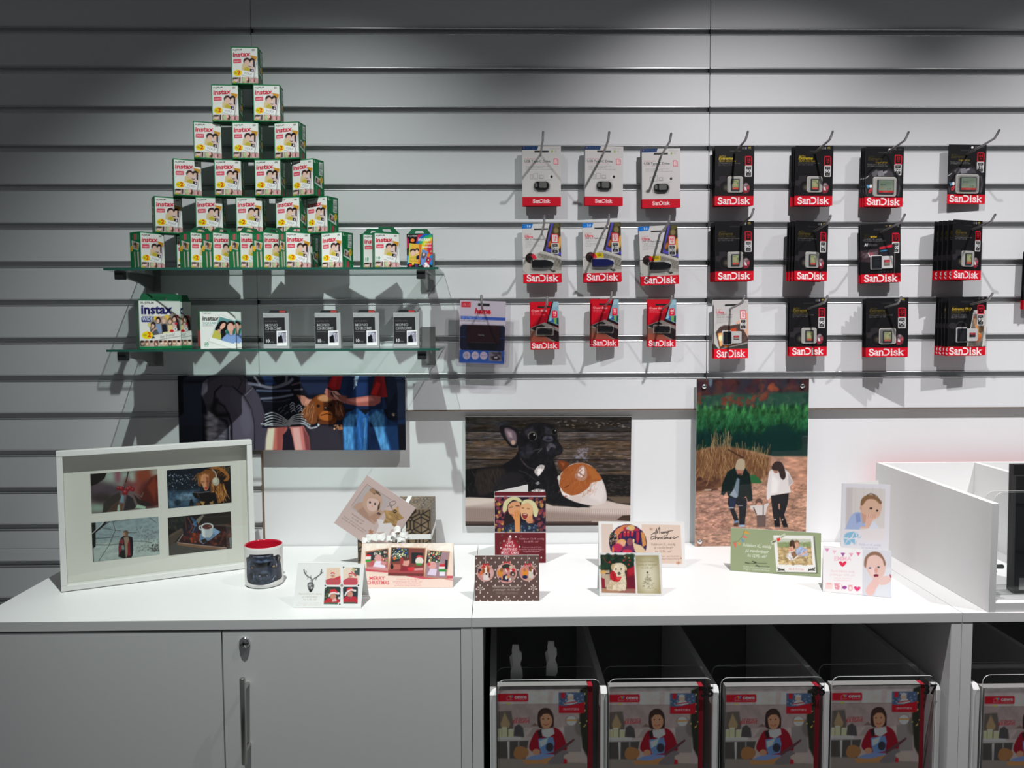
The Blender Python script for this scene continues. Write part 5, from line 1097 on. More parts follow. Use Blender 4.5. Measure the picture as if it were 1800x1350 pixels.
def dogcat_art():
    a = Art(.4450, .2920, 800, ((85, 62), (1545, 62), (1540, 1030), (88, 1032)), '#2e2622', 1.2, 62)
    for y0, y1, c in ((62, 195, '#26221f'), (195, 265, '#453d39'), (265, 445, '#4c3f35'), (445, 520, '#3e342e'), (520, 580, '#41372f'), (580, 800, '#1d1a1a')): a.rect(80, y0, 1550, y1, c)
    a.grain([(80, 62), (1550, 62), (1550, 800), (80, 800)], .55, 130, 12); a.grain([(80, 62), (1550, 62), (1550, 800), (80, 800)], .4, 40, 6); a.grain([(80, 100), (1550, 100), (1550, 560), (80, 560)], .16, 160, 24, mul=False, tint=(.2, .5, 1))
    a.dots(60, (900, 90, 1540, 160), 5, 16, ['#6a6058', '#5c5460', '#8a8078'], 4, .6, .35); a.dots(70, (900, 280, 1540, 540), 6, 22, ['#7c6a54', '#8c8890', '#5a6078', '#8a745c'], 8, .4, .3); a.dots(50, (1060, 340, 1160, 460), 6, 14, ['#9090a4', '#7c7c90'], 6, .5, .6); a.dots(40, (90, 180, 420, 320), 8, 24, ['#5a6078', '#6a5c4c'], 8, .35, .3); a.dots(60, (1340, 590, 1540, 780), 5, 18, ['#4c443a', '#5c5040'], 5, .5, .3)
    for y in (190, 265, 440, 577): a.line([(80, y), (1550, y+4)], 7, '#120f0e', 4)
    # blanket and floor
    a.rect(80, 990, 1550, 1040, '#332826'); a.poly([(80, 780), (350, 755), (700, 800), (860, 855), (1180, 870), (1340, 810), (1420, 830), (1545, 850), (1545, 985), (1200, 1000), (900, 1000), (500, 1000), (80, 990)], '#b4a49c', 8)
    a.poly([(80, 860), (400, 870), (800, 900), (1200, 930), (1545, 940), (1545, 990), (80, 1000)], '#8e7c74', 50); a.poly([(1180, 860), (1300, 800), (1440, 840), (1540, 860), (1540, 930), (1200, 920)], '#c0b0a8', 30); a.poly([(80, 790), (340, 765), (350, 820), (80, 860)], '#c8bab0', 30)
    for x in range(90, 1540, 17): a.line([(x, 880), (x+10, 990)], 6, '#7a6860', 4, .45)
    a.poly([(1320, 770), (1545, 775), (1545, 830), (1420, 830)], '#5a4c40', 16); a.poly([(1420, 980), (1470, 940), (1545, 935), (1545, 990)], '#3c2c22', 8); a.rect(80, 992, 1200, 1004, '#4a3a36', 8)
    # dog
    a.poly([(80, 530), (250, 510), (400, 500), (520, 420), (560, 350), (700, 430), (850, 420), (900, 560), (920, 700), (960, 780), (1180, 855), (1080, 870), (860, 840), (700, 800), (80, 775)], '#121114', 10)
    a.poly([(180, 560), (280, 520), (420, 520), (430, 600), (330, 720), (220, 760), (180, 680)], '#2a2321', 40, 1, .9); a.poly([(330, 740), (360, 640), (450, 560), (560, 560), (620, 650), (600, 760)], '#201e22', 40, 1, .9); a.blades(70, (100, 540, 420, 740), 20, 60, 100, 30, 5, ['#3a322e', '#0a090a', '#463c36'], .5)
    a.poly([(555, 240), (590, 170), (680, 120), (760, 110), (840, 140), (890, 190), (900, 270), (940, 340), (930, 390), (860, 430), (850, 500), (760, 540), (640, 520), (570, 430), (550, 330)], '#161518', 8, 1)
    a.poly([(385, 160), (410, 138), (480, 145), (550, 180), (560, 240), (540, 330), (490, 330), (450, 290), (400, 220)], '#141316', 6, 1); a.poly([(430, 170), (480, 170), (530, 210), (535, 290), (500, 310), (450, 250)], '#6c5a62', 22, 1); a.poly([(450, 190), (490, 200), (500, 250), (470, 240)], '#9c8a90', 20); a.ell(505, 290, 18, 22, '#b09080', 0, 14)
    a.poly([(600, 190), (680, 150), (700, 190), (630, 230)], '#2e2d34', 24); a.poly([(560, 340), (640, 300), (700, 360), (640, 430), (580, 420)], '#26252b', 30); a.poly([(780, 150), (850, 170), (840, 220), (790, 220)], '#2a2a30', 20)
    a.ell(675, 235, 42, 42, '#5c5450', -10, 10); a.ell(676, 236, 33, 33, '#0a0a0c', 0, 4); a.ell(690, 222, 7, 7, '#c8c8cc', 0, 3); a.ell(868, 195, 30, 30, '#3c3836', 0, 8); a.ell(870, 194, 23, 24, '#08080a', 0, 4); a.ell(876, 184, 5, 5, '#b8b8bc', 0, 2)
    a.poly([(765, 255), (790, 232), (840, 235), (860, 262), (840, 285), (790, 280)], '#3c3a44', 8, 1); a.line([(800, 262), (835, 262)], 8, '#0c0c0e', 4); a.line([(640, 260), (700, 275), (740, 310), (720, 350)], 10, '#08080a', 8); a.poly([(790, 310), (850, 285), (920, 330), (935, 380), (880, 400), (800, 390)], '#1e1d22', 20, 1); a.poly([(800, 330), (830, 296), (870, 310), (880, 340), (840, 330), (810, 372)], '#46424a', 8, 1); a.line([(690, 360), (760, 345), (720, 385)], 8, '#3a383e', 6)
    a.line([(570, 430), (640, 510), (760, 540)], 12, '#3a3534', 6, .9, True); a.poly([(695, 540), (740, 490), (780, 495), (775, 530), (735, 585), (710, 580)], '#bcb2b0', 8, 1); a.poly([(700, 650), (730, 635), (745, 655), (720, 670)], '#8a8688', 8); a.poly([(665, 718), (720, 700), (790, 712), (780, 735), (680, 735)], '#b8b0b0', 8); a.grain([(560, 120), (920, 120), (900, 860), (560, 800)], .5, 26)
    a.line([(560, 540), (620, 560), (700, 620)], 10, '#2c2a30', 10); a.blades(60, (600, 560, 880, 800), 20, 50, 250, 40, 5, ['#26252a', '#0a0a0c', '#323138'], .5)
    # cat
    a.poly([(905, 620), (930, 560), (990, 500), (1080, 470), (1180, 490), (1250, 560), (1290, 620), (1325, 720), (1320, 820), (1200, 850), (1060, 820), (960, 770), (920, 700)], '#c8bcb8', 8, 1)
    a.poly([(915, 640), (930, 570), (990, 505), (1090, 472), (1190, 500), (1250, 560), (1285, 620), (1200, 650), (1160, 700), (1080, 750), (1000, 760), (950, 730), (920, 690)], '#98542a', 8, 1)
    a.poly([(900, 470), (925, 445), (1000, 480), (960, 530), (935, 545)], '#6a3418', 8, 1); a.poly([(920, 465), (960, 475), (950, 510)], '#8c4c2c', 10); a.poly([(1050, 600), (1070, 530), (1120, 492), (1155, 540), (1150, 610), (1100, 630)], '#a87c6a', 8, 1); a.poly([(1075, 580), (1095, 530), (1125, 510), (1135, 560), (1110, 600)], '#d8c8c4', 12, 1); a.line([(1085, 560), (1130, 590)], 8, '#5a3c34', 5)
    a.blades(130, (930, 510, 1250, 740), 16, 44, 240, 40, 5, ['#7c3e1a', '#b06a3a', '#8a4a22', '#a45c30'], .6); a.poly([(1140, 480), (1240, 550), (1280, 610), (1200, 620), (1170, 540)], '#a4622e', 20, 0, .8)
    a.poly([(925, 690), (950, 730), (1010, 760), (990, 775), (950, 765), (930, 730)], '#d8ccc8', 8, 1); a.ell(972, 768, 14, 8, '#b0706a', 0, 4); a.poly([(1020, 780), (1090, 770), (1110, 810), (1060, 820)], '#c4b4ae', 14, 1); a.line([(960, 690), (1000, 670)], 7, '#5a2c14', 4); a.ell(910, 605, 14, 22, '#c8c0bc', 0, 8); a.poly([(1200, 650), (1290, 640), (1320, 740), (1280, 820), (1180, 780)], '#dcd2d0', 40, 0, .6)
    return a
def forest_art():
    a = Art(.3045, .4550, 700, ((166, 72), (1058, 72), (1105, 1400), (202, 1400)), '#24362c', 1.12, 63)
    a.rect(150, 60, 1120, 200, '#3a2a2c'); a.grain([(150, 60), (1120, 60), (1120, 240), (150, 240)], .7, 60); a.dots(130, (170, 70, 1060, 230), 12, 44, ['#4c2a28', '#3c2430', '#2c2c34', '#5c3428', '#28303a', '#44262a'], 20, .55); a.dots(10, (740, 110, 830, 160), 10, 26, ['#7c4030', '#8c4a30'], 14, .7); a.ell(275, 90, 14, 40, '#5c6c7c', 0, 16)
    a.poly([(150, 220), (350, 190), (600, 190), (800, 180), (1120, 170), (1120, 330), (150, 330)], '#28463a', 40); a.dots(140, (170, 200, 1070, 320), 12, 34, ['#2c4c3c', '#1e3a32', '#3a5444', '#24443a'], 14, .6)
    for x, y, w, h in ((200, 225, 50, 40), (400, 250, 34, 30), (430, 235, 40, 36), (520, 250, 40, 34), (600, 260, 34, 30), (660, 210, 60, 30), (370, 330, 40, 30), (450, 380, 30, 40), (690, 185, 50, 24)): a.dots(14, (x-w, y-h, x+w, y+h), 7, 18, ['#6c3428', '#5a3430', '#7a4030'], 8, .6)
    a.poly([(150, 300), (300, 310), (1120, 270), (1120, 700), (150, 640)], '#1d4a2c', 30)
    for r in range(6):
        for k in range(16):
            x = 170+k*62+a.rng.uniform(-20, 20); y = 300+r*48+a.rng.uniform(-14, 14); c = ('#2c6034', '#255a34', '#1e4e30', '#17402a', '#10302a', '#0c2a24')[r]
            a.poly([(x, y-44), (x+36, y+44), (x+30, y+60), (x-30, y+60), (x-36, y+44)], c, 16, 0, .8); a.poly([(x-3, y-40), (x+10, y+20), (x-14, y+20)], ('#4a7c48', '#3c7040', '#2c5c38', '#1e4c30', '#163a2c', '#103028')[r], 12, 0, .6)
    a.grain([(150, 280), (1120, 260), (1120, 690), (150, 650)], .5, 24, 40); a.blades(160, (170, 300, 1070, 520), 14, 40, 80, 30, 4, ['#4c7a44', '#2c5c34', '#123424'], .5)
    a.poly([(150, 470), (500, 500), (1120, 470), (1120, 700), (800, 680), (500, 640), (150, 640)], '#0c2624', 60, 0, .75); a.poly([(640, 600), (760, 440), (900, 420), (1000, 620), (1080, 690), (780, 680)], '#0e2a28', 30, 0, .8)
    a.poly([(150, 650), (300, 600), (560, 620), (800, 680), (1120, 685), (1120, 1420), (150, 1420)], '#a07a66', 20); a.poly([(900, 690), (1120, 690), (1120, 1000), (960, 960)], '#b4846c', 50); a.poly([(200, 1000), (450, 950), (460, 1300), (200, 1300)], '#a07868', 60)
    a.grain([(150, 650), (1120, 690), (1120, 1420), (150, 1420)], .35, 60, 24); a.grain([(150, 900), (1120, 900), (1120, 1420), (150, 1420)], .3, 18, 8)
    a.poly([(150, 640), (420, 590), (560, 630), (780, 690), (770, 830), (640, 900), (420, 920), (200, 960), (150, 940)], '#6a4a34', 40); a.blades(420, (170, 640, 780, 920), 30, 110, 90, 26, 4, ['#9a7850', '#7a5638', '#b08c60', '#4c3020', '#5c3c28', '#a88458'], .6)
    a.dots(60, (180, 850, 380, 950), 10, 26, ['#3c2622', '#4c3028', '#5a3c30'], 12, .5, .6); a.blades(60, (300, 540, 460, 660), 40, 110, 92, 14, 4, ['#8a7050', '#a08860', '#6a5238'], .7); a.line([(440, 625), (560, 690)], 10, '#3c2a22', 4); a.poly([(620, 840), (660, 830), (720, 880), (700, 895), (630, 885)], '#2c6038', 8, 1); a.dots(30, (200, 1080, 420, 1300), 5, 16, ['#7a5848', '#6a4a3c'], 6, .5, .4); a.rect(262, 940, 315, 950, '#b4a498', 4)
    # man
    a.poly([(395, 985), (400, 900), (440, 800), (500, 765), (585, 775), (620, 820), (640, 920), (655, 1030), (620, 1045), (600, 1000), (560, 1020), (460, 1010), (440, 960), (420, 990)], '#14201f', 5); a.poly([(520, 850), (540, 860), (535, 1000), (515, 1010), (470, 990), (500, 930)], '#6c7c88', 6); a.poly([(465, 985), (500, 940), (530, 990), (520, 1015)], '#8894a0', 5)
    a.poly([(505, 740), (520, 704), (555, 700), (576, 720), (575, 785), (540, 800), (505, 780)], '#a89880', 4, 1); a.poly([(508, 785), (570, 790), (560, 830), (520, 820)], '#9c6a58', 6); a.poly([(525, 815), (560, 815), (545, 835)], '#5c342c', 5)
    a.poly([(455, 1010), (600, 1010), (610, 1050), (598, 1240), (555, 1240), (545, 1080), (520, 1060), (510, 1100), (550, 1190), (520, 1215), (480, 1120), (455, 1060)], '#171b22', 5); a.poly([(455, 1010), (520, 1015), (510, 1090), (465, 1095)], '#1c2840', 8); a.rect(465, 1086, 505, 1094, '#a0a4a8', 3); a.rect(540, 1070, 578, 1076, '#8c9094', 3); a.poly([(510, 1200), (545, 1190), (548, 1215), (515, 1225)], '#6080a0', 4); a.poly([(510, 1215), (548, 1210), (545, 1242), (510, 1240)], '#4a3428', 4); a.rect(555, 1228, 600, 1246, '#8ca4bc', 4); a.ell(402, 1000, 10, 16, '#b08070', 0, 5); a.ell(630, 1052, 22, 12, '#c09080', 0, 5)
    # child
    a.ell(706, 1045, 30, 30, '#5c4238', 0, 5); a.ell(705, 1068, 22, 20, '#b88874', 0, 5); a.poly([(635, 1075), (670, 1070), (740, 1070), (790, 1050), (775, 1090), (765, 1150), (692, 1155), (665, 1110), (640, 1100)], '#c4bcb8', 5); a.line([(665, 1090), (690, 1145)], 8, '#3c2c28', 2); a.line([(742, 1068), (746, 1148)], 8, '#3c2c28', 2); a.poly([(692, 1152), (768, 1150), (770, 1250), (700, 1250)], '#54403a', 5)
    # woman
    a.poly([(770, 870), (775, 800), (810, 775), (900, 780), (935, 810), (980, 890), (950, 920), (960, 970), (860, 985), (800, 1000), (790, 1040), (768, 1020), (764, 940)], '#d0cac8', 5); a.poly([(800, 820), (860, 880), (850, 970), (800, 980)], '#e0dcda', 30); a.poly([(930, 820), (978, 890), (940, 915)], '#b0a6a4', 16)
    a.poly([(795, 770), (820, 725), (870, 728), (900, 780), (912, 840), (895, 868), (870, 850), (850, 800), (810, 795)], '#2c1e1c', 5, 1); a.poly([(808, 790), (840, 795), (850, 815), (820, 815)], '#a06c58', 5); a.ell(792, 1035, 12, 18, '#c49484', 0, 5)
    a.poly([(800, 995), (945, 975), (940, 1060), (915, 1150), (955, 1250), (915, 1255), (880, 1160), (888, 1250), (845, 1250), (815, 1100)], '#15151a', 5); a.poly([(865, 1060), (878, 1060), (880, 1110), (868, 1100)], '#a47a68', 4); a.rect(835, 1186, 852, 1194, '#b8b0ac', 3); a.ell(905, 1190, 8, 8, '#8c8480', 0, 3)
    a.poly([(150, 1250), (1120, 1250), (1120, 1420), (150, 1420)], '#94705e', 40, 0, .5); a.grain([(150, 1250), (1120, 1250), (1120, 1420), (150, 1420)], .4, 30, 10)
    return a
def berries_art():
    a = Art(.148, .088, 1000, ((30, 135), (940, 88), (948, 605), (45, 662)), '#6c5c5c', 1.05, 64)
    for x, y, rx, ry, c in ((320, 230, 200, 120, '#8a8c88'), (200, 380, 240, 120, '#4c4248'), (120, 590, 120, 60, '#8fa898'), (300, 170, 80, 60, '#a4b8ac'), (480, 160, 90, 60, '#9cb4a8'), (400, 160, 40, 90, '#8a4c58'), (620, 240, 120, 80, '#7c3c3c'), (720, 330, 100, 100, '#8c4840'), (600, 180, 60, 70, '#a8bcb0'), (760, 170, 120, 90, '#8a4028'), (920, 130, 60, 60, '#a8a090'), (840, 420, 160, 180, '#542420'), (120, 300, 90, 60, '#5c4c54'), (180, 460, 120, 60, '#38302f')): a.ell(x, y, rx, ry, c, 0, 110, .9)
    a.poly([(20, 120), (250, 125), (220, 200), (120, 270), (30, 300)], '#1e1c18', 16); a.poly([(760, 340), (850, 200), (950, 160), (960, 560), (850, 590), (760, 560), (700, 480)], '#502018', 30); a.poly([(800, 330), (900, 180), (940, 300), (900, 520)], '#7c3420', 60)
    a.poly([(610, 420), (700, 500), (800, 520), (870, 580), (760, 590), (660, 540)], '#2c2422', 16); a.poly([(620, 600), (660, 560), (780, 590), (760, 620)], '#a0c0a8', 10); a.line([(620, 390), (720, 460), (740, 400)], 14, '#6c5a50', 8)
    a.poly([(200, 530), (330, 430), (420, 390), (440, 470), (330, 560), (240, 650), (190, 650)], '#3a342e', 12); a.poly([(260, 630), (420, 480), (400, 560), (380, 640)], '#4c3c30', 12); a.poly([(470, 640), (520, 420), (600, 470), (640, 590), (600, 620)], '#332e30', 12); a.poly([(420, 520), (450, 420), (480, 440), (475, 530)], '#7890a0', 10); a.poly([(385, 640), (395, 560), (420, 550), (425, 640)], '#a0b8a4', 8); a.poly([(425, 640), (430, 540), (470, 540), (450, 640)], '#6c4c34', 6)
    a.line([(545, 108), (525, 200), (500, 280), (480, 350)], 16, '#3c2424', 5); a.poly([(470, 300), (500, 250), (540, 300), (500, 320)], '#6c4c48', 8)
    for x, y, r in ((410, 332, 30), (450, 340, 32), (540, 345, 36), (500, 390, 40), (600, 355, 30), (570, 330, 26)): a.ell(x, y, r, r, '#7c2028', 0, 6); a.ell(x-8, y-10, r*.4, r*.35, '#b85858', 0, 10)
    return a
def snow_art():
    a = Art(.148, .088, 1000, ((48, 788), (952, 730), (962, 1240), (60, 1318)), '#8fa0a0', 1.1, 65)
    a.poly([(40, 770), (960, 720), (960, 1000), (50, 1040)], '#8c9ca0', 80); a.poly([(50, 1060), (960, 1040), (970, 1250), (50, 1330)], '#a4b2ae', 80); a.grain([(40, 770), (960, 720), (970, 1250), (50, 1330)], .12, 60, 30)
    a.dots(160, (650, 860, 950, 1200), 4, 12, ['#5c6464', '#6c7474', '#4c5452', '#7c8684'], 4, .5); a.dots(50, (860, 1100, 950, 1200), 5, 12, ['#3c3c38', '#4c4a44'], 4, .6); a.dots(40, (110, 930, 380, 1060), 5, 20, ['#7c8a8a', '#6c7878'], 8, .4, .4)
    a.poly([(45, 780), (105, 780), (100, 1110), (70, 1130), (70, 1318), (55, 1318)], '#1a1a18', 5); a.line([(60, 940), (180, 850), (250, 775)], 24, '#1c1a18', 4); a.line([(60, 930), (170, 830), (215, 775)], 9, '#c4d0cc', 4); a.line([(180, 850), (290, 780)], 10, '#242220', 4)
    for p in ([(100, 1000), (200, 1000), (420, 985)], [(100, 1085), (300, 1095), (480, 1075)], [(200, 860), (320, 890), (440, 905)], [(140, 1305), (280, 1100), (370, 900), (340, 790)], [(520, 935), (660, 940)], [(600, 1050), (760, 1060), (860, 1080)], [(830, 740), (920, 810)], [(300, 790), (420, 760), (560, 765)]): a.line(p, 8, '#3c4040', 4, .85)
    a.poly([(440, 1010), (480, 975), (540, 980), (600, 1000), (608, 1120), (600, 1240), (580, 1275), (480, 1282), (405, 1258), (415, 1100)], '#1f1c1e', 5); a.poly([(420, 1050), (460, 1010), (480, 1060), (455, 1150), (410, 1240), (408, 1120)], '#7c2c34', 6); a.poly([(450, 1110), (480, 1100), (490, 1160), (460, 1170)], '#6c8c8c', 5); a.rect(415, 1080, 460, 1102, '#2c2428', 5); a.poly([(480, 1000), (545, 990), (560, 1090), (520, 1270), (505, 1270), (490, 1060)], '#8c7c68', 6); a.poly([(530, 1100), (560, 1010), (570, 1250), (535, 1260)], '#80242c', 8); a.poly([(565, 1000), (600, 1000), (608, 1180), (580, 1250)], '#16161a', 6)
    a.ell(512, 930, 34, 26, '#5c4a3a', 0, 5); a.ell(495, 955, 18, 28, '#b07c64', 0, 6); a.poly([(510, 925), (545, 940), (535, 1000), (505, 990)], '#6c5440', 6); a.line([(540, 938), (570, 940)], 8, '#54463a', 3)
    return a
def girl_art():
    a = Art(.148, .088, 1000, ((62, 105), (940, 58), (946, 570), (78, 628)), '#141c26', 1.05, 66)
    a.poly([(70, 380), (300, 400), (500, 380), (480, 600), (78, 628)], '#3c566c', 90); a.ell(320, 480, 120, 60, '#6c889c', 0, 60, .8); a.ell(130, 540, 60, 60, '#50687c', 0, 50); a.ell(210, 550, 50, 40, '#20303c', 0, 40); a.poly([(360, 600), (380, 520), (410, 510), (430, 600)], '#12181e', 10); a.poly([(600, 60), (945, 50), (945, 200), (800, 90)], '#1c2a2c', 40); a.grain([(62, 105), (560, 90), (560, 620), (78, 628)], .4, 40)
    a.dots(70, (80, 160, 470, 360), 4, 8, ['#8c9cac', '#c4d0dc', '#607084'], 3, .8)
    a.poly([(620, 100), (700, 75), (800, 80), (880, 130), (920, 210), (930, 400), (945, 570), (760, 580), (680, 400)], '#1c1410', 10); a.poly([(640, 90), (760, 68), (860, 110), (918, 190), (910, 260), (840, 270), (880, 210), (800, 130), (700, 100)], '#9c6430', 12, 1); a.blades(70, (640, 85, 910, 250), 20, 50, 60, 60, 6, ['#b87a40', '#7c4a20', '#5c3414'], .7)
    a.poly([(485, 240), (520, 150), (600, 105), (680, 110), (740, 180), (760, 300), (800, 300), (880, 400), (850, 520), (780, 580), (660, 440), (660, 280), (600, 170), (540, 210), (530, 340), (490, 330)], '#7c4a24', 8); a.blades(90, (680, 300, 850, 420), 80, 180, 280, 18, 7, ['#c88c4c', '#9c6430', '#dca868', '#5c3416', '#3c2410'], .8); a.blades(50, (490, 150, 660, 200), 50, 130, 250, 26, 7, ['#a86c34', '#c08444', '#6c3c1c'], .7)
    a.poly([(530, 210), (570, 170), (630, 190), (645, 270), (630, 370), (590, 400), (560, 350), (535, 290)], '#c88c64', 10, 1); a.poly([(600, 200), (640, 220), (640, 340), (610, 380)], '#94583c', 20); a.line([(540, 275), (575, 280)], 9, '#5c3424', 5); a.line([(605, 272), (632, 270)], 9, '#5c3424', 5); a.ell(600, 365, 24, 16, '#a83c30', 0, 6); a.ell(575, 320, 8, 20, '#dca880', 0, 8)
    a.line([(690, 110), (735, 160), (745, 230)], 14, '#b4b4a8', 4, 1, True); a.ell(735, 275, 52, 58, '#b0ac98', 0, 6); a.ell(725, 260, 30, 34, '#ccc8b4', 0, 16)
    a.poly([(410, 430), (440, 400), (500, 420), (560, 410), (640, 430), (720, 420), (760, 560), (660, 590), (480, 600), (530, 520), (440, 490)], '#14100f', 8); a.line([(420, 415), (500, 425), (580, 418), (640, 412)], 10, '#8c8c90', 5, .8); a.line([(480, 440), (510, 500)], 7, '#5c5450', 4); a.poly([(510, 540), (580, 550), (560, 600), (540, 590)], '#b08c54', 6); a.poly([(640, 560), (700, 540), (690, 585), (660, 585)], '#9c7844', 6); a.poly([(460, 560), (520, 560), (510, 605), (460, 605)], '#6c4c28', 10)
    return a
def cocoa_art():
    a = Art(.148, .088, 1000, ((80, 748), (950, 690), (958, 1195), (92, 1270)), '#1f1c1c', 1.05, 67)
    a.poly([(560, 720), (950, 690), (950, 880), (560, 860)], '#2c2622', 30); a.line([(590, 760), (950, 750)], 12, '#3c3836', 10); a.poly([(90, 740), (330, 740), (330, 860), (90, 900)], '#252826', 40); a.dots(60, (90, 750, 330, 920), 8, 26, ['#2c3430', '#3c3a30', '#1a1e20', '#4c4438'], 12, .5)
    a.poly([(90, 1120), (210, 1080), (560, 1160), (800, 1200), (92, 1275)], '#4c4a46', 30); a.poly([(90, 1000), (280, 900), (300, 960), (140, 1120), (90, 1140)], '#4c4238', 20); a.line([(110, 1000), (260, 920)], 30, '#5c5044', 16)
    a.poly([(220, 1090), (290, 980), (480, 900), (900, 860), (950, 880), (945, 1195), (860, 1190)], '#2c1a1a', 14)
    a.dots(80, (300, 860, 560, 1100), 10, 30, ['#5c2420', '#3c2428', '#2c2c40', '#6c2c20', '#1c1a24'], 10, .6); a.dots(26, (400, 980, 560, 1100), 16, 30, ['#8c3c1c', '#74301c', '#a04c24', '#5c2018'], 8, .8); a.dots(60, (640, 960, 950, 1180), 8, 24, ['#4c2420', '#5c3428', '#6c2c24', '#7c4c38'], 8, .6)
    a.poly([(390, 740), (450, 780), (480, 850), (430, 960), (400, 980), (450, 870)], '#3c5470', 10); a.poly([(470, 790), (560, 720), (580, 740), (500, 850)], '#7c7468', 10); a.line([(360, 760), (420, 880), (380, 960)], 14, '#6c3c3c', 8); a.line([(320, 780), (340, 920)], 14, '#5c2c34', 8); a.line([(480, 810), (430, 850), (470, 870)], 20, '#50789c', 8)
    a.poly([(900, 860), (950, 880), (948, 900), (720, 880), (720, 866)], '#4c4238', 6); a.poly([(205, 1095), (560, 1150), (870, 1190), (800, 1205), (560, 1185), (210, 1130)], '#7c5c44', 8); a.line([(210, 1095), (560, 1148), (880, 1188)], 10, '#a8948c', 5); a.line([(215, 1085), (285, 985)], 14, '#8c8480', 5); a.poly([(920, 1060), (950, 1040), (950, 1190), (930, 1180)], '#6c7878', 8)
    a.poly([(520, 990), (700, 900), (805, 965), (680, 1060), (640, 1080), (560, 1130), (510, 1080)], '#6884a0', 6); a.poly([(700, 905), (800, 965), (740, 1010), (690, 960)], '#84a4c4', 10); a.poly([(530, 1070), (590, 1050), (630, 1090), (560, 1120)], '#2c2420', 6)
    a.line([(545, 875), (512, 885), (520, 915), (550, 935)], 16, '#c4cccc', 4, 1, True); a.poly([(540, 880), (705, 880), (695, 990), (660, 1040), (580, 1040), (545, 1000)], '#b4bcc0', 5); a.poly([(540, 900), (590, 930), (590, 1040), (550, 1010)], '#d4dcdc', 16); a.ell(622, 885, 86, 46, '#ccd4d4', 0, 4); a.ell(622, 890, 68, 36, '#5c3430', 0, 5); a.ell(660, 885, 16, 10, '#8c6458', 0, 6)
    return a
def mini_kid(a, x, y, s, hat='#c83040'):
    a.ell(x, y, s, s*1.1, '#dca48c', 0, s*.3); a.poly([(x-s*1.1, y-s*.3), (x-s*.6, y-s*1.4), (x+s*.7, y-s*1.3), (x+s*1.2, y-s*.3)], hat, s*.2); a.line([(x-s*1.1, y-s*.3), (x, y-s*.6), (x+s*1.1, y-s*.2)], s*.45, '#e8d8d0', s*.1)
    a.ell(x-s*.35, y, s*.12, s*.12, '#3c2420'); a.ell(x+s*.35, y, s*.12, s*.12, '#3c2420'); a.ell(x, y+s*.5, s*.3, s*.14, '#a84c48')
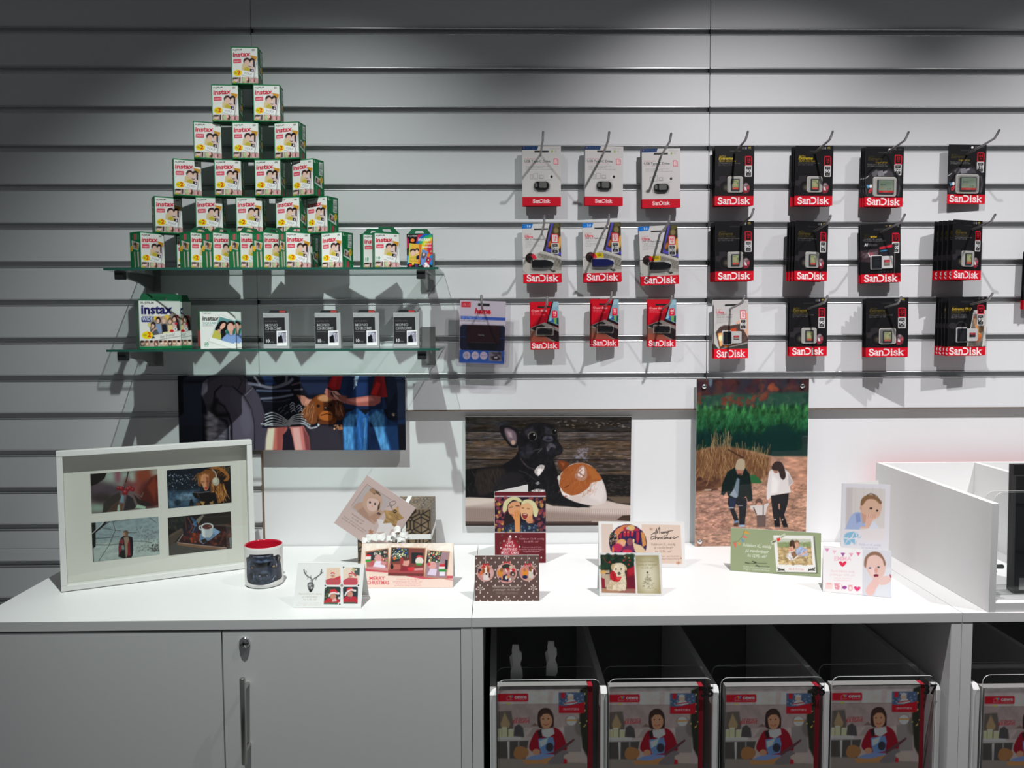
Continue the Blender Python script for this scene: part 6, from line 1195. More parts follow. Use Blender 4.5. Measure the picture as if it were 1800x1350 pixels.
def red_card():
    a = Art(.130, .182, 1000, ((102, 98), (995, 98), (995, 1345), (100, 1345)), '#64141e', .95, 70)
    a.rect(95, 165, 1000, 190, '#c8b8bc'); a.rect(100, 190, 990, 800, '#1a1024'); a.rect(95, 798, 1000, 816, '#c8b8bc')
    a.dots(70, (105, 200, 330, 790), 18, 38, ['#c89038', '#dcb050', '#8c3c48', '#b06838', '#6c2c50', '#4c2448', '#a04050'], 8, .75); a.dots(60, (700, 200, 985, 790), 18, 38, ['#d0a04c', '#8c4048', '#a84c48', '#5c2444', '#c88c50', '#3c1c3c'], 8, .7)
    a.poly([(270, 520), (340, 430), (450, 470), (440, 800), (260, 800)], '#201418', 16); a.poly([(260, 700), (400, 640), (560, 620), (700, 620), (860, 680), (870, 800), (260, 800)], '#1c2438', 20); a.dots(50, (260, 680, 860, 795), 8, 22, ['#34648c', '#1c3050', '#6c90a8', '#c8b870'], 5, .6)
    a.poly([(340, 340), (420, 270), (520, 270), (555, 330), (560, 440), (500, 560), (420, 520), (350, 460)], '#dc9c70', 12, 1); a.poly([(560, 340), (640, 290), (740, 310), (770, 400), (760, 500), (680, 580), (600, 580), (560, 500)], '#e0ac80', 12, 1)
    a.poly([(240, 400), (270, 270), (360, 200), (480, 185), (560, 230), (580, 280), (520, 270), (430, 240), (340, 310), (310, 420), (260, 460)], '#d4cc9c', 12, 1); a.poly([(570, 320), (600, 250), (700, 230), (800, 280), (860, 400), (850, 500), (820, 540), (780, 500), (760, 360), (680, 290)], '#d8d0a0', 12, 1)
    a.line([(365, 370), (410, 362)], 18, '#4c2a20', 8); a.line([(475, 340), (530, 345)], 18, '#4c2a20', 8); a.line([(580, 380), (610, 382)], 12, '#5c3424', 6); a.line([(670, 390), (710, 395)], 12, '#5c3424', 6); a.poly([(580, 480), (680, 490), (650, 570), (600, 560)], '#8c2c30', 8, 1); a.rect(600, 486, 660, 502, '#e8dcc8', 5); a.poly([(385, 480), (430, 500), (430, 530), (400, 520)], '#b04848', 8)
    a.poly([(450, 600), (430, 560), (400, 500), (440, 530), (450, 440), (470, 420), (485, 410), (520, 430), (540, 470), (545, 800), (455, 800)], '#dc9458', 8); a.line([(460, 430), (465, 540)], 5, '#a85c34', 3); a.line([(492, 420), (494, 540)], 5, '#a85c34', 3); a.line([(520, 440), (520, 540)], 5, '#a85c34', 3)
    a.poly([(640, 590), (700, 520), (760, 500), (770, 640), (700, 650), (670, 640)], '#d89468', 8); a.line([(650, 600), (750, 590)], 5, '#a06040', 3); a.line([(670, 625), (755, 615)], 5, '#a06040', 3)
    a.ell(370, 1120, 150, 190, '#b82034', 0, 150, .85)
    a.ell(370, 880, 18, 22, '#f0e8e8'); 
    for i, (t, w) in enumerate((('JOY', 60), ('LOVE', 110), ('PEACE', 165), ('HAPPINESS', 255), ('MERRY X-MAS', 310))): a.text(t, 365, 948+i*60, 46, '#eedcdc', w, .015, 0, 'c')
    for x, y in ((300, 1225), (260, 960), (205, 1080), (470, 885), (535, 1060), (195, 995), (225, 860), (500, 970), (565, 870), (915, 1252), (300, 1240)): a.ell(x, y, 13, 16, '#d8c8c8' if x not in (195, 225, 500, 565) else '#6c5440', 0, 3)
    for y, t, w in ((935, 'Foldekort 13x18, ensidig', 440), (985, 'fra 16,90,- stk*', 270), (1080, '*Kommer i sett på 10 kort,', 350), (1118, 'konvolutter og eventuelt tillegg for', 440), (1155, 'designmal tilkommer', 300)): a.text(t, 745, y, 32 if y < 1000 else 26, '#d8b8bc', w, 0, .15, 'c')
    return a
def flake(a, x, y, r, c):
    for k in range(6):
        t = math.radians(60*k+90); a.line([(x+r*.25*math.cos(t), y+r*.25*math.sin(t)), (x+r*.8*math.cos(t), y+r*.8*math.sin(t))], r*.12, c); a.ell(x+r*math.cos(t), y+r*math.sin(t), r*.16, r*.2, c)
def brown_card():
    a = Art(.148, .105, 1000, ((192, 88), (1630, 82), (1650, 1105), (182, 1112)), '#5e4844', .95, 71)
    for r in range(12):
        for k in range(9):
            x = 225+k*170+(85 if r % 2 else 0); y = 150+r*86.5
            if y < 1110 and not (560 < x < 1260 and 760 < y < 980) and x < 1620: a.ell(x, y, 15, 19, '#dcc4bc', 0, 3)
    for x, y in ((310, 330), (1500, 310), (312, 830), (1510, 818), (910, 1085), (900, 90)): a.ell(x, y, 60, 66, '#5e4844'); flake(a, x, y, 58, '#e4d4cc')
    for x in (432, 905, 1380): a.line([(x, 84), (x, 300)], 11, '#b4a49c')
    for x, y, r in ((428, 480, 190), (905, 480, 230), (1382, 470, 190)):
        a.ell(x, y, r, r+2, '#d8a8a0'); a.ell(x, y, r-14, r-12, '#c4807c')
    a.ell(440, 480, 120, 150, '#c89c94', 0, 60); a.ell(440, 380, 80, 70, '#b06028', 0, 16); a.poly([(400, 340), (450, 330), (470, 480), (440, 530), (400, 480)], '#e8dcd4', 8, 1); a.ell(385, 430, 34, 60, '#9c5024', 0, 10); a.ell(490, 420, 32, 60, '#8c4a24', 0, 10); a.ell(445, 500, 18, 20, '#201818', 0, 4); a.poly([(380, 520), (500, 520), (520, 640), (380, 640)], '#e0d0cc', 16); a.ell(300, 440, 40, 60, '#2c2434', 0, 16); a.ell(330, 480, 36, 50, '#d86c40', 0, 16); a.poly([(330, 370), (380, 300), (440, 330), (420, 370)], '#b83430', 10); a.ell(560, 480, 40, 90, '#d0a0a0', 0, 20); a.poly([(510, 460), (540, 500), (530, 590), (500, 580)], '#4c2c24', 8)
    a.ell(905, 340, 110, 60, '#2c2e28', 0, 16); a.ell(760, 480, 60, 80, '#d08828', 0, 14); a.ell(790, 410, 40, 50, '#a06438', 0, 10); a.ell(910, 400, 50, 34, '#c41c2c', 0, 8); a.ell(890, 430, 40, 30, '#c89074', 0, 8); a.line([(870, 380), (910, 460)], 18, '#e4dcd4', 5); a.ell(1045, 425, 50, 40, '#c41c2c', 0, 8); a.ell(1005, 430, 24, 24, '#e8e0dc', 0, 6); a.ell(1040, 500, 60, 60, '#4c3028', 0, 14); a.ell(1048, 510, 20, 20, '#dcd0c8', 0, 5); a.poly([(800, 560), (900, 500), (960, 560), (940, 680), (800, 640)], '#1c2438', 12); a.ell(920, 570, 46, 36, '#c88848', 0, 8); a.ell(900, 590, 24, 40, '#d8ccc4', 0, 8); a.ell(1020, 600, 60, 60, '#a08078', 0, 16); a.ell(985, 620, 18, 30, '#e0d8d0', 0, 6); a.poly([(740, 360), (800, 290), (790, 340), (720, 430)], '#d8c8c0', 8); a.ell(1000, 350, 40, 40, '#c8b094', 0, 14); a.ell(770, 610, 40, 30, '#1c2444', 0, 10); a.ell(800, 590, 20, 40, '#c87c50', 0, 8)
    a.ell(1310, 460, 70, 100, '#d88858', 0, 20); a.ell(1330, 480, 60, 60, '#dc8828', 0, 12); a.ell(1310, 410, 30, 40, '#b06c4c', 0, 8); a.ell(1320, 570, 60, 44, '#1c2848', 0, 10); a.poly([(1400, 440), (1490, 400), (1520, 560), (1470, 620), (1400, 600)], '#cfc4b8', 14); a.ell(1455, 390, 50, 60, '#8c5834', 0, 10); a.poly([(1400, 350), (1440, 330), (1430, 430)], '#3c241c', 6); a.poly([(1470, 390), (1500, 400), (1500, 470), (1470, 470)], '#e4dcd4', 6); a.ell(1530, 470, 30, 70, '#4c1c24', 0, 12); a.ell(1420, 620, 60, 30, '#c0a08c', 0, 12)
    for x, y in ((432, 290), (905, 240), (1380, 285)): a.poly([(x-70, y-30), (x-20, y), (x-70, y+40)], '#c81c28', 6); a.poly([(x+70, y-35), (x+20, y), (x+75, y+40)], '#c81c28', 6); a.ell(x, y, 24, 20, '#a81420', 0, 4)
    a.text('Klassisk foldekort, ensidig med', 910, 808, 46, '#d8c8bc', 650, 0, .2, 'c'); a.text('premiumpapir - fra 9,90,- stk*', 905, 878, 46, '#d8c8bc', 600, 0, .2, 'c'); a.text('*Kommer i sett på 10 kort, konvolutter og', 910, 925, 26, '#b4a098', 480, 0, .2, 'c'); a.text('eventuelt tillegg for designmal tilkommer', 910, 958, 26, '#b4a098', 500, 0, .2, 'c')
    return a
def merry_card():
    a = Art(.208, .097, 900, ((88, 92), (1450, 132), (1438, 838), (70, 830)), '#e9e6e4', .93, 72)
    a.poly([(132, 132), (325, 138), (318, 790), (122, 790)], '#d8c4b8'); a.poly([(785, 152), (1388, 178), (1395, 782), (785, 765)], '#e0c8b8'); a.poly([(325, 138), (785, 152), (785, 765), (318, 780)], '#e9e6e4')
    a.ell(556, 448, 306, 303, '#3c1c3c'); m = [(556+296*math.cos(t), 448+293*math.sin(t)) for t in np.linspace(0, 2*math.pi, 28)[:-1]]
    a.poly(m, '#2c1c4c'); a.poly([(300, 330), (380, 220), (500, 158), (640, 160), (560, 230), (460, 260), (400, 330), (420, 500), (310, 560)], '#d07c50', 16); a.poly([(490, 200), (640, 170), (760, 240), (740, 260), (500, 250)], '#b02c44', 14); a.ell(620, 205, 60, 46, '#d8b070', 0, 16); a.ell(560, 210, 24, 20, '#9cb8a8', 0, 8)
    a.ell(320, 380, 60, 110, '#14141c', 0, 20); a.dots(40, (275, 290, 375, 480), 6, 13, ['#c8d0d0', '#a03c48', '#5c8c60', '#c8a060'], 3, .8); a.poly([(770, 270), (830, 300), (850, 480), (790, 510)], '#c8884c', 10)
    for x in (515, 570, 635): a.poly([(x-22, 260), (x+20, 260), (x+16, 320), (x-4, 350), (x-26, 330)], '#b82438', 6); a.ell(x, 270, 14, 12, '#d87860', 0, 4)
    a.poly([(410, 350), (450, 280), (470, 290), (450, 380)], '#a01c38', 8); a.poly([(700, 270), (745, 270), (740, 380), (715, 460), (695, 400)], '#b42440', 8)
    a.ell(460, 430, 70, 50, '#d8a468', 0, 16); a.ell(470, 470, 44, 50, '#dca484', 0, 10); a.ell(590, 430, 48, 60, '#8c4c54', 0, 10); a.ell(390, 520, 80, 70, '#b02450', 0, 16); a.poly([(470, 500), (650, 480), (650, 600), (460, 600)], '#6c2450', 20); a.ell(540, 580, 80, 30, '#c42c48', 0, 14); a.poly([(640, 430), (680, 460), (780, 500), (830, 600), (690, 600), (650, 520)], '#d8bc98', 10, 1); a.ell(650, 410, 16, 30, '#e0c8a0', 0, 6); a.poly([(300, 500), (330, 520), (330, 600), (290, 580)], '#d86c3c', 10)
    a.line([(930, 210), (930, 255)], 8, '#b8806c'); a.line([(910, 235), (960, 225)], 8, '#b8806c'); a.line([(915, 215), (955, 250)], 6, '#b8806c')
    S = '#2a2220'
    for p in ([(935, 320), (965, 300), (985, 290)], [(990, 310), (1010, 260), (1020, 230), (1022, 300), (1050, 230), (1068, 210), (1062, 300)], [(1085, 290), (1105, 280), (1095, 300), (1115, 298)], [(1120, 280), (1120, 300), (1135, 278)], [(1145, 280), (1146, 302), (1162, 278)], [(1170, 275), (1172, 298), (1195, 272)], [(1205, 265), (1180, 330), (1160, 340)], [(1205, 280), (1240, 262), (1270, 262)],
              [(985, 345), (940, 350), (925, 385), (945, 392), (975, 375)], [(1005, 320), (992, 390), (1010, 365), (1025, 370), (1030, 390)], [(1045, 368), (1042, 388), (1062, 366)], [(1075, 366), (1078, 388)], [(1110, 362), (1090, 372), (1108, 388)], [(1135, 335), (1128, 388), (1150, 375)], [(1160, 388), (1166, 365), (1180, 388), (1186, 365), (1202, 386)], [(1235, 365), (1215, 382), (1238, 386), (1240, 362)], [(1285, 362), (1262, 370), (1285, 386), (1310, 375), (1350, 358)]): a.line(p, 10, S, 2, 1, len(p) > 2)
    for y, t, w in ((490, 'Foldekort XL, ensidig', 370), (540, 'på standardpapir', 300), (600, 'fra 12,90,- stk*', 260)): a.text(t, 1115, y, 36, '#8c7468', w, 0, 0, 'c')
    a.text('*Kommer i sett på 10 kort, konvolutter og', 1225, 672, 26, '#9c8478', 300, 0, 0, 'c'); a.text('tillegg for designmal tilkommer', 1220, 712, 26, '#9c8478', 290, 0, 0, 'c')
    a.line([(1335, 735), (1335, 795)], 9, '#c08058'); a.line([(1305, 752), (1365, 778)], 9, '#c08058'); a.line([(1305, 780), (1365, 750)], 9, '#c08058'); a.ell(1378, 695, 9, 9, '#a05038')
    return a
def puppy_card():
    a = Art(.138, .097, 1000, ((82, 598), (1068, 612), (1082, 1282), (78, 1285)), '#e9e7e5', .93, 73)
    a.poly([(112, 625), (640, 640), (658, 1242), (118, 1228)], '#1c2c20'); a.dots(40, (120, 640, 640, 830), 16, 50, ['#1c3c28', '#142818', '#2c4830', '#0f1f16'], 20, .7); a.dots(8, (120, 630, 640, 800), 8, 16, ['#d8a860', '#c83c30', '#e0b878', '#b02c28'], 5, .9); a.line([(160, 660), (200, 740), (290, 770)], 10, '#7c2c28', 5); a.line([(520, 650), (510, 720)], 9, '#8c2c28', 5)
    a.poly([(520, 860), (645, 810), (655, 1180), (520, 1160)], '#8c1424', 16); a.poly([(540, 880), (640, 820), (640, 930), (560, 950)], '#b01c30', 20); a.poly([(520, 990), (650, 960), (655, 1160), (540, 1150)], '#6c1028', 24)
    a.poly([(115, 880), (250, 870), (270, 1140), (118, 1150)], '#c0a890', 20); a.ell(150, 900, 50, 30, '#d8a860', 0, 16); a.rect(185, 920, 250, 935, '#3c3430', 5); a.poly([(115, 990), (170, 1010), (175, 1150), (118, 1160)], '#8c1c2c', 12); a.poly([(118, 1160), (658, 1170), (658, 1242), (118, 1228)], '#9c6458', 14); a.poly([(118, 1160), (400, 1165), (400, 1235), (118, 1228)], '#b08468', 20)
    a.poly([(260, 1040), (300, 950), (350, 900), (480, 900), (510, 1000), (515, 1120), (490, 1200), (400, 1200), (220, 1190), (200, 1130)], '#d8c4a8', 10, 1); a.poly([(230, 1090), (330, 1060), (350, 1190), (210, 1170)], '#c8b090', 24); a.poly([(420, 960), (510, 980), (500, 1180), (430, 1190)], '#e0d0b4', 20)
    a.poly([(300, 850), (320, 780), (380, 760), (450, 765), (500, 810), (495, 900), (450, 960), (370, 960), (320, 920)], '#e4d4b8', 8, 1); a.poly([(280, 800), (310, 770), (335, 790), (320, 850), (295, 880), (282, 850)], '#c8ac84', 8, 1); a.poly([(490, 790), (525, 830), (525, 880), (495, 860)], '#d0b48c', 8, 1); a.ell(355, 858, 15, 13, '#2a201c', 0, 4); a.ell(438, 858, 14, 13, '#2a201c', 0, 4); a.ell(405, 928, 26, 24, '#1e1a1a', 0, 5); a.ell(400, 950, 60, 30, '#dcc8a8', 0, 14, .4)
    a.poly([(262, 920), (300, 880), (350, 920), (370, 980), (440, 980), (400, 1050), (330, 1055), (265, 1010)], '#c01c28', 8, 1); a.line([(290, 900), (330, 1000), (320, 1050)], 12, '#8c101c', 6); a.poly([(350, 990), (430, 985), (390, 1040)], '#dc4848', 10); a.poly([(300, 1110), (360, 1100), (350, 1195), (290, 1195)], '#e0d0b4', 12); a.poly([(390, 1120), (450, 1120), (450, 1205), (385, 1205)], '#dccbb0', 12); a.line([(320, 1190), (330, 1205)], 6, '#8c7458'); a.line([(430, 1195), (470, 1205)], 6, '#6c5844'); a.grain([(210, 760), (520, 760), (520, 1200), (210, 1200)], .12, 20)
    a.poly([(665, 645), (1028, 650), (1055, 1252), (688, 1245)], '#a89c74'); a.ell(862, 970, 150, 260, '#ddd6bc', 0, 220); 
    for y, t, w in ((755, 'Klassisk fotokort,', 240), (808, 'ensidig på fotopapir', 320), (855, 'fra 6,90,- stk*', 195)): a.text(t, 850, y, 34, '#94885c', w, 0, .2, 'c')
    a.ell(850, 915, 15, 16, '#5c5038')
    for k in range(60):
        t = a.rng.random(); w = 125*t+12; x = 858+a.rng.uniform(-w, w); y = 945+250*t; a.line([(x-10, y-6), (x, y+5), (x+11, y-5)], 7, '#8c8468', 3, .7, True)
    return a
def wide_merry():
    a = Art(.205, .100, 950, ((683, 677), (1480, 674), (1482, 1066), (655, 1072)), '#ecd4c4', .95, 74)
    a.ell(800, 720, 120, 60, '#f4e4d4', 0, 80); a.ell(1400, 700, 110, 60, '#f4e8dc', 0, 80); a.dots(40, (680, 680, 1480, 740), 6, 22, ['#f8f0e4', '#fcf4e8'], 10, .6); a.dots(20, (1240, 980, 1480, 1060), 4, 10, ['#fcf4ec'], 3, .9); a.poly([(655, 960), (1482, 1000), (1482, 1070), (655, 1072)], '#f0d4c8', 40)
    a.poly([(655, 890), (920, 905), (1220, 955), (1480, 960), (1480, 985), (1215, 990), (905, 935), (655, 915)], '#c85060', 4); a.line([(1215, 955), (1480, 1000)], 8, '#d87878', 3)
    for q in ([(710, 745), (915, 715), (915, 922), (722, 900)], [(938, 708), (1240, 715), (1228, 965), (908, 958)], [(1252, 732), (1450, 748), (1425, 990), (1228, 975)]): a.poly(q, '#b88860')
    a.poly([(718, 752), (908, 722), (908, 914), (728, 892)], '#b06868'); a.poly([(720, 760), (908, 725), (908, 800), (800, 800), (760, 850)], '#2c3434', 8); a.poly([(728, 880), (908, 890), (908, 916), (728, 900)], '#d08c90', 8)
    a.poly([(944, 714), (1232, 720), (1222, 958), (914, 950)], '#7c3c34'); a.poly([(944, 714), (1090, 718), (1090, 820), (940, 840)], '#202c2c', 5); a.poly([(1115, 755), (1215, 758), (1210, 860), (1115, 850)], '#1c2024', 4); a.poly([(920, 855), (1020, 860), (1020, 905), (915, 910)], '#b86458', 6); a.poly([(912, 910), (1225, 915), (1222, 960), (910, 955)], '#a84848', 6); a.poly([(910, 935), (1224, 940), (1222, 965), (908, 960)], '#70302c', 4)
    a.poly([(1258, 740), (1442, 755), (1420, 984), (1236, 968)], '#a08088'); a.poly([(1258, 740), (1380, 750), (1360, 840), (1240, 850)], '#2c3438', 8)
    a.dots(90, (945, 716, 1088, 810), 3, 7, ['#f0e8c8', '#d8c070', '#e8e0d8', '#78a068', '#3c60b0'], 2, .9); a.dots(50, (790, 740, 905, 830), 4, 9, ['#78b050', '#f0e8d8', '#c83c38', '#3c5040'], 2, .9); a.dots(50, (1262, 750, 1370, 850), 4, 9, ['#e8e8b0', '#f0f0e4', '#c84838', '#608c50', '#e8c880'], 2, .9); a.ell(1004, 722, 11, 8, '#3858c0'); a.ell(966, 806, 12, 16, '#c86838')
    a.ell(738, 785, 24, 14, '#c42430', 0, 4); a.rect(714, 790, 760, 815, '#ece4e0', 4); a.rect(712, 818, 762, 838, '#38a040', 4); a.rect(760, 800, 772, 840, '#282828', 4)
    a.ell(825, 805, 30, 34, '#d89c98', 0, 6); a.poly([(775, 880), (800, 830), (850, 830), (888, 880), (880, 892)], '#e8dcec', 8); a.ell(770, 850, 16, 26, '#c0585c', 0, 8); a.ell(870, 850, 26, 16, '#d08c8c', 0, 8)
    a.ell(1065, 840, 34, 40, '#d89888', 0, 6); a.ell(1062, 810, 34, 18, '#5c342c', 0, 6); a.ell(1030, 830, 16, 34, '#a03438', 0, 6); a.poly([(1010, 920), (1040, 870), (1100, 880), (1120, 920)], '#8c2430', 8); a.poly([(1080, 890), (1140, 880), (1135, 915), (1085, 915)], '#d42c38', 5); a.ell(944, 880, 14, 26, '#141414', 0, 4); a.ell(1185, 795, 26, 16, '#c8303c', 0, 4); a.ell(1185, 830, 36, 34, '#e4d8cc', 0, 6); a.rect(1158, 850, 1206, 868, '#38943c', 3); a.poly([(1140, 895), (1220, 890), (1220, 912), (1140, 915)], '#d89090', 6)
    a.ell(1300, 870, 34, 36, '#d89c98', 0, 6); a.poly([(1255, 950), (1280, 900), (1340, 900), (1330, 960)], '#dccce0', 8); a.ell(1268, 858, 14, 16, '#c84048', 0, 5); a.poly([(1360, 862), (1418, 852), (1420, 905), (1365, 890)], '#c82c3c', 5); a.rect(1355, 905, 1420, 925, '#249038', 3); a.rect(1356, 880, 1420, 898, '#ece4e4', 4); a.rect(1362, 925, 1410, 960, '#e8e0ec', 5); a.rect(1410, 820, 1432, 900, '#201c24', 8)
    a.text('MERRY', 812, 998, 30, '#d4545c', 140, .02, 0, 'c'); a.text('CHRISTMAS', 820, 1038, 32, '#d4545c', 200, .02, 0, 'c')
    for y, t, w in ((998, 'Foldekort XL, ensidig på', 200), (1020, 'premiumpapir fra 15,90,- stk*', 260), (1036, '*Kommer i sett på 10 kort, konvolutter', 220), (1052, 'og tillegg for designmal tilkommer', 240)): a.text(t, 1085, y, 15 if y < 1030 else 11, '#e09088', w, 0, 0, 'c')
    return a
def deer_card():
    a = Art(.148, .097, 1000, ((190, 70), (1605, 80), (1495, 1010), (60, 1000)), '#efefed', .95, 75)
    for p, w in (([(480, 410), (450, 370), (400, 350), (350, 300), (325, 250), (318, 200)], 24), ([(350, 300), (365, 250), (360, 220)], 14), ([(400, 350), (390, 400)], 12), ([(450, 370), (465, 330)], 12), ([(500, 410), (560, 370), (640, 320), (690, 270), (690, 200)], 22), ([(660, 300), (720, 260)], 12), ([(600, 345), (560, 415)], 16), ([(690, 270), (660, 250)], 10)): a.line(p, w, '#4c4c4c', 6, .9)
    a.poly([(450, 420), (480, 395), (510, 420), (500, 470), (470, 480)], '#8c8c8c', 10); a.poly([(380, 520), (420, 470), (490, 470), (525, 530), (510, 600), (470, 660), (440, 680), (405, 640)], '#6c6c6c', 12, 1); a.poly([(400, 610), (500, 600), (470, 660), (440, 680)], '#1c1c1c', 14); a.ell(440, 530, 34, 30, '#b8b8b8', 0, 16); a.ell(470, 540, 16, 14, '#242424', 0, 5); a.ell(488, 495, 12, 12, '#3c3c3c', 0, 5); a.ell(465, 590, 18, 24, '#c8c8c8', 0, 8)
    for y, t, w in ((730, 'Klassisk foldekort, ensidig', 500), (790, 'på standardpapir', 330), (850, 'fra 11,90,- stk*', 290)): a.text(t, 430, y, 40, '#c4b8ac', w, 0, .2, 'c')
    a.text('*Kommer i sett på 10 kort, konvolutter og', 410, 920, 28, '#d0c8c0', 500, 0, .2, 'c'); a.text('eventuelt tillegg for designmal tilkommer', 390, 960, 28, '#d0c8c0', 520, 0, .2, 'c')
    a.poly([(800, 165), (1125, 155), (1105, 520), (770, 520)], '#ecd0b8'); a.poly([(770, 420), (880, 380), (1110, 380), (1105, 525), (770, 525)], '#c4545c', 8); mini_kid(a, 925, 320, 46, '#d03c48'); a.poly([(930, 390), (1080, 330), (1110, 400), (940, 410)], '#cc3c48', 14)
    a.poly([(1150, 150), (1505, 160), (1465, 525), (1140, 520)], '#ecd8c4'); a.poly([(1350, 155), (1505, 165), (1490, 330), (1400, 300)], '#4c5854', 14); a.ell(1425, 200, 18, 18, '#e8e0d0', 0, 4); a.ell(1370, 200, 40, 34, '#c8b888', 0, 20); a.poly([(1140, 430), (1250, 370), (1440, 380), (1450, 525), (1140, 525)], '#c8505c', 8); mini_kid(a, 1300, 330, 44, '#d04c54'); a.poly([(1310, 240), (1340, 240), (1440, 330), (1400, 350)], '#d85058', 8)
    a.poly([(750, 560), (1085, 565), (1055, 935), (715, 930)], '#2c3a38'); a.dots(22, (750, 570, 860, 780), 10, 24, ['#4c5c38', '#8c8c50', '#2c3c30', '#c0b480'], 8, .7); a.poly([(715, 880), (800, 800), (980, 800), (1060, 860), (1050, 900), (720, 910)], '#c02c34', 10); a.poly([(840, 690), (870, 620), (960, 610), (1030, 690), (990, 700), (860, 710)], '#d4323c', 8); a.ell(915, 765, 64, 62, '#c88c74', 0, 8); a.line([(830, 760), (860, 710), (930, 690), (1000, 710)], 34, '#e8e0dc', 6, 1, True); a.ell(1030, 705, 26, 26, '#f0ece8', 0, 5); a.poly([(900, 830), (970, 800), (990, 870), (890, 880)], '#e0b8b0', 10); a.rect(750, 895, 1050, 925, '#4c6c50', 8); a.ell(1040, 800, 22, 24, '#ece8e4', 0, 6)
    a.poly([(1120, 565), (1450, 560), (1425, 920), (1090, 920)], '#2c363c'); a.poly([(1090, 870), (1180, 760), (1400, 770), (1430, 870), (1420, 900), (1090, 900)], '#c02c38', 10); a.poly([(1200, 660), (1220, 590), (1310, 575), (1370, 640), (1330, 660)], '#d8363e', 8); a.ell(1275, 720, 60, 64, '#d0907c', 0, 8); a.line([(1175, 740), (1210, 680), (1290, 630), (1360, 640)], 34, '#ece4e0', 6, 1, True); a.ell(1385, 645, 24, 24, '#f0ecdc', 0, 5); a.ell(1265, 790, 40, 22, '#8c4c58', 0, 8); a.rect(1130, 885, 1380, 920, '#4c5c54', 10)
    a.rect(1088, 140, 1128, 940, '#efefed'); a.rect(760, 525, 1470, 558, '#efefed'); a.ell(1105, 540, 52, 56, '#efefed'); a.ell(1108, 535, 32, 36, '#a09a90', 0, 10)
    for x, y in ((1160, 152), (758, 540), (1458, 535), (1050, 932)): a.ell(x, y, 42, 44, '#efefed'); a.ell(x, y, 17, 19, '#2c2a2a', 0, 3)
    return a
def green_card():
    a = Art(.210, .098, 950, ((128, 462), (1000, 520), (968, 925), (125, 862)), '#9aa680', .93, 76)
    for q, c in (([(258, 487), (318, 522), (255, 520)], '#dca040'), ([(245, 530), (298, 565), (242, 560)], '#d87868'), ([(222, 562), (240, 605), (262, 590), (235, 565)], '#6c98b4'), ([(185, 592), (225, 620), (205, 632)], '#d8a048'), ([(150, 605), (180, 605), (178, 655), (165, 645)], '#d87060')): a.poly(q, c, 2)
    a.line([(150, 605), (200, 590), (240, 545), (260, 487)], 4, '#6c7458')
    for y, t, w in ((650, 'Foldekort XL, ensidig', 275), (700, 'på standardpapir', 225), (745, 'fra 12,90,- stk*', 190)): a.text(t, 380+(y-650)*.0, y, 28, '#f0f0e4', w, .005, .25, 'c', 4)
    a.line([(265, 795), (320, 798), (470, 800)], 5, '#4c5440'); a.line([(270, 790), (300, 800)], 8, '#3c4434'); a.line([(335, 780), (370, 790), (350, 795)], 8, '#3c4434'); a.line([(360, 825), (420, 828), (495, 832)], 5, '#4c5440'); a.line([(370, 815), (400, 828)], 8, '#3c4434')
    a.text('*Kommer i sett på 10 kort, konvolutter og', 370, 842, 15, '#e4e4d4', 255, 0, .2, 'c', 4); a.text('tillegg for designmal tilkommer', 370, 862, 15, '#e4e4d4', 250, 0, .2, 'c', 4)
    a.poly([(540, 545), (935, 550), (945, 895), (565, 885)], '#6c745c', 10); a.poly([(538, 538), (922, 545), (928, 884), (560, 876)], '#f0eeea')
    a.poly([(575, 570), (895, 575), (900, 815), (582, 810)], '#c4a878'); a.poly([(575, 570), (895, 575), (896, 640), (578, 635)], '#c8ccbc', 6); a.poly([(576, 605), (700, 600), (800, 610), (896, 600), (897, 650), (578, 650)], '#8c9c6c', 20); a.grain([(576, 650), (898, 650), (900, 815), (580, 810)], .35, 24, 14); a.dots(60, (580, 720, 895, 810), 6, 18, ['#d8c498', '#b09464', '#e4d4b0', '#a08858'], 6, .6)
    a.ell(720, 625, 30, 42, '#4c3428', 0, 6); a.poly([(690, 650), (720, 640), (740, 700), (700, 720), (680, 690)], '#d8a088', 8); a.poly([(650, 740), (690, 690), (760, 690), (770, 740), (700, 780)], '#e8e0dc', 10); a.ell(762, 612, 26, 28, '#8c6c4c', 0, 6); a.ell(764, 630, 22, 26, '#dca890', 0, 6); a.poly([(745, 670), (800, 640), (860, 670), (860, 730), (790, 740), (750, 720)], '#a8b4d0', 8); a.poly([(700, 700), (740, 690), (760, 730), (720, 760)], '#8c6c50', 10); a.line([(780, 730), (860, 690)], 16, '#d8ac94', 6); a.grain([(640, 600), (870, 600), (870, 780), (640, 780)], .25, 12)
    a.poly([(510, 600), (650, 515), (660, 545), (525, 632)], '#d0d4bc', 0, 0, .85); a.poly([(570, 565), (586, 568), (600, 558), (606, 580), (580, 602), (572, 585)], '#dc3c34', 2); a.line([(530, 605), (560, 592)], 10, '#4c4c40'); a.line([(615, 560), (632, 548)], 5, '#5c5c50')
    a.text('Ida & Kristian', 745, 862, 22, '#dc9ca0', 145, 0, .1, 'c', 2)
    for x, s in ((605, 1), (885, -1)):
        for k in range(4): a.ell(x-s*30+s*k*18, 845+k*6, 12, 5, '#3c3c34', s*50); a.ell(x-s*26+s*k*16, 862-k*2, 11, 5, '#3c3c34', -s*40)
    return a
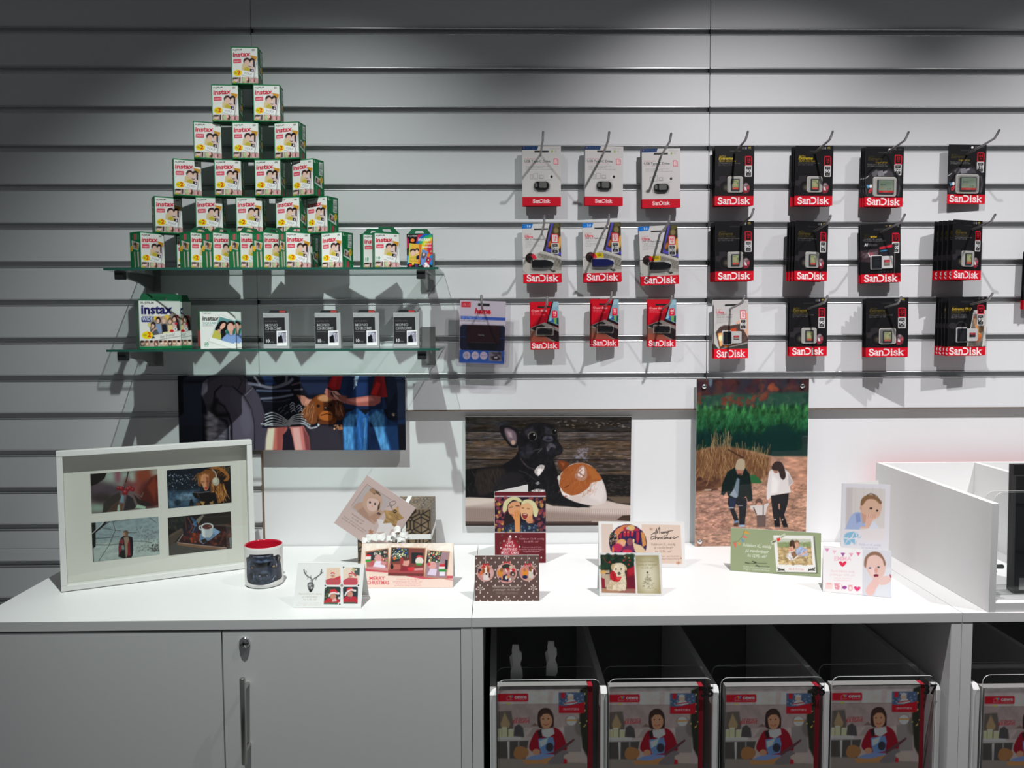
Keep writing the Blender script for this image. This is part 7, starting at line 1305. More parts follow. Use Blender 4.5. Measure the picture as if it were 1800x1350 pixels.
def baby_blue():
    a = Art(.1050, .1480, 1000, ((283, 60), (812, 78), (792, 1080), (262, 1055)), '#e6e4ea', .93, 77)
    a.poly([(330, 108), (755, 125), (748, 560), (322, 552)], '#dcd6d2'); a.poly([(330, 108), (400, 110), (390, 500), (325, 540)], '#d0c8c8', 30)
    for x in (430, 520, 620, 700): a.line([(x, 112), (x-5, 420)], 12, '#d4cdca', 14, .6)
    a.poly([(325, 545), (380, 420), (440, 378), (500, 390), (530, 470), (560, 560), (330, 565)], '#a8b8dc', 14, 1); a.poly([(430, 400), (480, 390), (490, 480), (440, 500)], '#8c9cc8', 20); a.poly([(540, 500), (640, 480), (690, 560), (540, 575)], '#dce0ec', 20)
    a.poly([(485, 340), (500, 250), (560, 200), (650, 220), (710, 280), (715, 340), (690, 420), (640, 450), (560, 430), (500, 390)], '#dcb49c', 12, 1); a.poly([(485, 300), (500, 230), (560, 190), (640, 200), (715, 260), (700, 290), (640, 240), (560, 240), (510, 300)], '#8c6848', 12, 1); a.line([(560, 190), (600, 175), (640, 200)], 10, '#6c5038', 6, .8, True); a.line([(620, 180), (660, 200), (690, 240)], 10, '#6c5038', 6, .8)
    a.poly([(490, 380), (560, 420), (560, 490), (510, 500)], '#cca08c', 14); a.ell(600, 336, 16, 12, '#3c2c2c', 0, 4); a.ell(668, 362, 14, 11, '#3c2c2c', 0, 4); a.ell(490, 330, 12, 26, '#d0a490', 0, 6); a.poly([(550, 420), (580, 395), (660, 400), (668, 440), (620, 470), (580, 550), (540, 550)], '#e4b8a4', 8, 1)
    for x in (575, 600, 625, 645): a.line([(x, 400), (x-4, 440)], 6, '#c08c7c', 4)
    a.ell(515, 552, 34, 18, '#e0b8a8', 0, 8); a.poly([(480, 560), (755, 560), (750, 690), (520, 690)], '#e9e2e2', 40)
    E1 = '#8cc0dc'
    for q in ([(300, 655), (340, 600), (355, 612), (345, 660)], [(350, 600), (420, 590), (380, 660), (350, 668)], [(425, 592), (445, 655), (395, 665)], [(440, 595), (465, 630), (455, 665)], [(302, 668), (345, 672), (312, 738)], [(350, 680), (385, 705), (370, 735), (320, 740)], [(360, 676), (425, 672), (425, 740), (392, 708)], [(460, 660), (478, 650), (470, 668)], [(478, 660), (495, 645), (490, 662)], [(305, 640), (330, 612), (310, 620)]): a.poly(q, E1)
    a.line([(440, 700), (436, 730)], 5, '#a0b8d0'); a.text('Foldekort A6, ensidig', 590, 748, 22, '#b8b8d4', 240, 0, .1, 'c', 2); a.text('på standardpapir', 590, 782, 20, '#b8b8d4', 180, 0, .1, 'c', 2)
    return a
def emma_card():
    a = Art(.1480, .1000, 1000, ((62, 760), (822, 800), (832, 1325), (70, 1255)), '#f4f0f0', .95, 78)
    a.poly([(497, 790), (830, 800), (835, 1330), (500, 1300)], '#dcdce2'); a.poly([(700, 1000), (830, 990), (830, 1320), (640, 1310)], '#e4e6ec', 40)
    a.poly([(520, 940), (540, 870), (620, 815), (700, 840), (755, 920), (750, 1040), (700, 1110), (620, 1110), (560, 1040)], '#e8c4b8', 12, 1); a.poly([(515, 960), (530, 870), (610, 812), (700, 830), (758, 930), (745, 970), (715, 890), (640, 850), (560, 880), (535, 990)], '#94705c', 14, 1); a.poly([(560, 990), (640, 990), (660, 1080), (600, 1100)], '#f0d0c8', 24)
    a.ell(582, 995, 15, 10, '#5c6c94', 0, 4); a.ell(678, 985, 15, 10, '#4c4c5c', 0, 4); a.ell(650, 1020, 18, 30, '#dca094', 0, 14); a.poly([(622, 1075), (650, 1062), (680, 1072), (670, 1092), (640, 1095)], '#8c2444', 5, 1); a.poly([(655, 1090), (690, 1140), (690, 1165), (660, 1140)], '#cc4c4c', 8)
    a.poly([(610, 1130), (660, 1090), (690, 1160), (650, 1230), (620, 1290), (560, 1290), (540, 1230)], '#ecc4bc', 10, 1); a.poly([(680, 1110), (780, 1080), (825, 1120), (780, 1170), (700, 1180)], '#eccac2', 12, 1); a.line([(810, 1070), (820, 1095)], 14, '#b84050', 6)
    for x, c, y in ((105, '#dc8cb8', 805), (185, '#f0c8d4', 825), (278, '#a45ca0', 850), (368, '#ecaac0', 852), (448, '#e06c94', 842)): a.poly([(x-25, y-20), (x+25, y-18), (x+2, y+24)], c)
    a.text('EMMA', 278, 918, 46, '#f0bcc8', 190, .01, 0, 'c'); a.poly([(278, 985), (238, 945), (242, 928), (262, 926), (278, 942), (296, 926), (316, 928), (318, 946)], '#e42c50', 3, 1)
    for y, t, w in ((1045, 'Klassisk foldekort, ensidig', 260), (1085, 'på fotopapir 13,90,- stk*', 275), (1118, '*Kommer i sett på 10 kort, konvolutter', 190), (1140, 'og tillegg tilkommer', 190)): a.text(t, 280, y, 22 if y < 1100 else 14, '#f0c0c0', w, 0, .1, 'c', 2)
    a.rect(98, 1165, 175, 1228, '#f4d8d4'); a.rect(110, 1162, 160, 1180, '#f0b8b8'); a.poly([(190, 1165), (260, 1168), (245, 1238), (205, 1232)], '#e89ca8'); a.dots(8, (195, 1170, 255, 1230), 6, 10, ['#f4dcdc', '#dc7c8c'], 2); a.ell(304, 1212, 26, 18, '#a04c98'); a.line([(275, 1180), (272, 1240)], 6, '#e8b8c4'); a.ell(368, 1220, 26, 30, '#e8a4a4'); a.ell(368, 1220, 16, 20, '#f4e4e4'); a.rect(345, 1185, 390, 1196, '#e8a4a4'); a.poly([(443, 1252), (408, 1218), (412, 1202), (430, 1200), (443, 1212), (458, 1202), (474, 1206), (478, 1222)], '#e8407c', 3, 1)
    return a
def pink_card():
    a = Art(.150, .150, 900, ((725, 88), (1150, 375), (865, 772), (440, 485)), '#cdb6b2', .97, 79)
    a.line([(725, 165), (935, 300)], 4, '#8c7c78'); a.line([(725, 165), (590, 345)], 4, '#8c7c78')
    a.poly([(728, 172), (930, 305), (790, 505), (585, 362)], '#bdb0b0'); a.poly([(600, 355), (640, 320), (690, 310), (830, 380), (880, 400), (790, 505)], '#c09c88', 8); a.poly([(640, 390), (700, 350), (760, 470), (790, 505), (700, 445)], '#b08c7c', 14)
    a.poly([(690, 340), (700, 270), (750, 220), (820, 240), (858, 290), (850, 360), (800, 400), (730, 400)], '#c8a490', 8, 1); a.poly([(725, 320), (745, 285), (800, 290), (830, 320), (825, 370), (780, 395), (735, 375)], '#dcbcb0', 8, 1); a.ell(752, 318, 9, 10, '#3c3434', 0, 3); a.ell(796, 332, 9, 10, '#3c3434', 0, 3); a.ell(772, 350, 8, 7, '#d09c94', 0, 4); a.poly([(745, 215), (770, 200), (830, 235), (850, 270), (800, 240), (790, 255)], '#6c5444', 6); a.ell(775, 222, 30, 16, '#a88468', 30, 8); a.poly([(820, 350), (840, 310), (836, 370), (815, 395)], '#4c3c38', 6); a.poly([(760, 440), (830, 400), (850, 420), (790, 455)], '#5c4840', 8); a.poly([(740, 440), (800, 410), (840, 430), (800, 490)], '#b48c78', 8)
    star = [(998, 355), (1003, 410), (1050, 460), (995, 478), (970, 545), (935, 495), (865, 500), (890, 445), (872, 385), (940, 395)]
    a.poly([(x-60, y+75) for x, y in star], '#e4dcdc', 4); a.poly(star, '#b08c5c', 2); a.grain(star, .3, 40, 8); a.ell(970, 400, 15, 15, '#2c2420', 0, 3); a.ell(970, 400, 7, 7, '#a08058'); a.line([(940, 370), (920, 330), (960, 310), (975, 330), (930, 360)], 4, '#5c5048', 2, 1, True); a.line([(900, 360), (935, 340), (950, 395)], 3, '#6c6058', 2)
    a.poly([(755, 540), (765, 558), (788, 560), (775, 572), (778, 592), (760, 580), (740, 586), (748, 568), (738, 552), (754, 555)], '#b08060')
    for x, y, t, w in ((592, 415, 'Kvadratisk kort', 130), (592, 448, 'fra 12,90,- stk*', 110), (520, 432, '*Kommer i sett på 10 kort, konvolutter', 240), (505, 445, 'og eventuelt tillegg for designmal', 230)): a.text(t, x, y, 14 if w < 200 else 10, '#7c6c6c', w, 0, .15, 'l', 34)
    return a
def mug_art():
    a = Art(.130, .088, 1000, ((45, 300), (1045, 300), (1045, 1205), (45, 1205)), '#c4c2c0', 1.5, 80)
    a.poly([(165, 520), (240, 470), (270, 410), (360, 400), (690, 405), (730, 470), (840, 470), (900, 560), (890, 660), (920, 800), (950, 1000), (940, 1100), (760, 1130), (520, 1180), (280, 1160), (180, 1100), (160, 900), (170, 700)], '#1c1e26', 10, 1)
    a.poly([(220, 560), (300, 480), (480, 460), (700, 490), (790, 620), (810, 800), (780, 1000), (700, 1130), (500, 1170), (320, 1130), (240, 1000), (215, 780)], '#252b38', 30, 1); a.poly([(340, 430), (690, 430), (660, 470), (350, 470)], '#5c606c', 12); a.line([(360, 425), (640, 425)], 18, '#0c0c10', 8)
    a.poly([(350, 590), (480, 620), (660, 590), (640, 680), (560, 720), (430, 720), (370, 660)], '#08090c', 24, 1); a.poly([(440, 540), (520, 560), (600, 530), (720, 590), (650, 600), (480, 600), (360, 600)], '#4a586c', 30, 0, .8); a.ell(500, 540, 12, 14, '#0c0e12', 0, 6)
    a.poly([(230, 600), (290, 560), (280, 700), (250, 900), (225, 850)], '#4c586c', 24, 0, .8); a.poly([(770, 580), (800, 640), (800, 780), (780, 760)], '#8c94a4', 10, 0, .7); a.line([(345, 880), (345, 1040)], 26, '#4c6074', 20, .8); a.poly([(250, 900), (340, 860), (330, 1020), (270, 1060)], '#101218', 30)
    for x, y in ((312, 735), (722, 735)): a.ell(x, y, 52, 40, '#0c0a0c', 0, 10); a.ell(x+6, y+4, 26, 22, '#8c6c4c', 0, 8); a.ell(x+4, y, 12, 12, '#1c1410', 0, 4); a.ell(x-8, y-8, 6, 6, '#c8b8a0', 0, 2)
    a.poly([(400, 860), (520, 800), (640, 850), (660, 960), (620, 1040), (520, 1060), (420, 1020), (390, 930)], '#343a48', 24, 1); a.poly([(430, 900), (470, 880), (510, 900), (590, 890), (620, 930), (590, 970), (520, 960), (460, 970), (430, 940)], '#12141a', 10, 1); a.ell(460, 945, 24, 16, '#7c8490', 0, 10); a.ell(600, 945, 14, 16, '#6c7480', 0, 8); a.line([(515, 960), (510, 1050), (450, 1090)], 12, '#0a0b0e', 6); a.line([(510, 1050), (580, 1090)], 12, '#0a0b0e', 6); a.line([(740, 1000), (700, 1080)], 9, '#8c98a8', 5); a.line([(760, 980), (770, 1060)], 9, '#5c6878', 5)
    a.poly([(800, 520), (880, 560), (890, 640), (830, 640)], '#18161a', 8); a.ell(845, 580, 26, 50, '#5c4640', 20, 16); a.line([(830, 560), (860, 540)], 8, '#a8907c', 4); a.poly([(900, 680), (940, 860), (940, 1050), (860, 1080), (840, 800)], '#22242c', 20); a.grain([(200, 520), (300, 440), (680, 440), (800, 560), (880, 700), (920, 1000), (760, 1110), (520, 1150), (300, 1130), (190, 1000)], .5, 50)
    return a
def gift_art():
    a = Art(.40, .30, 700, ((0, 0), (400, 0), (400, 300), (0, 300)), '#84715a', .97, 81)
    a.grain(None, .18, 24, 60)
    L = '#2e2a2a'; s = 26.0
    for r in range(-1, 8):
        for k in range(-1, 10):
            x = k*2*s*.87+(s*.87 if r % 2 else 0); y = r*1.5*s
            h = [(x+s*.8*math.cos(math.radians(60*t+30)), y+s*.8*math.sin(math.radians(60*t+30))) for t in range(7)]
            a.line(h, 3.2, L); h2 = [(x+s*.42*math.cos(math.radians(60*t+30)), y+s*.42*math.sin(math.radians(60*t+30))) for t in range(7)]
            if (k+r) % 2: a.line(h2, 3.0, L)
            else:
                for t in range(6): a.line([(x, y), h[t]], 2.6, L)
            for t in range(6): a.line([h[t], (x+s*1.0*math.cos(math.radians(60*t+30)), y+s*1.0*math.sin(math.radians(60*t+30)))], 3.0, L)
    return a
def brochure_art():
    a = Art(.190, .2780, 750, ((175, 600), (1010, 600), (1000, 1820), (170, 1820)), '#8a7f7c', 3.3, 82)
    a.rect(160, 590, 1020, 640, '#77716f'); a.rect(160, 640, 1020, 780, '#8c8280'); a.rect(460, 650, 640, 775, '#96908c', 20); a.rect(690, 650, 740, 780, '#9a9290', 10); a.rect(160, 775, 1020, 1000, '#7c6f6d', 20); a.line([(160, 775), (1020, 778)], 6, '#6c6260'); a.grain([(160, 590), (1020, 590), (1020, 1100), (160, 1100)], .12, 60)
    a.poly([(180, 840), (300, 835), (320, 960), (310, 1080), (175, 1080)], '#4c4642', 16); a.poly([(200, 960), (240, 850), (290, 960), (280, 1000), (210, 1000)], '#7c6a50', 14); a.poly([(320, 1080), (330, 990), (370, 965), (410, 1000), (420, 1090)], '#3c393a', 10); a.poly([(480, 985), (520, 955), (560, 990)], '#5c4c44', 10); a.poly([(440, 1090), (500, 1000), (580, 1000), (560, 1090)], '#7a706e', 20)
    for x0, x1, y in ((178, 208, 1005), (212, 262, 992), (272, 320, 1010)): a.rr(x0, y, x1, 1085, 6, '#b09c74'); a.ell((x0+x1)/2, y+8, (x1-x0)/2, 8, '#cbb88c', 0, 4)
    a.poly([(175, 1085), (390, 1088), (388, 1112), (172, 1108)], '#9a9694'); a.poly([(172, 1108), (460, 1112), (400, 1128), (172, 1126)], '#8a8684'); a.poly([(172, 1128), (460, 1125), (420, 1350), (172, 1350)], '#3e3b39', 14); a.poly([(260, 1130), (282, 1130), (280, 1330), (268, 1330)], '#a09c9a'); a.rect(360, 1126, 374, 1180, '#6c6866'); a.poly([(165, 1290), (480, 1300), (1000, 1350), (1000, 1820), (165, 1820)], '#6c645e', 20)
    a.poly([(790, 990), (940, 985), (950, 1240), (800, 1240)], '#6c6664', 12); a.ell(950, 1000, 60, 90, '#5a5450', 0, 30); a.poly([(940, 640), (1010, 610), (1010, 1300), (960, 1200), (930, 850)], '#25261f', 20); a.dots(14, (930, 640, 1005, 1000), 6, 12, ['#b0642c', '#8c4c28', '#c8a050'], 4, .8)
    a.poly([(178, 672), (450, 672), (460, 682), (460, 738), (450, 748), (178, 745)], '#8c1420'); a.line([(262, 735), (262, 705), (285, 690)], 7, '#c85060'); a.poly([(285, 690), (300, 690), (296, 720)], '#d89028'); a.poly([(298, 690), (320, 688), (308, 720)], '#3c6cb0'); a.text('cewe', 332, 718, 34, '#dcd0d0', 112, .02); a.text('BEST IN PRINT', 262, 736, 10, '#b88088', 185); a.ell(275, 766, 16, 8, '#b0a030', 0, 3); a.text('fotobok', 305, 772, 14, '#a8a0a0', 120)
    a.poly([(742, 665), (980, 668), (980, 860), (742, 862)], '#3c4c64'); a.dots(40, (745, 668, 978, 780), 4, 10, ['#6c7c90', '#8c98a8', '#2c3848'], 3, .6); a.poly([(742, 790), (800, 798), (920, 775), (980, 760), (980, 866), (742, 862)], '#8c1420', 4); a.rect(762, 668, 800, 720, '#8c1c28'); a.ell(852, 715, 30, 30, '#b08070', 0, 5); a.ell(852, 692, 26, 14, '#c8c0bc', 0, 4); a.poly([(790, 780), (830, 740), (880, 735), (920, 765), (850, 785)], '#b8b0ac', 6); a.line([(800, 770), (905, 755)], 12, '#7c3038', 4); a.text('CEWE FOTOBOK', 782, 838, 20, '#c8b0b0', 150, .01)
    a.text('DET PERFEKTE', 325, 925, 20, '#7c2c30', 145, .01); a.text('JULEGAVE', 315, 955, 28, '#8c2028', 155, .02)
    a.ell(858, 938, 54, 52, '#5c5450'); a.ell(858, 938, 48, 47, '#aaa29e'); a.rect(808, 925, 910, 940, '#a86c40'); a.text('GAVE', 858, 962, 18, '#8c8078', 50, 0, 0, 'c')
    # girl with a photo book
    a.poly([(545, 900), (560, 840), (610, 812), (660, 825), (690, 880), (695, 960), (680, 1000), (560, 1000)], '#2c201e', 8, 1); a.poly([(570, 900), (600, 870), (650, 870), (680, 920), (670, 980), (630, 1012), (585, 990)], '#a06c54', 10, 1); a.ell(596, 918, 8, 6, '#2c1c18', 0, 3); a.ell(644, 916, 8, 6, '#2c1c18', 0, 3); a.line([(600, 968), (622, 978), (645, 966)], 8, '#7c3c34', 4, 1, True); a.poly([(560, 860), (610, 825), (660, 850), (680, 900), (650, 868), (600, 868), (575, 900)], '#33241f', 8)
    a.poly([(465, 1200), (500, 1080), (550, 1020), (600, 1060), (690, 1000), (760, 1040), (800, 1130), (810, 1220), (700, 1260), (560, 1260)], '#701420', 10, 1); a.poly([(540, 1040), (580, 1010), (585, 1090), (560, 1100)], '#241c20', 8); a.poly([(580, 1030), (690, 1005), (700, 1060), (640, 1100), (590, 1080)], '#b4aaa6', 8); a.line([(640, 1030), (642, 1090)], 5, '#8c827e', 3)
    a.poly([(550, 1110), (685, 1090), (700, 1150), (690, 1240), (580, 1260), (555, 1180)], '#50688c', 6); a.poly([(560, 1130), (640, 1100), (620, 1160), (570, 1190)], '#8ca4bc', 16); a.ell(655, 1190, 36, 44, '#2c2c34', 0, 10); a.poly([(690, 1240), (880, 1110), (890, 1125), (720, 1270), (690, 1270)], '#4c3034', 5); a.poly([(440, 1290), (560, 1250), (700, 1260), (640, 1310), (480, 1310)], '#5c6c98', 10)
    a.poly([(320, 1260), (340, 1190), (400, 1180), (460, 1220), (440, 1280), (360, 1300)], '#7c5838', 8, 1); a.poly([(400, 1310), (560, 1310), (720, 1270), (640, 1350), (420, 1350)], '#8c6440', 10); a.poly([(690, 1280), (780, 1220), (830, 1250), (810, 1340), (640, 1350)], '#5c5658', 12, 1); a.poly([(790, 1270), (880, 1250), (930, 1290), (900, 1340), (810, 1330)], '#8c8078', 12, 1); a.poly([(790, 1300), (815, 1310), (815, 1350), (780, 1350)], '#8c1c24', 6); a.ell(530, 1235, 36, 30, '#9c6c54', 0, 10)
    return a
# ------------------------------------------------------------------ posters
def fitmesh(a, W, H, name='printed_front', bend=None):
    a.W, a.H = W, H; return a.mesh(name, bend)
def poster(name, label, art, corners, Y, th, pm, edge, z0=None):
    P = [onY(*c, Y) for c in corners]; W = ((P[1][0]-P[0][0])+(P[2][0]-P[3][0]))/2; H = ((P[0][2]+P[1][2])-(P[2][2]+P[3][2]))/2
    X = sum(p[0] for p in P)/4; z = (P[2][2]+P[3][2])/2
    if z0 is not None: H += z-z0; z = z0
    tilt = -math.atan2((P[1][2]-P[0][2]+P[2][2]-P[3][2])/2, W) if z0 is None else 0
    t = thing(name, label, 'poster', (X, Y, z), (0, tilt, 0))
    obj('panel', MB().box(-W/2, W/2, .0003, th, 0, H, b=.0004).mesh('panel'), edge, t)
    obj('printed_front', fitmesh(art(), W-.0004, H-.0004), pm, t, (0, 0, .0002))
    return t, W, H
M_PANEL = mat('white_panel', (0.72, 0.72, 0.72), 0.4, vary=0.02, scale=100)
M_CLEARP = mat('clear_edge_panel', (0.35, 0.38, 0.38), 0.15, vary=0.05, scale=100)
t, W, H = poster('photo_poster', 'wide dark poster of a spaniel between two seated children on a sofa', sofa_art, ((312, 660.5), (712.3, 661), (713, 791.3), (314.5, 791.5)), -.0135, .0105, P_SATIN, M_PANEL)
t, W, H = poster('photo_poster', 'poster of a black bulldog and a ginger cat before wooden planks', dogcat_art, ((817, 732.5), (1109, 732.5), (1108, 924), (817.6, 924.5)), .0060, .0110, P_SATIN, M_PANEL)
t, W, H = poster('photo_poster', 'tall glossy poster of a family walking hand in hand before a forest', forest_art, ((1217, 666.2), (1414.6, 665.6), (1424, 961), (1229.5, 962)), -.022, .006, P_ACRYLIC, M_CLEARP, ZC+.0004)
stud = MB().lathe([(0, -.0072), (.0035, -.0068), (.0062, -.005), (.0072, -.002), (.0072, 0), (.004, 0), (.004, .0215)], 24, axis='y').mesh('chrome_stud')
for x, z in ((-W/2+.0195, H-.0195), (W/2-.0185, H-.0195), (-W/2+.0125, .0135), (W/2-.0125, .0135)):
    obj('chrome_stud', stud, M_CHROME, t, (x, 0, z))

# ------------------------------------------------------------------ framed photos
psi = math.atan2(.1836, .3830); lean = math.radians(3)
Mf = Matrix.Translation((-.7930, -.2788, ZC+.0017)) @ Matrix.Rotation(psi, 4, 'Z') @ Matrix.Rotation(-lean, 4, 'X')
t = thing('picture_frame', 'deep white picture frame holding four photographs, standing on the cupboard', 'picture frame'); t.matrix_world = Mf
M_FRAME = mat('white_lacquered_wood', (0.76, 0.765, 0.74), 0.3, vary=0.012, scale=50, bump=0.03)
M_MAT = mat('cream_mat_board', (0.77, 0.765, 0.70), 0.8, vary=0.01, scale=200)
FW, FH, FD, FT = .4255, .3170, .030, .0125
for nm, b in (('frame_rail', (-FW/2, FW/2, 0, FD, FH-FT, FH)), ('frame_rail', (-FW/2, FW/2, 0, FD, 0, FT)), ('frame_stile', (-FW/2, -FW/2+FT, 0.0004, FD, FT+.0002, FH-FT-.0002)), ('frame_stile', (FW/2-FT, FW/2, 0.0004, FD, FT+.0002, FH-FT-.0002))):
    obj(nm, MB().box(*b, b=.0010).mesh(nm), M_FRAME, t)
obj('back_board', MB().box(-FW/2+FT, FW/2-FT, .0265, .0295, FT, FH-FT).mesh('back_board'), M_EDGE, t)
obj('mat_board', MB().box(-FW/2+FT+.0003, FW/2-FT-.0003, .0235, .0262, FT+.0003, FH-FT-.0003).mesh('mat_board'), M_MAT, t)
obj('glass_pane', MB().box(-FW/2+FT+.0003, FW/2-FT-.0003, .0040, .0058, FT+.0003, FH-FT-.0003).mesh('glass_pane'), clear('picture_glass', (.975, .98, .975)), t)
Mi = Mf.inverted(); nrm = np.array(Mf.to_3x3() @ Vector((0, -1, 0))); p0 = np.array(Mf @ Vector((0, .0230, 0)))
for art, q in ((berries_art, (283, 295, 765, 268, 770, 548, 290, 577)), (girl_art, (832, 268, 1290, 243, 1296, 512, 838, 540)), (snow_art, (292, 645, 774, 610, 777, 885, 297, 925)), (cocoa_art, (840, 606, 1295, 575, 1298, 840, 845, 880))):
    L = [Mi @ Vector(onPlane(90+q[i]/4.091, 760+q[i+1]/4.091, p0, nrm)) for i in (0, 2, 4, 6)]
    x0, x1 = (L[0].x+L[3].x)/2, (L[1].x+L[2].x)/2; z1, z0 = (L[0].z+L[1].z)/2, (L[2].z+L[3].z)/2
    lb = {'berries_art': 'photo of red berries', 'girl_art': 'photo of a girl with white ear muffs', 'snow_art': 'photo of a person under snowy trees', 'cocoa_art': 'photo of a white cup on a tray'}[art.__name__]
    o = obj('photograph', fitmesh(art(), x1-x0, z1-z0, 'photograph'), P_SATIN, t, ((x0+x1)/2, .0231, z0)); o['label'] = lb

# ------------------------------------------------------------------ mug
M_CERAMIC = mat('white_glazed_ceramic', (0.80, 0.795, 0.78), 0.12, vary=0.01, scale=60)
M_REDGLAZE = mat('red_glaze', (0.55, 0.012, 0.035), 0.12, vary=0.03, scale=60)
MR, MH = .0432, .0945
t = thing('mug', 'white mug with red inside and a black dog portrait printed on it', 'mug', (-.5445, -.3165, ZC+.0002))
obj('body', MB().lathe([(0, .0), (MR-.006, .0), (MR-.004, .0008), (MR-.0006, .004), (MR, .008), (MR, MH-.002), (MR-.0006, MH-.0006)], 64).mesh('body'), M_CERAMIC, t)
obj('red_lining', MB().lathe([(MR-.0006, MH-.0007), (MR-.0016, MH), (MR-.003, MH-.0006), (MR-.0036, MH-.004), (MR-.0036, .010), (MR-.008, .006), (0, .0055)], 64).mesh('red_lining'), M_REDGLAZE, t)
hd = MB(); ang = math.radians(72); ca, sa = math.cos(ang), math.sin(ang)
hd.tube([((MR-.002+o)*ca, (MR-.002+o)*sa, z) for o, z in ((0, .074), (.014, .0755), (.025, .068), (.0285, .052), (.025, .034), (.014, .022), (0, .021))], .0052, 12)
obj('handle', hd.mesh('handle'), M_CERAMIC, t)
A0 = math.atan2(-1.9, .545)
def bendmug(v):
    o = v.copy(); a = A0+v[..., 0]/(MR+.0002); o[..., 0] = (MR+.0002)*np.cos(a); o[..., 1] = (MR+.0002)*np.sin(a); return o
a = mug_art(); obj('printed_picture', fitmesh(a, .122, .0815, 'printed_picture', bendmug), P_GLOSS, t, (0, 0, .0075))

# ------------------------------------------------------------------ wrapped gift, and the pink card leaning on it
gx0, gx1, gy0, gy1, gh = -.3507, -.1680, -.180, -.022, .1420
t = thing('gift_box', 'gift box wrapped in brown patterned paper with a white ribbon', 'gift box', ((gx0+gx1)/2, (gy0+gy1)/2, ZC+.0002))
GWd, GD = gx1-gx0, gy1-gy0
obj('box_body', MB().box(-GWd/2, GWd/2, -GD/2, GD/2, 0, gh, b=.0012).mesh('box_body'), mat('brown_wrapping', (0.23, 0.165, 0.10), 0.45, vary=0.15, scale=60), t)
def crop(a, x0, x1, y0, y1, W, H):
    b = Art(W, H, 10, None); b.a = a.a[y0:y1, x0:x1].copy(); b.ny, b.nx = b.a.shape[:2]; b.gain = a.gain; return b
ga = gift_art()
nW, nD, nH = int(GWd*700), int(GD*700), int(gh*700)
obj('wrapping_front', crop(ga, 0, nW, 0, nH, GWd-.002, gh-.002).mesh('wrapping_front'), P_SATIN, t, (0, -GD/2-.0003, .001))
obj('wrapping_side', crop(ga, nW, nW+nD, 0, nH, GD-.002, gh-.002).mesh('wrapping_side'), P_SATIN, t, (GWd/2+.0003, 0, .001), (0, 0, math.pi/2))
obj('wrapping_top', crop(ga, 0, nW, 90, 90+nD, GWd-.002, GD-.002).mesh('wrapping_top'), P_SATIN, t, (0, -GD/2+.001, gh+.0003), (-math.pi/2, 0, 0))
M_RIB = mat('white_satin_ribbon', (0.82, 0.82, 0.80), 0.5, vary=0.03, scale=400)
rz, rx = .073, .024
o = .0012
rb = MB().box(-GWd/2-o, GWd/2+o, -GD/2-o, -GD/2-.0005, rz-.0065, rz+.0065).box(GWd/2+.0005, GWd/2+o, -GD/2-o, GD/2+o, rz-.0065, rz+.0065).box(-GWd/2-o, -GWd/2-.0005, -GD/2-o, GD/2+o, rz-.0065, rz+.0065).box(-GWd/2-o, GWd/2+o, GD/2+.0005, GD/2+o, rz-.0065, rz+.0065)
rb.box(rx-.0055, rx+.0055, -GD/2-o*1.3, -GD/2-.0005, 0, gh+o).box(rx-.0055, rx+.0055, -GD/2-o, GD/2+o, gh+.0005, gh+o*1.3)
obj('ribbon', rb.mesh('ribbon'), M_RIB, t)
def loop(c, r1, r2, rot, w, n=18, open_=0.0, tip=1.05):
    """a curled band of ribbon"""
    m = MB(); v = []; cr, sr = math.cos(rot), math.sin(rot)
    for i in range(n+1):
        th = 2*math.pi*(1-open_)*i/n
        x, z = r1*math.cos(th), r2*math.sin(th); x, z = x*cr-z*sr, x*sr+z*cr
        for y in (-w/2, w/2):           # the band leans over so that its face shows
            y2 = y+.003*math.sin(th*2); v.append((c[0]+x, c[1]+y2*math.cos(tip)-z*math.sin(tip), c[2]+y2*math.sin(tip)+z*math.cos(tip)))
    m.add(v, [(2*i, 2*i+1, 2*i+3, 2*i+2) for i in range(n)], 0, True)
    return m
by = -GD/2-.017
for c, r1, r2, rot, w in (((-.052, by, .076), .017, .0105, .15, .012), ((-.030, by-.004, .079), .013, .0085, -.35, .012), ((-.006, by-.002, .074), .012, .008, .3, .011), ((.010, by+.002, .094), .0115, .0085, .9, .011), ((.026, by, .083), .012, .0085, -.8, .011), ((.020, by-.006, .071), .011, .008, .5, .011), ((-.066, by-.002, .070), .011, .007, -.2, .011), ((.002, by-.008, .082), .009, .007, 1.2, .010)):
    obj('bow_loop', loop(c, r1, r2, rot, w*1.05, tip=.75+r1*30).mesh('bow_loop'), M_RIB, t)
P = [onY(x, y, -.1835) for x, y in ((645, 837.6), (730, 895), (673, 974.4), (588, 917))]
ang = math.atan2(P[1][2]-P[0][2], P[1][0]-P[0][0]); S = .1455; cx = sum(p[0] for p in P)/4; cz = sum(p[2] for p in P)/4
t = thing('greeting_card', 'square pale pink card with a baby and a wooden star, set on its corner', 'greeting card', (cx+S/2*math.sin(ang), -.1836, cz-S/2*math.cos(ang)), (0, -ang, 0))
obj('card_sheet', MB().box(-S/2, S/2, .0004, .0012, 0, S).mesh('card_sheet'), M_PAPER, t)
obj('printed_front', fitmesh(pink_card(), S, S), P_MATTE, t)

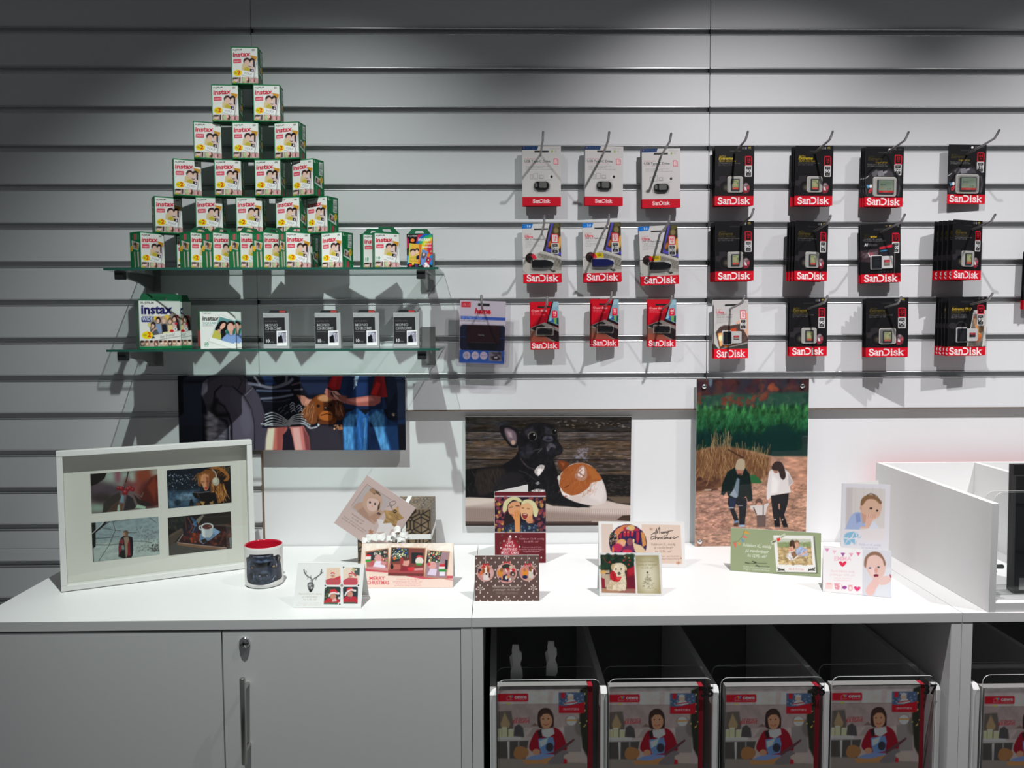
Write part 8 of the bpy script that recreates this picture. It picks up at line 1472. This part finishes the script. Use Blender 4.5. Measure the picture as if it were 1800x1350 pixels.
# ------------------------------------------------------------------ standing greeting cards
def card(label, art, BL, BR, TL, TR, lean, kind, back=None, pm=None):
    b0, b1 = onZ(*BL, ZC+.0003), onZ(*BR, ZC+.0003); u = b1-b0; u[2] = 0; W = np.linalg.norm(u); u /= W; psi = math.atan2(u[1], u[0])
    nh = np.array([u[1], -u[0], 0]); th = math.radians(lean); up = np.array([0, 0, 1])*math.cos(th)-nh*math.sin(th); n = np.cross(u, up)
    H = sum(np.dot(onPlane(*t_, b, n)-b, up) for t_, b in ((TL, b0), (TR, b1)))/2
    c = (b0+b1)/2
    t = thing('greeting_card', label, 'greeting card', (c[0], c[1], ZC+.0006), (0, 0, psi), 'greeting cards on the cabinets')
    obj('front_panel', MB().box(-W/2, W/2, .0003, .0009, 0, H).mesh('front_panel'), M_PAPER, t, None, (-th, 0, 0))
    obj('printed_front', fitmesh(art(), W, H), pm or P_MATTE, t, None, (-th, 0, 0))
    if kind == 'tent':
        o = obj('back_panel', MB().box(-W/2, W/2, 0, .0006, 0, H).mesh('back_panel'), M_PAPER, t, (0, 2*H*math.sin(th)+.0016, 0), (th, 0, 0))
    else:
        far = onZ(*back, ZC+H); lx = Matrix.Rotation(-psi, 3, 'Z') @ Vector((far[0]-c[0], far[1]-c[1], 0)); a = math.atan2(lx.y-.001, lx.x+W/2)
        a = max(.12, min(1.2, a))
        obj('back_panel', MB().box(0, W, 0, .0006, 0, H).mesh('back_panel'), M_PAPER, t, (-W/2, .0012, 0), (0, 0, a))
    return t
card('wide beige card with three nursery photos in front of the gift box', wide_merry, (632, 1034), (796, 1033), (637, 955.6), (796, 955), 24, 'tent')
card('white card with a stag head and four santa-hat photos', deer_card, (515, 1068), (634.6, 1069), (525.8, 990.8), (643.8, 991.7), 26, 'tent')
card('tall dark red card of two people in white hats', red_card, (870, 989.5), (959.5, 989.5), (870.2, 864.8), (959.5, 864.8), 0, 'book', (928, 852))
card('brown card with white dots and three round bauble photos', brown_card, (834.2, 1056.5), (948.3, 1056), (834.9, 976.8), (946.8, 976.4), 20, 'tent')
card('wide white and peach card with a round fireside photo', merry_card, (1052.8, 997), (1204.8, 998.1), (1054.8, 915.2), (1206.1, 919.7), 12, 'tent')
card('white card with a labrador puppy and a drawn tree', puppy_card, (1053.7, 1047.8), (1165.2, 1047.4), (1054.1, 971.4), (1163.7, 973), 15, 'tent')
card('wide sage green card with a couple in a field', green_card, (1283.6, 1002.8), (1442.8, 1014.7), (1284.2, 927.3), (1448.9, 938.2), 10, 'tent')
card('tall pale card with a baby boy and a blue elephant', baby_blue, (1476.5, 1008), (1561, 1012), (1480.1, 849.6), (1564.3, 852.4), 0, 'book', (1546, 844.8))
card('white card with pink bunting, hearts and a baby photo', emma_card, (1446.1, 1039.9), (1567.5, 1051), (1444.9, 961), (1566, 967.4), 18, 'tent')

# ------------------------------------------------------------------ display bin on the counter
ZB = ZC+.0004
t = thing('display_bin', 'white display bin with upright dividers at the counter end', 'display bin', (1.37, -.28, ZB)); ox, oy, oz = t.location
def bp(name, b, m, bev=.0007):
    return obj(name, MB().box(*b, b=bev).mesh(name), m, t, (-ox, -oy, -oz))
ZT = 1.0660
bp('base_board', (1.0292, 1.7400, -.5535, -.0445, ZB, ZB+.0190), M_CAB)
for x in (1.0146, 1.7260): bp('divider', (x, x+.0142, -.5550, -.0305, ZB, ZT), M_CAB)
for x in (1.2740, 1.5030): bp('divider', (x, x+.0142, -.5300, -.0450, ZB+.0192, ZT-.0006), M_CAB)
bp('back_panel', (1.0292, 1.7258, -.0443, -.0332, ZB, ZT+.0004), M_CAB)
M_REDP = mat('red_panel', (0.70, 0.02, 0.035), 0.4, vary=0.04, scale=60)
bp('red_backing', (1.0165, 1.7380, -.0302, -.0282, ZB, ZT), M_REDP, .0002)
pk_ = MB().tube([(1.0288, 0, 0), (1.049, 0, 0), (1.0505, 0, 0)], [.0048, .0048, .0036], 16).tube([(1.0288, 0, -.010), (1.036, 0, -.010)], .003, 12)
pq = onPlane(1759, 996, (1.045, 0, 0), np.array([1.0, 0, 0])); obj('shelf_pin', pk_.mesh('shelf_pin'), M_CHROME, t, (-ox, pq[1]-oy, pq[2]-oz))
for px, py in ((1730.5, 875.5), (1746.5, 881.0)):
    q = onPlane(px, py, (1.0292, 0, 0), np.array([1.0, 0, 0])); top = onY(1785, 862.5 if px < 1740 else 865, q[1])[2]
    o2 = rrect(1.0296, 1.2735, ZB+.0194, top, (.020, .020, 0, 0), 8)
    obj('acrylic_pane', MB().prism(o2, q[1]-.0012, q[1]+.0012, 'y', side_mi=1).mesh('acrylic_pane'), [M_ACRYL, M_ACRYLEDGE], t, (-ox, -oy, -oz))
q = onZ(1786, 1047, ZB+.0194)
q[1] = -.4975; q[0] = onY(1787.5, 950, q[1])[0]
t2 = thing('album_case', 'black upright case standing in the white display bin', 'case', (q[0]-.002, q[1], ZB+.0198), (math.radians(-1.5), 0, math.radians(2)))
tz = onY(1791, 838, q[1])[2]-ZB-.0194
hb_ = onY(1794, 815, q[1]+.03)[2]-ZB-.0194
obj('case_body', MB().box(0, .12, .0, .012, 0, tz, b=.001).mesh('case_body'), M_BLACK, t2)
obj('case_back', MB().box(.003, .12, .0135, .030, .001, hb_, b=.001).mesh('case_back'), M_BLACK, t2)
obj('silver_plate', MB().box(.010, .11, -.0012, -.0002, .008, .034).mesh('silver_plate'), M_STEEL, t2)

# ------------------------------------------------------------------ brochures and clips in the open bays
M_REDSP = mat('red_spine', (0.42, 0.02, 0.035), 0.4, vary=0.05, scale=100)
M_PAGE = mat('page_edge', (0.30, 0.29, 0.28), 0.7, vary=0.05, scale=300)
YBR = YF+.0085
bm_front = None
for i, (x0, x1, lb) in enumerate(((874, 1033, 'photo brochure of a girl reading, in the bay without a number'), (1069, 1230, 'photo brochure of a girl reading, in the bay numbered thirty-five'), (1274, 1435, 'photo brochure of a girl reading, in the bay numbered thirty-six'),
                                 (1464, 1617, 'photo brochure of a girl reading, in the bay numbered thirty-seven'), (1728, 1889, 'photo brochure of a girl reading, in the bay under the display bin'))):
    ytop = (1206.5, 1208, 1208, 1205, 1211)[i]
    a0, a1 = onY(x0, ytop, YBR), onY(x1, ytop, YBR); zt = a0[2]; Wb, Hb, Db = .1870, .2730, .026
    if bm_front is None:
        bm_front = fitmesh(brochure_art(), Wb, Hb); bm_body = MB().box(-Wb/2, Wb/2, .0003, Db, 0, Hb, b=.0005).mesh('page_block'); bm_sp = MB().box(Wb/2+.0004, Wb/2+.0105, .0016, Db, 0, Hb-.001, b=.0008).mesh('red_spine')
    xm = (a0[0]+a1[0])/2; dv = (DIV+DIV3)
    lo = max(d for d in dv if d < xm)+.0068+Wb/2+.0008; hi = min(d for d in dv if d > xm)-.0068-Wb/2-.0105-.0008
    t = thing('photo_brochure', lb, 'brochure', (min(hi, max(lo, xm)), YBR, zt-Hb), (0, 0, 0), 'photo brochures in the open bays')
    obj('page_block', bm_body, M_PAGE, t); obj('printed_front', bm_front, P_SATIN, t); obj('red_spine', bm_sp, M_REDSP, t)
for (px, py0, py1, lb) in ((908, 1132, 1196, 'white plastic clip on the pane beside the cabinet wall'), (970, 1126, 1186, 'white plastic clip on the pane, toward the bay divider')):
    Yc = YF+.0735; a0, a1 = onY(px, py0, Yc), onY(px, py1, Yc); h = a0[2]-a1[2]
    t = thing('plastic_clip', lb, 'clip', (a0[0], Yc, a1[2]), (0, 0, math.radians(-8)), 'white clips in the empty bay top')
    body = MB().prism([(x*h, z*h) for x, z in ((-.16, 0), (.12, 0), (.17, .12), (.16, .32), (.10, .48), (.15, .62), (.14, .80), (.08, .84), (.06, 1.0), (-.10, 1.0), (-.12, .84), (-.10, .62), (-.08, .48), (-.15, .30))], -.0065, -.0015, 'y')
    wing = MB().prism([(x*h, z*h) for x, z in ((-.14, .20), (.10, .20), (.10, .72), (-.10, .74), (-.20, .60))], .0016+.0030, .0085, 'y')
    wing.box(-.08*h, .06*h, -.0016, .0048, .56*h, .66*h)
    obj('clip_jaw', body.mesh('clip_jaw'), M_WHITEPL, t); obj('clip_jaw', wing.mesh('clip_jaw'), M_WHITEPL, t)
